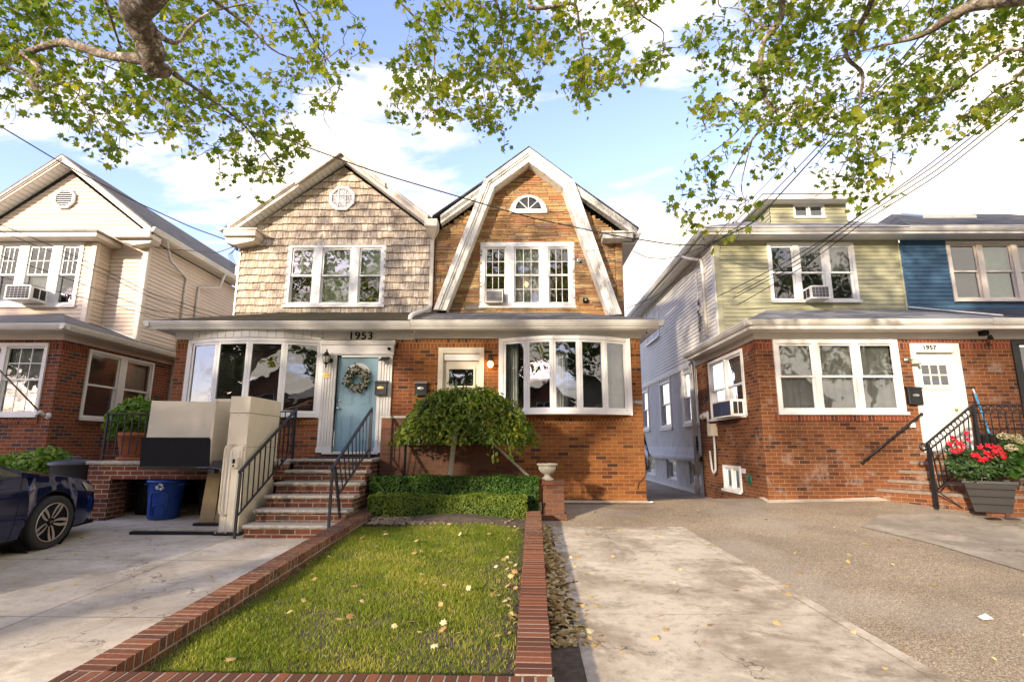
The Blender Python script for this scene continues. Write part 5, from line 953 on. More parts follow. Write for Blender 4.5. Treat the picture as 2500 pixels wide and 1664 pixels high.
# ------------------------------------------------------------------ bins
def bin_(name, label, c, r0, r1, h, m, lid=None, mark=None, group=None):
    o = root(name, c, label, 'bin', group); b = MB(); b.mat(m); x, y, z = c
    prof = [(r0*.9, 0), (r0, .02), (r0+(r1-r0)*.5, h*.5), (r1, h*.93), (r1+.02, h*.935), (r1+.028, h*.96), (r1+.02, h), (r1-.01, h), (r1-.02, h*.9), (r0-.02, .04)]
    b.lathe(prof, (x, y, z), 36); b.build('body', o)
    b = MB(); b.mat(m)
    for s in (-1, 1): b.tube([(x+s*r1*.95, y-.10, z+h*.88), (x+s*(r1+.05), y-.07, z+h*.88), (x+s*(r1+.05), y+.07, z+h*.88), (x+s*r1*.95, y+.10, z+h*.88)], .014, 6)
    b.build('handle', o)
    if lid: b = MB(); b.mat(lid); b.lathe([(r1+.045, h-.03), (r1+.05, h+.005), (r1*.9, h+.03), (r1*.5, h+.06), (.001, h+.07)], (x, y, z), 36); b.tube([(x-.1, y, z+h+.06), (x-.07, y, z+h+.10), (x+.07, y, z+h+.10), (x+.1, y, z+h+.06)], .012, 6); b.build('lid', o)
    return o, prof
bo, _ = bin_('recycling_bin', 'round blue plastic recycling bin with white recycling arrows under the terrace', (-5.86, 9.10, .545), .225, .265, .62, BINB)
def onbin(a, z, r=.0): t = (z-.545)/.62; rr = .225+.04*t+.004+r; return (-5.86+rr*sin(a), 9.10-rr*cos(a), z)
b = MB(); b.mat(BINB); 
for r_, zc, zz_ in ((.62, .60, .98), (.30, .60, .78)):
    a0 = -.52 if r_ == .62 else -.35; pts = [onbin(a0-.0+.22, zc)]+[onbin(.22+a0+(-2*a0)*(i/14), zz_-.045*(abs(i-7)/7)**4, .003) for i in range(15)]+[onbin(.22-a0, zc)]; b.tube(pts, .008, 6)
b.build('moulded_arch', bo)
b = MB(); b.mat(VINYL)
TV = [np.array([.22+.27*cos(radians(90+120*k)), 1.062+.062*sin(radians(90+120*k))]) for k in range(3)]
for k in range(3):
    p, q = TV[k], TV[(k+1) % 3]; a_, c_ = p+(q-p)*.20, p+(q-p)*.60; b.tube([onbin(*(p+(TV[(k+2) % 3]-p)*.12), .004), onbin(*(p+(q-p)*.10), .004), onbin(*a_, .004), onbin(*c_, .004)], .0085, 5)
    d = (q-p); nn_ = np.array([-d[1]*4.2, d[0]/4.2])*.26; e = p+d*.58; b.quad(onbin(*(p+d*.86), .013), onbin(*(e+nn_), .013), onbin(*(e-nn_), .013))
b.build('recycling_symbol', bo)
bin_('rubbish_bin', 'black rubbish bin in the shadow left of the blue recycling bin', (-6.40, 9.55, .56), .21, .25, .56, BLKP, BLKP)
bin_('rubbish_bin', 'black rubbish bin in the shadow right of the blue recycling bin', (-5.22, 9.45, .56), .22, .26, .57, BLKP, BLKP)
bin_('rubbish_bin', 'dark grey lidded rubbish bin standing between the bush and the stoop', (-7.72, 9.42, .56), .27, .33, .86, plain('dark_grey_plastic', (.045, .045, .05), .5), plain('bin_lid_grey', (.06, .062, .07), .4))
# ------------------------------------------------------------------ pot plant, bush
PT = root('potted_shrub', (-6.7, 9.4, 1.466), 'leafy green shrub in a terracotta pot standing on the terrace', 'potted plant')
b = MB(); b.mat(TERRA); b.lathe([(.22, 0), (.25, .02), (.25, .05), (.19, .05)], (-6.70, 9.4, 1.466), 20); b.build('saucer', PT)
b = MB(); b.mat(TERRA); b.lathe([(.17, .05), (.20, .07), (.26, .40), (.285, .40), (.29, .47), (.255, .47), (.24, .38)], (-6.70, 9.4, 1.466), 24); b.build('pot', PT)
def blobleaf(mb, m, c, r, n, size, tm=OVAL, shell=.55, up=.4, seed=0, lo=-1):
    d = RNG.normal(size=(n*3, 3)); d /= np.linalg.norm(d, axis=1)[:, None]; d = d[d[:, 2] > lo][:n]; n = len(d)
    rad = shell+(1-shell)*RNG.random(n)**.6; rad *= 1+.22*vnoise(d, 3, seed)
    p = np.array(c)+d*rad[:, None]*np.array(r); leaves(mb, m, p, size*(.7+.6*RNG.random(n)), tm, up, .5, dirs=d*1.2, rn=np.clip(RNG.random(n)*.7+.25*vnoise(p, 4, seed)+.15*d[:, 2]+.1, 0, 1)); return p
b = MB(); blobleaf(b, SHRUB, (-6.70, 9.4, 2.20), (.46, .38, .34), 1500, .085, seed=3); blobleaf(b, SHRUB, (-7.0, 9.3, 2.05), (.22, .2, .25), 250, .08, seed=5); b.build('foliage', PT)
b = MB(); b.mat(BARK)
for k in range(7): a = k*.9; b.tube([(-6.70+.05*cos(a), 9.4+.05*sin(a), 1.9), (-6.70+.15*cos(a), 9.4+.12*sin(a), 2.1), (-6.70+.35*cos(a), 9.4+.25*sin(a), 2.35)], [.012, .009, .004], 5)
b.build('stem', PT)
BU = root('leafy_bush', (-8.7, 9.7, .6), 'bright green leafy bush behind the blue car against the brick wall', 'bush')
b = MB(); blobleaf(b, SHRUB, (-8.75, 9.75, 1.22), (.78, .45, .42), 2000, .10, seed=8); blobleaf(b, SHRUB, (-8.3, 9.6, 1.42), (.35, .3, .28), 450, .09, seed=9); b.build('foliage', BU)
b = MB(); b.mat(BARK)
for k in range(9): a = k*.7; b.tube([(-8.75+.1*cos(a), 9.75, .6), (-8.75+.3*cos(a), 9.75+.2*sin(a), 1.0), (-8.75+.55*cos(a), 9.75+.3*sin(a), 1.4)], [.014, .01, .004], 5)
b.build('stem', BU)
# ------------------------------------------------------------------ door things
def grp(name, loc, label, cat): return root(name, loc, label, cat)
W_ = root('door_wreath', (-3.305, 10.72, 3.05), 'round wreath of dried flowers and eucalyptus hung on the blue door', 'wreath')
b = MB(); b.mat(BARK); c0 = np.array([-3.305, 10.80, 3.05]); b.tube([c0+np.array([.19*cos(t), 0, .19*sin(t)]) for t in np.linspace(0, 2*pi, 25)], .02, 6, cap=False); b.build('ring', W_)
def ringpts(n, s, rr=.19): t = RNG.random(n)*2*pi; q = RNG.normal(size=(n, 3))*s; return c0+np.stack([(rr+q[:, 0])*np.cos(t), q[:, 1]*.6-.03, (rr+q[:, 0])*np.sin(t)], 1)
b = MB(); leaves(b, MATS['rose_leaf'], ringpts(330, .035), .07, OVAL, 0, dirs=np.array([0, -1.5, 0])); leaves(b, leafmat('dusty_blue_petal', (.14, .17, .24), (.22, .24, .28), (.3, .3, .3), .1), ringpts(110, .035), .05, OVAL, 0, dirs=np.array([0, -1.5, 0])); b.build('greenery', W_)
b = MB(); leaves(b, leafmat('cream_petal', (.38, .33, .24), (.55, .50, .38), (.66, .60, .50), .1), ringpts(420, .03)+np.array([0, -.02, 0]), .05, TRI4, 0, dirs=np.array([0, -1.5, 0])); b.build('dried_flowers', W_)
def lantern(name, label, x, z, Y, lit=False):
    o = root(name, (x, Y, z), label, 'wall lamp'); y = Y-.13; b = MB(); b.mat(BLACK)
    b.lathe([(.0, 0), (.05, 0), (.05, -.02), (0, -.022)], (x+.05, Y, z-.03), 16, 'y'); b.tube([(x+.05, Y-.02, z-.03), (x+.05, Y-.06, z-.08), (x, y, z-.12)], .009, 6)
    b.lathe([(.0, .19), (.01, .17), (.018, .15), (.008, .14), (.03, .12), (.085, .045), (.09, .04), (.0, .04)], (x, y, z), 6, smooth=False); b.lathe([(.055, -.10), (.06, -.09), (.02, -.13), (.008, -.2), (0, -.21)], (x, y, z), 6, smooth=False)
    for k in range(6): t = 2*pi*(k+.5)/6; b.bar((x+.056*cos(t), y+.056*sin(t), z-.10), (x+.078*cos(t), y+.078*sin(t), z+.04), .009)
    b.build('lantern_frame', o); b = MB(); b.mat(FROST); b.lathe([(.05, -.095), (.072, .038)], (x, y, z), 6, smooth=False); b.build('lamp_glass', o); return o
lq = at(800, 875, 10.68); lantern('wall_lantern', 'black six-sided wall lantern on the left side of the blue door surround', lq[0], lq[2], YL-.06)
def mailbox(name, label, x, z, Y, badge=BRASS, w_=.24, h=.29, lid=None):
    o = root(name, (x, Y, z), label, 'mailbox'); b = MB(); b.mat(BLACK); b.box(x-w_/2, x+w_/2, Y-.10, Y, z-h/2, z+h/2-.03, .006); b.build('box', o)
    b = MB(); b.mat(lid or BLACK); b.prism([(Y-.125, z+h/2-.045), (Y-.12, z+h/2-.028), (Y, z+h/2+.01), (Y, z+h/2-.028)], 'x', x-w_/2-.008, x+w_/2+.008); b.build('lid', o)
    b = MB(); b.mat(badge); n = 20; V = [(x, Y-.106, z)]+[(x+.068*cos(2*pi*i/n), Y-.1015, z+.028*sin(2*pi*i/n)) for i in range(n)]; b.add(V, [(0, i+1, (i+1) % n+1) for i in range(n)], True); b.build('oval_badge', o)
mq = at(931, 947, YL-.1); mailbox('mailbox', 'black mailbox with brass oval badge on the white pilaster by the blue door', mq[0], mq[2], YL-.062)
mq = at(1028, 948, YL-.05); mailbox('mailbox', 'black mailbox with silver oval badge on the bare brick between the two doors', mq[0], mq[2], YL, METAL, lid=plain('pale_lid', (.3, .28, .24), .5))
mq = at(2232, 965, YL-.05); mailbox('mailbox', 'dark brown mailbox with pale oval badge beside the white door', mq[0], mq[2], YL, METAL, .27, .36)
o = root('solar_floodlight', at(935, 876, 10.7), 'slim black solar light panel tilted on the white door surround', 'light'); fq = at(938, 876, 10.65)
b = MB(); b.mat(BLACK); b.add([(fq[0]-.10, 10.58, fq[2]-.05), (fq[0]+.09, 10.58, fq[2]-.045), (fq[0]+.10, 10.72, fq[2]+.04), (fq[0]-.07, 10.72, fq[2]+.04), (fq[0]-.10, 10.58, fq[2]-.035), (fq[0]+.09, 10.58, fq[2]-.03), (fq[0]+.10, 10.72, fq[2]+.055), (fq[0]-.07, 10.72, fq[2]+.055)], [(0, 3, 2, 1), (4, 5, 6, 7), (0, 1, 5, 4), (1, 2, 6, 5), (2, 3, 7, 6), (3, 0, 4, 7)]); b.bar((fq[0], 10.70, fq[2]), (fq[0], 10.735, fq[2]), .03); b.build('panel', o)
cq = at(950, 852, 10.7); o = root('motion_camera', cq, 'small black camera at the top right corner of the white door surround', 'camera'); b = MB(); b.mat(BLKP); b.lathe([(0, 0), (.028, .0), (.03, .06), (.0, .07)], (cq[0]+.01, 10.62, cq[2]), 10, 'y'); b.bar((cq[0]+.01, 10.68, cq[2]), (cq[0]+.01, 10.70, cq[2]+.03), .02); b.build('camera_body', o)
def dome(label, px, py, Y, zs_):
    q = at(px, py, Y); o = root('security_camera', (q[0], Y, zs_), label, 'security camera'); b = MB(); b.mat(VINYL); b.lathe([(0, 0), (.05, 0), (.055, -.03), (.035, -.035)], (q[0], Y, zs_), 14); b.ball((q[0], Y, zs_-.05), .036, 6); b.build('housing', o); b = MB(); b.mat(BLKP); b.ball((q[0], Y-.022, zs_-.055), .02, 5); b.build('lens', o)
dome('white ball security camera under the eaves between the number 1953 and the cream door', 1007, 812, 10.55, 4.018); dome('white ball security camera under the eaves at the right corner of the brick wall', 1578, 810, 10.60, 4.018)
def bull(label, px, py, Y, m): q = at(px, py, Y); o = root('security_camera', q, label, 'security camera'); b = MB(); b.mat(m); b.lathe([(0, -.10), (.035, -.10), (.042, -.085), (.042, -.02), (.02, 0)], (q[0], Y, q[2]), 12, 'y'); b.build('housing', o); b = MB(); b.mat(BLKP); b.lathe([(0, -.102), (.024, -.1015), (.024, -.101)], (q[0], Y, q[2]), 10, 'y'); b.build('lens', o)
bull('round white camera on the stone wall right of the upper window', 1412, 637, YU-.03, VINYL)
q = at(1429, 734, YU-.05); o = root('security_camera', q, 'small black square camera on the stone wall right of the upper window', 'security camera'); b = MB(); b.mat(BLKP); b.box(q[0]-.06, q[0]+.06, YU-.11, YU-.03, q[2]-.05, q[2]+.06, .008); b.build('housing', o); b = MB(); b.mat(FROST); b.lathe([(0, -.002), (.02, 0)], (q[0], YU-.112, q[2]+.01), 8, 'y'); b.build('lens', o)
q = at(797, 916, YL-.05); o = root('door_plaque', q, 'small gold and green plaque below the black lantern', 'plaque'); b = MB(); b.mat(BRASS); b.box(q[0]-.075, q[0]+.075, YL-.075, YL-.062, q[2]-.045, q[2]+.045, .003); b.mat(plain('plaque_green', (.12, .16, .05), .5)); b.box(q[0]-.055, q[0]+.055, YL-.078, YL-.0755, q[2]-.025, q[2]+.025); b.mat(BRASS); b.box(q[0]-.04, q[0]-.01, YL-.080, YL-.0785, q[2]-.015, q[2]+.015); b.box(q[0]+.005, q[0]+.04, YL-.080, YL-.0785, q[2]-.01, q[2]+.012); b.build('plate', o)
q = at(881, 820, YL-.03); props(text('house_number', '1953', .225, (q[0], YL-.037, q[2]), None, BLKP, .006, 1.05), 'black numerals 1953 on the white board above the blue door', 'house number')
q = at(1549, 981, YL-.02); q[0] = 2.368; o = root('number_plate', q, 'brown plate with pale numerals 1955 on the brick at the house corner', 'number plate'); b = MB(); b.mat(plain('number_plate_brown', (.11, .065, .04), .7)); b.box(q[0]-.098, q[0]+.095, YL-.02, YL, q[2]-.07, q[2]+.06, .003); b.build('plate', o)
text('numerals', '1955', .088, (q[0]+.0, YL-.024, q[2]-.005), o, plain('pale_numerals', (.55, .5, .4), .6), .003, 1.0)
# amber wall lamp by the cream door
q = at(1197, 888, YL-.12); o = root('wall_lamp', q, 'lit amber globe wall lamp right of the cream door', 'wall lamp'); x, z = q[0], q[2]; b = MB(); b.mat(plain('bronze', (.06, .045, .03), .5, .5)); b.lathe([(0, 0), (.05, 0), (.05, -.02), (0, -.025)], (x, YL, z+.12), 12, 'y'); b.tube([(x, YL-.02, z+.12), (x, YL-.07, z+.16), (x, YL-.12, z+.13), (x, YL-.12, z+.08)], .01, 6); b.lathe([(.02, .12), (.03, .09), (.07, .06), (.0, .06)], (x, YL-.12, z), 12)
b.tube([(x, YL-.02, z+.16), (x, YL-.05, z+.20), (x, YL-.03, z+.24)], .007, 5); b.build('bracket', o)
b = MB(); b.mat(LAMPG); b.ball((x, YL-.12, z-.005), .062, 8, (1, 1, 1.1)); b.build('lit_globe', o)
q = at(2228, 878, YL-.08); o = root('wall_lamp', q, 'pale glass bell lamp on the brick left of the white door', 'wall lamp'); x, z = q[0], q[2]; b = MB(); b.mat(METAL); b.lathe([(0, 0), (.06, 0), (.055, -.03), (0, -.035)], (x-.07, YL, z+.01), 14, 'y'); b.tube([(x-.07, YL-.03, z+.01), (x-.04, YL-.1, z+.04), (x+.02, YL-.11, z)], .012, 6); b.build('bracket', o); b = MB(); b.mat(FROST); b.lathe([(.03, .02), (.06, -.02), (.085, -.09), (.08, -.09)], (x+.04, YL-.11, z), 16); b.build('lamp_glass', o)
q = at(2400, 812, 10.6); o = root('floodlight', q, 'black floodlight hanging under the eaves right of the white door', 'light'); b = MB(); b.mat(BLKP); b.box(q[0]-.07, q[0]+.07, 10.52, 10.66, q[2]-.06, q[2]+.05, .02); b.bar((q[0], 10.6, q[2]+.05), (q[0], 10.6, 4.0), .03); b.lathe([(.03, 0), (.055, -.08)], (q[0]+.08, 10.55, q[2]-.06), 10); b.build('lamp_head', o)
# ------------------------------------------------------------------ air conditioners
def ac(label, T, u0, u1, w0, w1, n0, n1, m, grille=DARK, slats=0, cols=6):
    o = root('air_conditioner', T(((u0+u1)/2, (n0+n1)/2, w0)), label, 'air conditioner'); b = MB(T); b.mat(m); b.box(u0, u1, n0, n1, w0, w1, .008); b.box(u0, u1, n1, n1+.012, w0, w0+.03); b.box(u0, u1, n1, n1+.012, w1-.03, w1); b.box(u0, u0+.03, n1, n1+.0115, w0+.03, w1-.03); b.box(u1-.03, u1, n1, n1+.0115, w0+.03, w1-.03); b.build('casing', o)
    b = MB(T); b.mat(DARK if not slats else SCREEN); b.quad((u0+.03, n1+.002, w0+.03), (u1-.03, n1+.002, w0+.03), (u1-.03, n1+.002, w1-.03), (u0+.03, n1+.002, w1-.03)); b.mat(grille); k = cols
    for i in range(1, k): x = u0+.03+(u1-u0-.06)*i/k; b.box(x-.005, x+.005, n1+.003, n1+.008, w0+.03, w1-.03)
    k = 7 if cols < 12 else 2
    for i in range(1, k): z = w0+.03+(w1-w0-.06)*i/k; b.box(u0+.03, u1-.03, n1+.004, n1+.009, z-.005, z+.005)
    b.build('grille', o)
    b = MB(T); b.mat(DARK); d = (n1-n0)
    if d > .2:
        for q0, q1 in ((.14, .44), (.50, .80)):
            for uu, s in ((u0, -1), (u1, 1)): b = MB(T); b.mat(DARK); b.quad((uu+s*.002, n1-d*q0, w0+.06), (uu+s*.002, n1-d*q1, w0+.06), (uu+s*.002, n1-d*q1, w1-.05), (uu+s*.002, n1-d*q0, w1-.05)); b.build('side_vent', o)
    return o
GRM = plain('ac_grille', (.42, .42, .42), .5)
a0, a1 = at(16, 695, 11.85), at(72, 728, 11.85); ac('white air conditioner with square grille below the bay window of the cream siding house', TF(11.85), a0[0], a1[0], a1[2]-.02, a0[2], -.5, 0, VINYL, GRM)
a0, a1 = at(1185, 708, 12.6), at(1228, 738, 12.6); ac('small cream air conditioner filling the left light of the stone house window', TF(12.6), a0[0], a1[0], a1[2], a0[2], -.22, 0, CREAMT, GRM, 1, 16)
a0, a1 = at(1978, 697, 12.4), at(2028, 728, 12.4); ac('white air conditioner tilted out of the centre light above the brick porch at right', TF(12.4), a0[0], a1[0], a1[2], a0[2], -.42, 0, VINYL, GRM, 0, 5)
y0, z0 = XY(1786, 1012, GX-.3); y1, z1 = XY(1741, 985, GX-.3); ac('white and blue air conditioner in the side window of the brick porch above the alley', TL(GX-.30), y0-.02, y1+.05, z0-.03, z1+.02, -.3, 0, VINYL, BINB, 0, 2)
# pendant lamp inside the stone house
q = at(1288, 697, 13.05); o = root('pendant_lamp', q, 'glowing amber lattice pendant lamp seen through the upper window', 'pendant lamp'); b = MB(); b.mat(LAMPG)
for k in range(9): t = pi*k/9; b.tube([(q[0]+.16*cos(a)*cos(t), 13.05+.13*cos(a)*sin(t), q[2]+.11*sin(a)) for a in np.linspace(0, 2*pi, 17)], .006, 4, cap=False)
for z in (-.06, 0, .06): r = sqrt(max(0, 1-(z/.11)**2)); b.tube([(q[0]+.16*r*cos(a), 13.05+.13*r*sin(a), q[2]+z) for a in np.linspace(0, 2*pi, 17)], .006, 4, cap=False)
b.build('lattice_shade', o); b = MB(); b.mat(BULB); b.ball((q[0], 13.05, q[2]), .035, 5); b.tube([(q[0], 13.05, q[2]+.11), (q[0], 13.05, 6.7)], .004, 4); b.build('bulb', o)
# ------------------------------------------------------------------ right-hand stoop parapet
PW = root('stair_parapet', (-1.5, 9.75, .6), 'old dark brick stair wall with a sloping coping behind the weeping tree', 'wall')
b = MB(); b.mat(BOLD); Yp = 9.72; slx = [(-2.49, .5), (.16, .5), (.16, 1.17), (-.30, 1.58), (-1.02, 2.21), (-2.49, 2.21)]; b.prism(slx, 'y', Yp, Yp+.22); b.box(-2.49, -2.27, Yp+.22, 10.79, .5, 2.21); b.build('brickwork', PW)
b = MB(); b.mat(STONEC); b.box(-2.51, -1.02, Yp-.02, Yp+.24, 2.211, 2.25); b.prism([(-1.02, 2.211), (.20, 1.14), (.20, 1.19), (-1.02, 2.25)], 'y', Yp-.02, Yp+.24); b.build('coping', PW)
b = MB(); b.mat(BOLD); b.box(-2.26, -.5, Yp+.23, 10.79, .5, 1.56); b.build('landing', PW)
b = MB(); b.mat(IRON); b.tube([(-2.05, Yp-.03, .6), (-2.05, Yp-.03, 2.2)], .014, 6); b.build('pipe', PW)
b = MB(); b.mat(BLKP)
for x in (-1.99, -1.42): b.box(x, x+.1, Yp-.06, Yp-.001, 1.72, 1.88); b.mat(METAL); b.box(x+.11, x+.22, Yp-.05, Yp-.001, 1.73, 1.86); b.mat(BLKP)
b.build('meter', PW)
# ------------------------------------------------------------------ garden walls made of real bricks
def brickwall(name, label, A, B_, wd, h=.2, mortar=MORTL):
    """rowlock cap of bricks laid across, three-sided; A,B: centre line ends (x,y); terrain follows gz"""
    A = np.array(A); B_ = np.array(B_); L_ = np.linalg.norm(B_-A); d = (B_-A)/L_; nn = np.array([-d[1], d[0]]); o = root(name, (*A, gz(A[1])), label, 'garden wall')
    def T(p): q = A+d*p[0]+nn*p[1]; return (q[0], q[1], gz(q[1])+p[2])
    c = MB(T); c.mat(mortar); n = int(L_/.5)+1
    for i in range(n): c.box(L_*i/n, L_*(i+1)/n, -wd/2+.004, wd/2-.004, -.06, h-.0015)
    c.build('mortar_core', o); c = MB(T); c.mat(CAPB); u = .004; step = .0755
    while u < L_-.05:
        c.rv = random.random(); j = random.uniform(-.004, .004); c.box(u, u+.063+random.uniform(-.002, .003), -wd/2+j, wd/2+j, h-.085, h+random.uniform(.0005, .003), .003); u += step
    for s in (-1, 1):
        for row in range(2):
            u = .1*row
            while u < L_-.03: c.rv = random.random()*.6; w_ = .205; c.box(u, min(u+w_, L_), s*(wd/2-.03)-.029+(.0 if s > 0 else 0), s*(wd/2-.03)+.029, h-.166-.0755*row+.001, h-.097-.0755*row, .004); u += .2155
    c.build('cap_bricks', o); return o
po = [atZ(x, y, gz(3.5)+.2) for x, y in ((111, 1660),)]
brickwall('brick_garden_wall', 'low brick edging wall along the left side of the lawn with lichen on its cap', (-2.565, 3.47), (-2.385, 9.1), .225)
brickwall('brick_garden_wall', 'low brick edging wall between the lawn and the concrete path', (.083, 3.47), (.225, 8.75), .225)
brickwall('brick_garden_wall', 'low brick edging wall across the front of the lawn, nearest to the viewer', (-2.70, 3.355), (.20, 3.335), .225)
PR = root('brick_pier', (.55, 9.28, .55), 'short square weathered brick pier beside the clipped hedge', 'pier'); b = MB(); b.mat(BOLD); b.box(.385, .735, 9.10, 9.45, .45, 1.09); b.box(.36, .76, 9.075, 9.475, 1.0905, 1.16, .01); b.box(.34, .78, 9.05, 9.5, .45, .64, .01); b.build('brickwork', PR)
b = MB(); b.mat(URN); ux, uy, uz = .47, 9.27, 1.16; b.lathe([(.0, 0), (.115, 0), (.12, .02), (.09, .035), (.05, .07), (.045, .085), (.065, .10), (.10, .12), (.135, .155), (.148, .20), (.145, .23), (.155, .24), (.172, .245), (.178, .26), (.172, .275), (.15, .275), (.14, .24)], (ux, uy, uz), 36)
for k in range(6): t = 2*pi*k/6; b.tube([(ux+.13*cos(t), uy+.13*sin(t), uz+.22), (ux+.145*cos(t+.25), uy+.145*sin(t+.25), uz+.185), (ux+.148*cos(t+.52), uy+.148*sin(t+.52), uz+.18), (ux+.13*cos(t+.95), uy+.13*sin(t+.95), uz+.225)], .010, 5)
props(b.build('garden_urn'), 'pale weathered stone urn with swags standing on the brick pier', 'urn')
# ------------------------------------------------------------------ hedges, weeping tree
def hedge(name, label, x0, x1, y0, y1, z0, z1, n, m, size, seed):
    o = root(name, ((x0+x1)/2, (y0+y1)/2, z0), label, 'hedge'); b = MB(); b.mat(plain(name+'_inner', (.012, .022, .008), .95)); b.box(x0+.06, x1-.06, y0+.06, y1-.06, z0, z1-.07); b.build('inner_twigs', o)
    A = [((x1-x0)*(z1-z0), 0), ((x1-x0)*(y1-y0), 1), ((y1-y0)*(z1-z0), 2), ((y1-y0)*(z1-z0), 3)]; tot = sum(a for a, _ in A); P = []; D = []
    for a, k in A:
        q = int(n*a/tot); s, t = RNG.random(q), RNG.random(q); dp = RNG.random(q)**2*.09
        if k == 0: p = np.stack([x0+(x1-x0)*s, y0+dp, z0+(z1-z0)*t], 1); d = (0, -1, .2)
        elif k == 1: p = np.stack([x0+(x1-x0)*s, y0+(y1-y0)*t, z1-dp], 1); d = (0, 0, 1)
        elif k == 2: p = np.stack([x0+dp, y0+(y1-y0)*s, z0+(z1-z0)*t], 1); d = (-1, 0, 0)
        else: p = np.stack([x1-dp, y0+(y1-y0)*s, z0+(z1-z0)*t], 1); d = (1, 0, 0)
        dd = np.array(d, float); p = p+dd*(.035*vnoise(p, 5, seed)+.02*vnoise(p, 14, seed+1))[:, None]; 
        # rounded edges
        e = np.clip(p[:, 2]-(z1-.07), 0, .07)/.07; p[:, 1] += e**2*.035*(k == 0); P.append(p); D.append(np.tile(dd, (q, 1)))
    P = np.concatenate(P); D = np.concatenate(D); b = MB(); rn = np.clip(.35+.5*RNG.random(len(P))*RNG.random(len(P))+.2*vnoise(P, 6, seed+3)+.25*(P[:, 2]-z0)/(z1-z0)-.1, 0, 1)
    leaves(b, m, P, size*(.7+.6*RNG.random(len(P))), OVAL, .2, dirs=D*1.6, rn=rn); b.build('foliage', o)
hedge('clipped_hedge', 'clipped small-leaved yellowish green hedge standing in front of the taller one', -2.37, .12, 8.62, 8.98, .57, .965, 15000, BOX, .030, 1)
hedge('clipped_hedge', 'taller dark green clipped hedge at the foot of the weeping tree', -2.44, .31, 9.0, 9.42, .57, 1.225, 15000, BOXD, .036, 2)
WT = root('weeping_tree', (-1.10, 9.2, .6), 'small weeping mulberry tree with an umbrella crown and pale trunk', 'tree')
b = MB(); b.mat(TRUNKP); tx, ty = -1.13, 9.22; b.tube([(tx-.04, ty, .5), (tx-.035, ty, 1.2), (tx, ty, 1.6), (tx+.05, ty, 2.0), (tx+.10, ty, 2.3)], [.05, .045, .042, .045, .05], 10); b.build('trunk', WT)
cxw, cyw = -.92, 9.15; b = MB(); b.mat(BARK); SP = []
for k in range(46):
    a = 2*pi*k/46+random.uniform(-.06, .06); R_ = random.uniform(.45, 1.0); rx, ry = 1.16*R_, .62*R_; zt0 = 2.33+.30*(1-R_)+random.uniform(-.03, .03); zend = (1.72 if cos(a) < .3 else 1.50)+random.uniform(-.08, .20)+(1-R_)*.3
    pts = []
    for i in range(8):
        f = i/7; r = f**.75; z = 2.28+(zt0-2.05)*sin(min(f*1.6, 1)*pi/2)-(max(0, f-.35)/.65)**1.7*(zt0+.12-zend); pts.append((cxw+.02+cos(a)*rx*r, cyw+sin(a)*ry*r, z))
    b.tube(pts, [.014-.0015*i for i in range(8)], 4); SP.append(pts)
b.build('branches', WT)
FILL = MB(); blobleaf(FILL, MULB, (cxw+.02, cyw, 1.90), (1.14, .62, .74), 5200, .066, shell=.82, up=.2, seed=4, lo=-.22)
b = FILL; L1 = []
for pts in SP:
    P = np.array(pts)
    for _ in range(120):
        i = random.random()**.7*6.99; k = int(i); f = i-k; L1.append(P[k]*(1-f)+P[k+1]*f+RNG.normal(size=3)*(.06, .05, .045))
L1 = np.array(L1); d = (L1-np.array([cxw, cyw, 1.9])); d /= np.linalg.norm(d, axis=1)[:, None]
leaves(b, MULB, L1, .075*(.6+.7*RNG.random(len(L1))), OVAL, .15, 1.6, dirs=d*1.1, axis=d*.5, rn=np.clip(.28+.45*RNG.random(len(L1))**1.5+.25*vnoise(L1, 3.2, 4), 0, 1)); b.build('crown', WT)
# ------------------------------------------------------------------ lawn grass, stones, fallen leaves
n = 115000; y = 3.50+4.75*RNG.random(n); x0 = -2.44+.032*(y-3.4); x1 = .02+.013*(y-3.4)-.03; x = x0+(x1-x0)*RNG.random(n); P = np.stack([x, y, 0*y], 1)
edge = np.minimum(x-x0, x1-x); dens = np.clip(.25+edge*5, 0, 1)*np.clip((8.25-y)*3, .1, 1)*np.clip(.9+.5*vnoise(P, 1.7, 5)+.4*vnoise(P, 6, 15), .22, 1); dens = np.where((x > .0-.35) & (y < 6.5), dens*.55, dens); keep = RNG.random(n) < dens; x, y, P = x[keep], y[keep], P[keep]; n = len(x)
z = SL*y+.05+.05*np.sin((x+2.5)/2.6*pi).clip(0)+.02*np.sin(x*3+y*2); hgt = (.020+.030*RNG.random(n))*(1+.3*vnoise(P, 3, 6)); an = RNG.random(n)*2*pi; wd = .0022+.0022*RNG.random(n); ln = RNG.normal(size=(n, 2))*.55
b0 = np.stack([x-wd*np.cos(an), y-wd*np.sin(an), z-.01], 1); b1_ = np.stack([x+wd*np.cos(an), y+wd*np.sin(an), z-.01], 1); tp = np.stack([x+ln[:, 0]*hgt, y+ln[:, 1]*hgt, z+hgt], 1); md = (b0+b1_)/2*.45+tp*.55; md[:, 2] += hgt*.12
V = np.stack([b0, b1_, md+(b1_-b0)*.35, tp, md-(b1_-b0)*.35], 1).reshape(-1, 3); F = (np.array([[0, 1, 2, 4], [4, 2, 3, 3]])[None]+(np.arange(n)*5)[:, None, None]).reshape(-1, 4); F1 = F[0::2]; F2 = F[1::2][:, :3]
rn = np.clip(.28+.34*RNG.random(n)+.26*vnoise(P, 1.3, 9)+.22*vnoise(P, 5.5, 12)+.3*(RNG.random(n) > .80), 0, 1); b = MB(); b.raw(V, F1, np.repeat(rn, 5), GRASSM); b.big.append((np.zeros((0, 3), np.float32), (F2-len(V)).astype(np.int32), np.zeros(0, np.float32), 0)); props(b.build('lawn_grass'), 'short green lawn with yellow flecks between the brick edging walls', 'lawn', None, 'stuff')
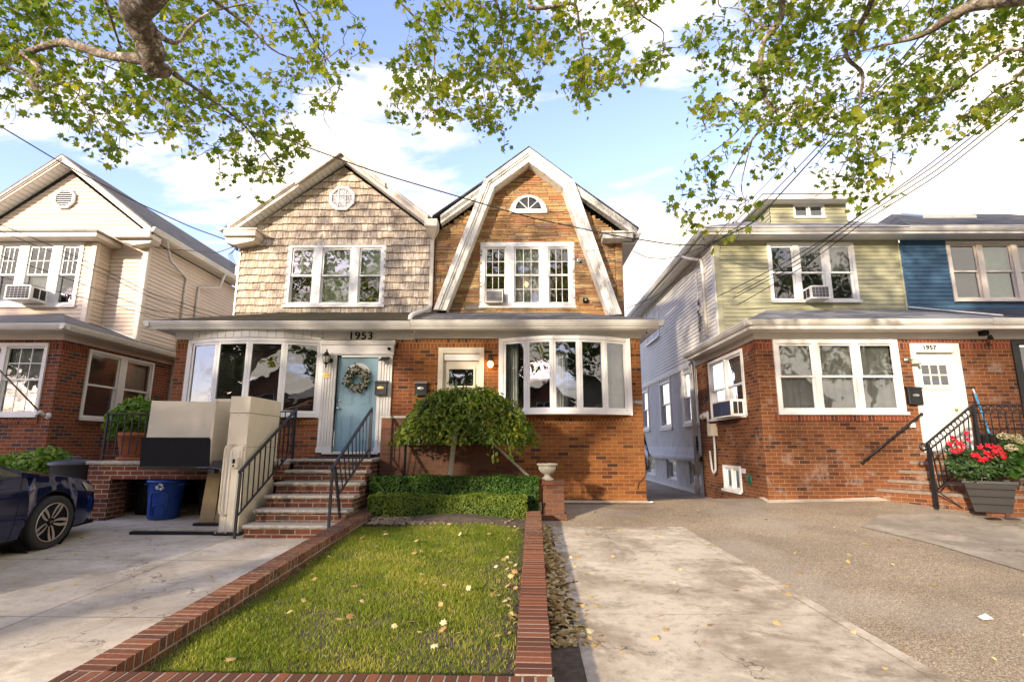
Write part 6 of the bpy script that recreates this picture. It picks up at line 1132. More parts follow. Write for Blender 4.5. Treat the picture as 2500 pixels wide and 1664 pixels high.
b = MB(); b.mat(plain('soil_stones', (.20, .15, .10), .95, var=.3, sc=20))
for k in range(330):
    x = -2.25+abs(random.gauss(0, .8)); y = random.uniform(8.1, 8.62); s = random.uniform(.012, .04)
    if x > .0: continue
    b.ball((x, y, gz(y)+.12), s, 3, (1, .8, .55))
props(b.build('rubble_stones'), 'small broken stones in the bare soil under the front hedge', 'stones', None, 'stuff')
def fallen(name, label, P, size, mat=DRY):
    b = MB(); leaves(b, mat, P, size, PLANE, 1.4); props(b.build(name), label, 'leaf litter', None, 'stuff')
n = 1700; y = 4.3+4.3*RNG.random(n); x = .215+.028*(y-3.4)+np.abs(RNG.normal(size=n))*.12*(1.3-.13*(y-4)); P = np.stack([x, y, SL*y+.010+.03*RNG.random(n)*np.exp(-((x-.3)/.12)**2)], 1); P = P[RNG.random(n) < .55+.5*vnoise(P, 2.5, 2)]
fallen('fallen_leaves', 'drift of dry yellow leaves along the path side of the brick edging wall', P, .038+.045*RNG.random(len(P)))
n = 60; y = 3.7+4.3*RNG.random(n); x = -2.2+2.2*RNG.random(n); P = np.stack([x, y, SL*y+.14+.02*RNG.random(n)], 1); x2 = -.28+.26*RNG.random(90); y2 = 3.6+4.8*RNG.random(90); P = np.concatenate([P, np.stack([x2, y2, SL*y2+.09], 1)]); fallen('fallen_leaves', 'scattered dry leaves lying on the grass of the lawn', P, .035+.045*RNG.random(len(P)))
n = 500; c = atG(2400, 1268); x = c[0]+RNG.normal(size=n)*.42; y = 9.42+RNG.normal(size=n)*.10-.1*(x-c[0]); P = np.stack([x, y, SL*y+.012+.02*RNG.random(n)], 1); fallen('fallen_leaves', 'heap of yellow leaves at the foot of the large planter and steps', P, .06+.04*RNG.random(n))
n = 110; P = np.stack([.6+7*RNG.random(n)**1.2, 4+6.4*RNG.random(n), np.zeros(n)], 1); Q = np.stack([-7+4.3*RNG.random(14), 5+3.6*RNG.random(14), np.zeros(14)], 1); P = np.concatenate([P, Q]); P[:, 2] = SL*P[:, 1]+.014; fallen('fallen_leaves', 'single dry leaves scattered over the driveways', P, .035+.04*RNG.random(len(P)))
q = atG(1410, 1530); b = MB(); leaves(b, DRY, np.array([[q[0], q[1], q[2]+.02]]), np.array([.15]), PLANE, 3, rn=np.array([.95])); props(b.build('large_dry_leaf'), 'one large pale leaf lying on the concrete path near the leaf drift', 'leaf')
for lab, px, py, s in (('scrap of white paper on the aggregate driveway in the right foreground', 2405, 1511, .05), ('scrap of white paper at the corner of the brick wall by the alley', 1589, 1228, .06)):
    q = atG(px, py); b = MB(); b.mat(PAPER); b.add([(q[0]-s, q[1]-s*.8, q[2]+.01), (q[0]+s*.7, q[1]-s, q[2]+.02), (q[0]+s, q[1]+s, q[2]+.035), (q[0]-s*.6, q[1]+s*.8, q[2]+.012), (q[0], q[1], q[2]+.045)], [(0, 1, 4), (1, 2, 4), (2, 3, 4), (3, 0, 4)]); props(b.build('paper_scrap'), lab, 'litter')
# ================================================================== RIGHT STEPS, RAILINGS, PLANTER
RS = root('brick_steps', (7.4, 10, .75), 'curving brick steps with brown stone treads leading to the white door', 'steps')
zg = .76; rz = (1.62-zg)/5
def sp(k, o=0): return [(6.93+.235*k-o, 10.788), (7.70+.235*k-o, 9.36-o*.4), (9.9, 9.36-o*.4), (9.9, 10.788)]
b = MB(); b.mat(BGR)
for k in range(5): P_ = sp(k); Q = sp(k+1) if k < 4 else None; b.prism(P_, 'z', .55 if k == 0 else zg+rz*k-.055+.001, zg+rz*(k+1)-.055)
b.build('riser_brickwork', RS)
for k in range(5):
    t = MB(); t.mat(TREAD); P_ = sp(k, .03); z1 = zg+rz*(k+1); t.prism(P_, 'z', z1-.0545, z1-.012); t.prism(sp(k, .018), 'z', z1-.0118, z1); t.build('tread', RS)
IR = root('ornate_railing', (7.45, 9.6, .7), 'ornate black wrought-iron railing with rings and scrolls on the curving steps', 'railing')
h0, h1, h2 = np.array(at(2262, 1082, 9.68)), np.array(at(2374, 988, 9.62)), None; h2 = np.array([9.9, 9.60, h1[2]])
lo = np.array([0, 0, -.14]); b = MB(); b.mat(BLACK); b.bar(h0, h1, .05, .025); b.bar(h1, h2, .05, .025)
c = h0+np.array([-.06, 0, -.05]); b.tube([c+np.array([-.0+.075*cos(a)*(1-a/14), 0, -.02+.075*sin(a)*(1-a/14)]) for a in np.linspace(1.2, 7.6, 18)], .018, 6); b.build('handrail', IR)
b = MB(); b.mat(BLACK); b.bar(h0+lo, h1+lo, .03, .014); b.bar(h1+lo, h2+lo, .03, .014); l0, l1, l2 = np.array([h0[0]+.06, 9.68, .98]), np.array([h1[0]-.08, 9.62, 1.62]), np.array([9.9, 9.6, 1.72]); b.bar(l0, l1, .03, .016); b.bar(np.array([h1[0], 9.62, 1.72]), l2, .03, .014); b.build('lower_rail', IR)
for p, z_ in ((h0+np.array([.02, 0, 0]), .68), (h1, 1.62)): b = MB(); b.mat(BLACK); b.bar((p[0], p[1], z_), (p[0], p[1], p[2]), .05); b.build('post', IR)
def ringt(c, r, u, th=.009): return [np.array(c)+r*cos(a)*u+np.array([0, 0, r*sin(a)]) for a in np.linspace(0, 2*pi, 15)]
u1 = (h1-h0)/np.linalg.norm(h1-h0); n1 = 13; ux_ = np.array([1., 0, 0])
for i in range(n1): f = (i+.7)/n1; c = h0*(1-f)+h1*f+lo*.5; b = MB(); b.mat(BLACK); b.tube(ringt(c, .046, ux_), .008, 5, cap=False); b.build('ring', IR)
n2 = 15
for i in range(n2): f = (i+.6)/n2; c = h1*(1-f)+h2*f+lo*.5; b = MB(); b.mat(BLACK); b.tube(ringt(c, .050, ux_), .008, 5, cap=False); b.build('ring', IR)
for i in range(10):
    f = (i+.8)/10; p = h0*(1-f)+h1*f+lo; q = l0*(1-f)+l1*f; b = MB(); b.mat(BLACK); b.bar(p, q, .014)
    if i in (3, 7):
        m = (p+q)/2
        for s in (-1, 1):
            for v in (-1, 1): b.tube([m+np.array([s*(.035-.03*cos(a)*(1-a/9)), 0, v*(.10+.03*sin(a)*(1-a/9))]) for a in np.linspace(0, 5.5, 12)]+[m], .005, 4)
    b.build('baluster', IR)
for i in range(15):
    f = (i+.3)/15; p = h1*(1-f)+h2*f+lo; q = np.array([p[0], p[1], 1.72]); b = MB(); b.mat(BLACK); b.bar(p, q, .014)
    if i % 3 == 1:
        m = (p+q)/2
        for s in (-1, 1):
            for v in (-1, 1): b.tube([m+np.array([s*(.045-.035*cos(a)*(1-a/9)), 0, v*(.12+.035*sin(a)*(1-a/9))]) for a in np.linspace(0, 5.5, 12)]+[m], .006, 4)
    b.build('baluster', IR)
b = MB(); b.mat(BLACK); b.bar(l0+np.array([.0, 0, 0]), (l0[0]+.33, 9.60, .70), .018); b.build('brace', IR)
w0_, w1_ = at(2105, 1128, 10.72), at(2250, 1010, 10.72)
WR = root('wall_handrail', (w0_[0], 10.72, w0_[2]), 'plain black handrail fixed to the brick wall left of the white door', 'handrail'); b = MB(); b.mat(BLACK); b.tube([w0_, w1_], .019, 8); b.ball(w0_, .032, 5); b.ball(w1_, .032, 5); b.build('rail', WR)
for f in (.12, .88): p = w0_*(1-f)+w1_*f; b = MB(); b.mat(BLACK); b.tube([p, p+np.array([0, .03, -.05]), (p[0], 10.80, p[2]-.06)], .01, 6); b.lathe([(0, 0), (.03, 0), (.03, -.01), (0, -.012)], (p[0], 10.80, p[2]-.06), 10, 'y'); b.build('bracket', WR)
q = at(2224, 1037, 10.8); b = MB(); b.mat(VINYL); b.box(q[0]-.03, q[0]+.05, 10.74, 10.80, q[2]-.05, q[2]+.05, .006); props(b.build('outlet_box'), 'small white outlet box on the brick beside the wall handrail', 'outlet box')
p0, p1 = at(2396, 958, 10.45), at(2414, 1038, 10.2); b = MB(); b.mat(CYAN); b.tube([(p0[0], 10.6, p0[2]), (p1[0]+.05, 10.2, 1.63)], .017, 8); b.mat(VINYL); b.tube([(p0[0], 10.6, p0[2]), (p0[0]-.005, 10.62, p0[2]+.09)], .012, 6); props(b.build('broom_handle'), 'light blue pole leaning behind the ornate railing', 'pole')
b = MB(); b.mat(plain('dark_pot', (.05, .045, .04), .7)); b.lathe([(0, 0), (.16, 0), (.22, .3), (.24, .3), (.24, .34), (.2, .34)], (8.75, 10.2, 1.63), 20); props(b.build('dark_tub'), 'dark empty tub standing on the landing behind the ornate railing', 'tub')
# planter
PLT = root('flower_planter', (7.95, 8.95, .66), 'large dark tapered planter with horizontal bands at the foot of the steps', 'planter')
A0, A1, B0, B1 = at(2368, 1176, 8.75), at(2490, 1176, 8.75), at(2402, 1252, 8.80), at(2484, 1252, 8.80); zb0 = B0[2]; zt0 = A0[2]
PC = np.array([(A0[0]+A1[0])/2+.14, 9.05]); ang = -.62
def PT_(p): x, y = p[0]*cos(ang)-p[1]*sin(ang), p[0]*sin(ang)+p[1]*cos(ang); return (PC[0]+x, PC[1]+y, p[2])
b = MB(PT_); b.mat(PLANTER); lv = 12; rows = []
for i in range(lv+1):
    f = i/lv; hx_ = .225+.095*f; hy_ = .19+.08*f; z = zb0*(1-f)+zt0*f; ins = .012 if i in (3, 6, 9) else 0
    for dz, ii in (((-.006, 0), (0, ins), (.006, 0)) if ins else ((0, 0),)): rows.append([(-hx_+ii, -hy_+ii, z+dz), (hx_-ii, -hy_+ii, z+dz), (hx_-ii, hy_-ii, z+dz), (-hx_+ii, hy_-ii, z+dz)])
V = [p for r in rows for p in r]; F = [(i*4+j, i*4+(j+1) % 4, i*4+4+(j+1) % 4, i*4+4+j) for i in range(len(rows)-1) for j in range(4)]+[(0, 1, 2, 3)]; b.add(V, F)
b.box(-.34, .34, -.29, -.25, zt0-.03, zt0+.01); b.box(-.34, .34, .25, .29, zt0-.03, zt0+.01); b.box(-.34, -.30, -.25, .25, zt0-.03, zt0+.01); b.box(.30, .34, -.25, .25, zt0-.03, zt0+.01); b.mat(SOIL); b.quad((-.3, -.26, zt0-.04), (.3, -.26, zt0-.04), (.3, .26, zt0-.04), (-.3, .26, zt0-.04)); b.build('tub', PLT)
for i, x in enumerate((B0[0]+.16, B1[0]-.06)): b = MB(); b.mat(CAPB); b.box(x-.10, x+.10, 8.73, 8.83, zb0-.05, zb0-.002, .004); props(b.build('loose_brick'), ('loose red brick propping the left of the planter base', 'loose red brick propping the right of the planter base')[i], 'brick')
RB = root('rose_bush', (7.75, 8.95, zt0), 'rose bush with clusters of bright red blooms growing in the large planter', 'flowers')
rc = at(2385, 1130, 8.9); b = MB(); blobleaf(b, ROSEL, (rc[0]+.02, 8.95, rc[2]-.03), (.46, .32, .26), 1300, .062, seed=11); q = at(2330, 1100, 8.85); blobleaf(b, ROSEL, (q[0]+.03, 8.85, q[2]), (.16, .14, .2), 150, .055, seed=12); b.build('foliage', RB)
b = MB(); b.mat(BARK)
for k in range(9): a = k*.7; b.tube([(rc[0]+.08*cos(a), 8.95+.06*sin(a), zt0-.05), (rc[0]+.2*cos(a), 8.95+.12*sin(a), rc[2]), (rc[0]+.36*cos(a), 8.92+.2*sin(a), rc[2]+.2)], .006, 4)
b.build('stem', RB)
b = MB(); REDL = leafmat('red_petal', (.42, .004, .012), (.72, .012, .035), (.85, .05, .09), .25)
for px, py, s in ((2320, 1083, .05), (2337, 1080, .055), (2330, 1100, .05), (2349, 1086, .045), (2359, 1057, .03), (2345, 1098, .05), (2325, 1067, .03), (2395, 1092, .05), (2405, 1120, .06), (2385, 1112, .05), (2395, 1122, .05), (2412, 1086, .045), (2428, 1091, .04), (2420, 1110, .06), (2430, 1102, .05), (2447, 1105, .055), (2437, 1092, .045), (2408, 1105, .045), (2375, 1110, .035), (2362, 1072, .03), (2450, 1116, .035)):
    c = at(px, py, 8.62); b = MB(); leaves(b, REDL, c+RNG.normal(size=(34, 3))*s*.40, .036, TRI4, .1, dirs=np.array([0, -.8, .4])); b.build('red_bloom', RB)
HY = root('hydrangea', (8.35, 9.0, zt0), 'hydrangea with broad green leaves and pale cream flower heads beside the roses', 'flowers')
hc = at(2490, 1110, 9.0); b = MB(); blobleaf(b, MATS['shrub_leaf'] if 0 else BOXD, (hc[0], 9.0, hc[2]-.05), (.36, .3, .34), 500, .14, seed=14); b.build('foliage', HY)
b = MB(); b.mat(BARK)
for k in range(5): b.tube([(hc[0]-.05, 9.0, zt0-.05), (hc[0]+.1*(k-2), 8.95, hc[2]), (hc[0]+.14*(k-2), 8.85, hc[2]+.22)], .007, 4)
b.build('stem', HY)
HYL = leafmat('cream_petal_head', (.50, .48, .20), (.66, .62, .34), (.74, .60, .50), .2)
for px, py in ((2450, 1064), (2478, 1066), (2470, 1092), (2495, 1075)): c = at(px, py, 8.72); d = RNG.normal(size=(90, 3)); d /= np.linalg.norm(d, axis=1)[:, None]; b = MB(); leaves(b, HYL, c+d*np.array([.088, .08, .05]), .034, TRI4, .1, dirs=d*2); b.build('flower_head', HY)
# side wall bits on the green house
q = atX(1830, 1170, GX); y0, z0 = q[1], q[2]; o = root('alley_vent', (GX-.03, y0, z0), 'round green vent on the brick side wall beside the basement window', 'vent'); b = MB(); b.mat(plain('green_vent', (.015, .11, .06), .5)); b.lathe([(0, -.03), (.07, -.03), (.10, -.02), (.115, 0)], (GX, y0, z0), 18, 'x'); b.build('vent_cover', o)
q = atX(1815, 1150, GX); b = MB(); b.mat(PAPER); b.box(GX-.012, GX-.002, q[1]-.12, q[1]+.10, q[2]-.04, q[2]+.06); props(b.build('notice_card'), 'small white card on the brick beside the basement window', 'card')
MB_ = root('electric_meter', (GX-.1, 14.3, 2.1), 'beige electric meter box with grey conduits at the back corner of the brick side wall', 'meter')
y0, z0 = XY(1738, 1049, GX-.1); b = MB(); b.mat(BEIGE); b.box(GX-.16, GX-.002, y0-.12, y0+.16, z0-.15, z0+.15, .01); b.build('box', MB_); b = MB(); b.mat(GALV); y1, z1 = XY(1723, 1014, GX-.1); b.ball((GX-.12, y1, z1), .085, 7); b.ball((GX-.11, y1+.22, z1-.02), .075, 7); b.tube([(GX-.1, y1-.14, z1+.1), (GX-.1, y1-.14, z1-.25)], .03, 7); b.build('meter_head', MB_)
b = MB(); b.mat(GALV); b.tube([(GX-.08, y0-.05, z0-.15), (GX-.08, y0-.06, z0-.5), (GX-.08, y0-.02, z0-.95), (GX-.08, y0+.1, z0-1.05), (GX-.08, y0+.22, z0-.95), (GX-.08, y0+.3, z0-.5)], .028, 7); b.build('conduit', MB_)
o = root('hanging_cables', (2.5, 11.0, 1.6), 'bundle of black cables hanging on the alley corner of the brick wall', 'cables'); b = MB(); b.mat(CAB)
for k in range(6): j = lambda s: random.uniform(-s, s); b.tube([(2.50, 11.0+j(.1), 2.05+j(.1)), (2.56+j(.03), 11.0+j(.1), 1.7), (2.60+j(.03), 10.9+j(.1), 1.4+j(.1)), (2.54, 10.95, 1.25), (2.50, 11.1, 1.9)], .008, 5)
b.tube([(2.52, 10.9, 1.4), (2.46, 10.78, 1.15), (2.33, 10.785, 1.02), (2.30, 10.785, .9)], .007, 5); b.build('cable', o)
q0, q1 = at(-60, 842, 9.9), at(98, 1006, 10.6); o = root('flag_pole', q1, 'bare brown metal pole slanting from a bracket on the brick at the left edge', 'pole'); b = MB(); b.mat(plain('rusty_pole', (.20, .15, .10), .6, .3)); b.tube([q0, q1], .016, 8); b.build('pole', o); b = MB(); b.mat(GALV); b.tube([q1, (q1[0], 10.72, q1[2]-.06)], .035, 8); b.ball(q1, .045, 5); b.lathe([(0, 0), (.07, 0), (.06, -.02), (0, -.03)], (q1[0], 10.8, q1[2]-.06), 12, 'y'); b.build('bracket', o)
o = root('plastic_crate', (-6.95, 10.9, 5.9), 'white slatted box fixed to the side wall high above the alley between houses', 'box'); q = at(560, 655, 13.2); b = MB(); b.mat(CREAMT); b.box(UA-.30, UA-.001, 13.15, 13.45, q[2]-.2, q[2]+.13, .01); b.build('case', o); b = MB(); b.mat(DARK)
for z in (-.15, -.01): b.quad((UA-.24, 13.147, q[2]+z), (UA-.05, 13.147, q[2]+z), (UA-.05, 13.147, q[2]+z+.1), (UA-.24, 13.147, q[2]+z+.1))
b.build('opening', o)
# ================================================================== CAR
CAR = root('parked_car', (-6.9, 7.15, .43), 'dark blue saloon car parked nose-in on the left driveway', 'car')
WX = .87
def CT(p): Y = 7.12+p[1]; return (-6.90+p[0], Y, gz(Y)+p[2])
def ip(x, xs, ys): return float(np.interp(x, xs, ys))
def shz(y): return ip(y, [-3.72, -3.3, -2.6, -1.5, -.7, -.3, .1, .45, .72, .90, 1.02], [.90, .97, 1.0, .97, .945, .93, .885, .815, .735, .66, .56])
def hw(y): return ip(y, [-3.72, -3.6, -3.2, -2.6, .35, .58, .76, .88, .97, 1.02], [.55, .70, .84, .87, .87, .85, .80, .71, .57, .42])
def lowz(y):
    z = ip(y, [-3.72, -3.5, .5, .85, 1.02], [.36, .22, .20, .20, .26])
    for c in (0, -2.70):
        d = .375**2-(y-c)**2
        if d > 0: z = max(z, .325+sqrt(d))
    return z
def bpt(y, t, s):
    zl, zh = lowz(y), shz(y); z = zl+(zh-zl)*t; k = (z-.2)/(shz(y)-.2); w_ = hw(y)*(.955+.05*sin(min(1, k*1.15)*pi)-.05*max(0, k-.75)/.25)
    w_ += .012*math.exp(-((z-.78)/.03)**2)*(y < .2); return (s*w_, y, z)
ys = sorted(set(list(np.arange(-3.72, 1.03, .06))+[-.40, .40, -.375, .375, -.36, .36, -2.3, -3.1, .94, .98, 1.0, 1.02]+[.1*k for k in range(-4, 5)])); ny = len(ys); NT = 12
b = MB(CT); b.mat(NAVY)
for s in (-1, 1):
    V = [bpt(y, j/NT, s) for y in ys for j in range(NT+1)]; F = [(i*(NT+1)+j, (i+1)*(NT+1)+j, (i+1)*(NT+1)+j+1, i*(NT+1)+j+1) for i in range(ny-1) for j in range(NT)]; b.add(V, F, True)
NC = 10
V = []
for y in ys:
    e = bpt(y, 1, 1)[0]; 
    for j in range(NC+1): f = -1+2*j/NC; V.append((e*f, y, shz(y)+.055*(1-f*f)+(.015*(1-abs(f)**6))))
b.add(V, [(i*(NC+1)+j, i*(NC+1)+j+1, (i+1)*(NC+1)+j+1, (i+1)*(NC+1)+j) for i in range(ny-1) for j in range(NC)], True)
for yy in (1.02, -3.72):
    L_ = [bpt(yy, j/NT, 1) for j in range(NT+1)]; R_ = [bpt(yy, j/NT, -1) for j in range(NT+1)]; b.add(L_+R_, [(j, j+1, NT+2+j, NT+1+j) for j in range(NT)], True)
b.build('body', CAR)
gy = [-.20, -.45, -.62, -.85, -1.1, -1.4, -1.8, -2.3, -2.8, -3.1, -3.4, -3.62]; gz_ = [.95, 1.02, 1.09, 1.18, 1.27, 1.355, 1.40, 1.41, 1.36, 1.26, 1.13, 1.02]; 
b = MB(CT); b.mat(NAVY); V = []
for y, z in zip(gy, gz_): k = (z-.93)/.48; xl_ = .80; xu = .80-.20*k; V += [(-xl_, y, shz(y)-.01), (-xu-.02, y, z-.02), (-xu*.6, y, z+.015), (0, y, z+.025), (xu*.6, y, z+.015), (xu+.02, y, z-.02), (xl_, y, shz(y)-.01)]
for i in range(len(gy)-1):
    for j in range(6):
        b.mat(CARGL if (j in (1, 2, 3, 4) and (i < 4 or i >= 8)) else NAVY); b.add([V[i*7+j], V[i*7+j+1], V[i*7+8+j], V[i*7+7+j]], [(0, 1, 2, 3)], True)
b.build('cabin', CAR)
def gpt(y, z, s=1): zr_ = ip(-y, [-v for v in gy], gz_); k = (z-shz(y))/(max(.02, zr_-.02-shz(y))); kk = (zr_-.93)/.48; return (s*(.80+(.82-.20*kk-.80)*k+.006), y, z)
SIDEG = plain('car_side_glass', (.10, .09, .065), .08, spec=.8)
for poly in ([(-.46, .955), (-.78, .965), (-.78, 1.10)], [(-.84, .965), (-1.70, .985), (-1.70, 1.34), (-1.40, 1.30), (-.84, 1.13)], [(-1.78, .985), (-2.75, 1.01), (-2.6, 1.28), (-1.78, 1.34)]):
    for s in (-1, 1): b = MB(CT); b.mat(SIDEG); b.quad(*[gpt(y, z, s) for y, z in poly]); b.build('side_window', CAR)
for s in (-1, 1):
    b = MB(CT); b.mat(BLKP); p = [bpt(-.52, t, s) for t in np.linspace(.02, 1, 12)]; b.tube([(q_[0]+s*.001, -.52+.14*(abs(i-4)/8)**2*(1 if i > 4 else -.4), q_[2]) for i, q_ in enumerate(p)], .004, 4); b.tube([(bpt(y, .78, s)[0], y, bpt(y, .78, s)[2]) for y in np.linspace(-1.7, -.52, 8)], .002, 3); b.build('door_seam', CAR)
    b = MB(CT); b.mat(HEADL); V = []; 
    for i in range(9):
        y = .50+.40*i/8; a, c = (.93-.03*i/8, .74+.02*i/8+.0) if i else (.93, .90); q_, r_ = bpt(y, a, s), bpt(y, c, s); V += [(q_[0]+s*.006, q_[1]+.004, q_[2]+.004), (r_[0]+s*.008, r_[1]+.006, r_[2])]
    b.add(V, [(2*i, 2*i+1, 2*i+3, 2*i+2) for i in range(8)], True); b.build('headlight', CAR)
    b = MB(CT); b.mat(NAVY); b.ball((s*.98, -1.02, 1.02), .08, 6, (1.1, .8, .75)); b.bar((s*.82, -1.04, .99), (s*.96, -1.02, 1.0), .03); b.build('wing_mirror', CAR)
    for c in (0, -2.7):
        b = MB(CT); b.mat(BLKP); pts = [(s*(hw(c)*.97+.004), c+.385*cos(a), .325+.385*sin(a)) for a in np.linspace(-.15, pi+.15, 20)]; b.tube(pts, .012, 5); b.lathe([(.0, -.2), (.40, -.2), (.40, .13)], (s*.72, c, .325), 24, 'x'); b.build('wheel_arch_liner', CAR)
b = MB(CT); b.mat(BLKP); b.box(-.40, .40, .93, 1.03, .27, .42); b.box(-.36, .36, .93, 1.025, .48, .54); b.box(-.80, .80, -3.6, .80, .17, .21); b.build('grille', CAR)
for s in (-1, 1):
    for c in (0, -2.70):
        cx_, cz = s*.80, .325; b = MB(CT); b.mat(TYRE); pr = [(.235, -.085), (.27, -.10), (.305, -.105), (.322, -.085), (.326, -.05), (.326, .05), (.322, .085), (.305, .105), (.27, .10), (.235, .085)]; b.lathe([(r, a) for r, a in pr], (cx_, c, cz), 40, 'x'); wh = b.build('wheel', CAR)
        b = MB(CT); b.mat(BLKP); b.lathe([(.0, .02), (.22, .02), (.232, .08), (.0, .03)], (cx_, c, cz), 32, 'x') if s > 0 else b.lathe([(.0, -.02), (.22, -.02), (.232, -.08)], (cx_, c, cz), 32, 'x'); b.mat(ALLOY); b.lathe([(.226, s*.088), (.238, s*.094), (.236, s*.078)], (cx_, c, cz), 40, 'x')
        for k in range(10):
            a0 = 2*pi*k/10+.15; a1 = a0+(.20 if k % 2 else -.20)
            P_ = lambda r, a, w_: [(cx_+s*(.055+.03*(r/.23)), c+r*cos(a)-w_*sin(a), cz+r*sin(a)+w_*cos(a)), (cx_+s*(.055+.03*(r/.23)), c+r*cos(a)+w_*sin(a), cz+r*sin(a)-w_*cos(a))]
            st_ = [(.055, a0, .008), (.10, a0+(a1-a0)*.15, .013), (.16, a0+(a1-a0)*.5, .017), (.228, a1, .021)]; V = [p for q_ in st_ for p in P_(*q_)]; b.add(V, [(2*i, 2*i+1, 2*i+3, 2*i+2) for i in range(3)])
        for k in range(5): a = 2*pi*k/5; b.ball((cx_+s*.06, c+.055*cos(a), cz+.055*sin(a)), .007, 3)
        b.mat(BLKP); b.lathe([(0, s*.07), (.03, s*.07), (.034, s*.05)], (cx_, c, cz), 16, 'x'); b.mat(ALLOY); X_ = cx_+s*.0735
        b.bar((X_, c-.011, cz-.014), (X_, c-.014, cz+.016), .006, .004); b.bar((X_, c+.011, cz-.014), (X_, c+.014, cz+.016), .006, .004); b.bar((X_, c-.011, cz), (X_, c+.011, cz), .006, .004); b.build('rim', wh)
# ================================================================== CABLES
def cable(label, pts, r=.011, sag=0, name='overhead_cable', group=None):
    P3 = [np.array(at(*p)) for p in pts]; out = []
    for a, c in zip(P3, P3[1:]):
        for i in range(6): f = i/6; out.append(a*(1-f)+c*f)
    out.append(P3[-1]); k = len(out)
    sm = [out[0]]+[(out[i-1]+out[i]*2+out[i+1])/4 for i in range(1, k-1)]+[out[-1]]; b = MB(); b.mat(CAB); b.tube(sm, r, 6); return props(b.build(name), label, 'cable')
cable('thick black cable crossing both gables from top left to the green corner', [(-120, 0, 8.6), (0, 48, 8.8), (228, 148, 9.2), (594, 302, 10), (912, 419, 10.6), (1289, 530, 11.3), (1500, 575, 11.8), (1640, 597, 12.2), (1722, 598, 12.5)], .013)
cable('black service cable from top left to the shingle house corner', [(-120, 235, 9), (0, 308, 9.4), (150, 398, 10.2), (330, 492, 11), (470, 556, 11.9), (577, 594, 12.7)], .012)
cable('black cable drooping from the shingle house corner to the cream house eave', [(577, 600, 12.7), (530, 617, 12.8), (470, 612, 12.9), (405, 608, 12.9), (378, 603, 12.75)], .009)
cable('short drooping cable between the stone house eave and the green corner', [(1544, 612, 12.5), (1580, 629, 12.5), (1625, 632, 12.5), (1670, 622, 12.5), (1722, 600, 12.6)], .009)
for i, (ya, yb, r) in enumerate(((545, 716, .007), (562, 726, .007), (624, 757, .007), (679, 770, .006))):
    cable(('upper', 'second', 'third', 'lowest')[i]+' of the four thin parallel wires crossing the cream house front', [(-40, ya-14, 9.5), (130, ya+.33*(yb-ya), 10.0), (260, ya+.68*(yb-ya), 10.5), (370, yb, 11.2), (560, yb+60 if i < 2 else yb+24, 13)], r)
RB_ = [((2500, 233), (2285, 403), (2100, 524), (1940, 640), (1800, 716)), ((2500, 246), (2290, 414), (2103, 533), (1950, 645), (1790, 728)), ((2500, 262), (2295, 424), (2110, 541), (1960, 652), (1800, 745)), ((2500, 222), (2240, 424), (2060, 555), (1900, 650), (1750, 725))]
for i, c in enumerate(RB_): cable(('outer', 'upper middle', 'lower middle', 'topmost')[i]+' wire of the bundle sloping down across the green house front at right', [(2700, c[0][1]-150, 7.0)]+[(p[0], p[1], 7.6+1.25*k) for k, p in enumerate(c)], .009)
RC_ = [((2360, -10), (2200, 160), (2000, 370), (1840, 545), (1722, 600)), ((2330, -10), (2180, 170), (1985, 370), (1820, 540), (1724, 606)), ((2230, -10), (2060, 220), (1890, 430), (1760, 560), (1722, 612))]
for i, c in enumerate(RC_): cable(('thickest', 'second', 'faintest')[i]+' of the steep wires running through the tree to the green house corner', [(p[0], p[1], 7.2+1.3*k) for k, p in enumerate(c)], (.014, .010, .006)[i])
cable('long wire from the green house corner down to the alley', [(1722, 606, 12.6), (1690, 660, 12.4), (1640, 695, 12.3), (1590, 728, 12.2), (1530, 752, 12.0)], .010)
o = root('service_insulators', at(578, 598, 12.7), 'black insulators with looping wires on the corner of the shingle house', 'insulator'); b = MB(); b.mat(CAB); q = at(578, 598, 12.7)
for dz in (.0, -.12): b.ball((q[0]+.02, 12.7, q[2]+dz), .035, 5); b.tube([(q[0]+.02, 12.7, q[2]+dz), (UA-.02, 12.82, q[2]+dz-.02)], .008, 5)
for k in range(4): b.tube([(q[0], 12.7, q[2]-.03*k), (q[0]-.10-.03*k, 12.7, q[2]-.25), (q[0]-.03*k, 12.75, q[2]-.5-.03*k), (UA-.01, 12.85, q[2]-.42)], .006, 5)
b.build('insulator_wires', o)
# ================================================================== STREET TREES
def limb(mb, pts, r):
    P = [np.array(p, float) for p in pts]; out = []; rr = []; n = len(P)
    for i in range(n-1):
        p0, p1_, p2, p3 = P[max(i-1, 0)], P[i], P[i+1], P[min(i+2, n-1)]
        for k in range(5):
            t = k/5; out.append(.5*((2*p1_)+(-p0+p2)*t+(2*p0-5*p1_+4*p2-p3)*t*t+(-p0+3*p1_-3*p2+p3)*t**3)); rr.append(r[i]*(1-t)+r[i+1]*t)
    out.append(P[-1]); rr.append(r[-1]); mb.tube(out, [q*(1+.08*sin(j*1.7)) for j, q in enumerate(rr)], 10); return np.array(out)
X_ = lambda px, py, Y: at(px, py, Y)
T1 = root('street_tree', (-9.6, -3.5, -.1), 'plane tree whose thick bare limb hangs into the top left of the view', 'tree')
T2 = root('street_tree', (6.4, -3.2, -.1), 'plane tree whose winding branches hang over the green and blue houses', 'tree')
b1 = MB(); b1.mat(BARK); b2 = MB(); b2.mat(BARK); BR1 = []; BR2 = []
t1 = limb(b1, [(-9.6, -3.5, -.3), (-9.5, -3.4, 1.5), (-9.35, -3.2, 3.3), (-9.0, -2.8, 4.8)], [.34, .27, .25, .28])
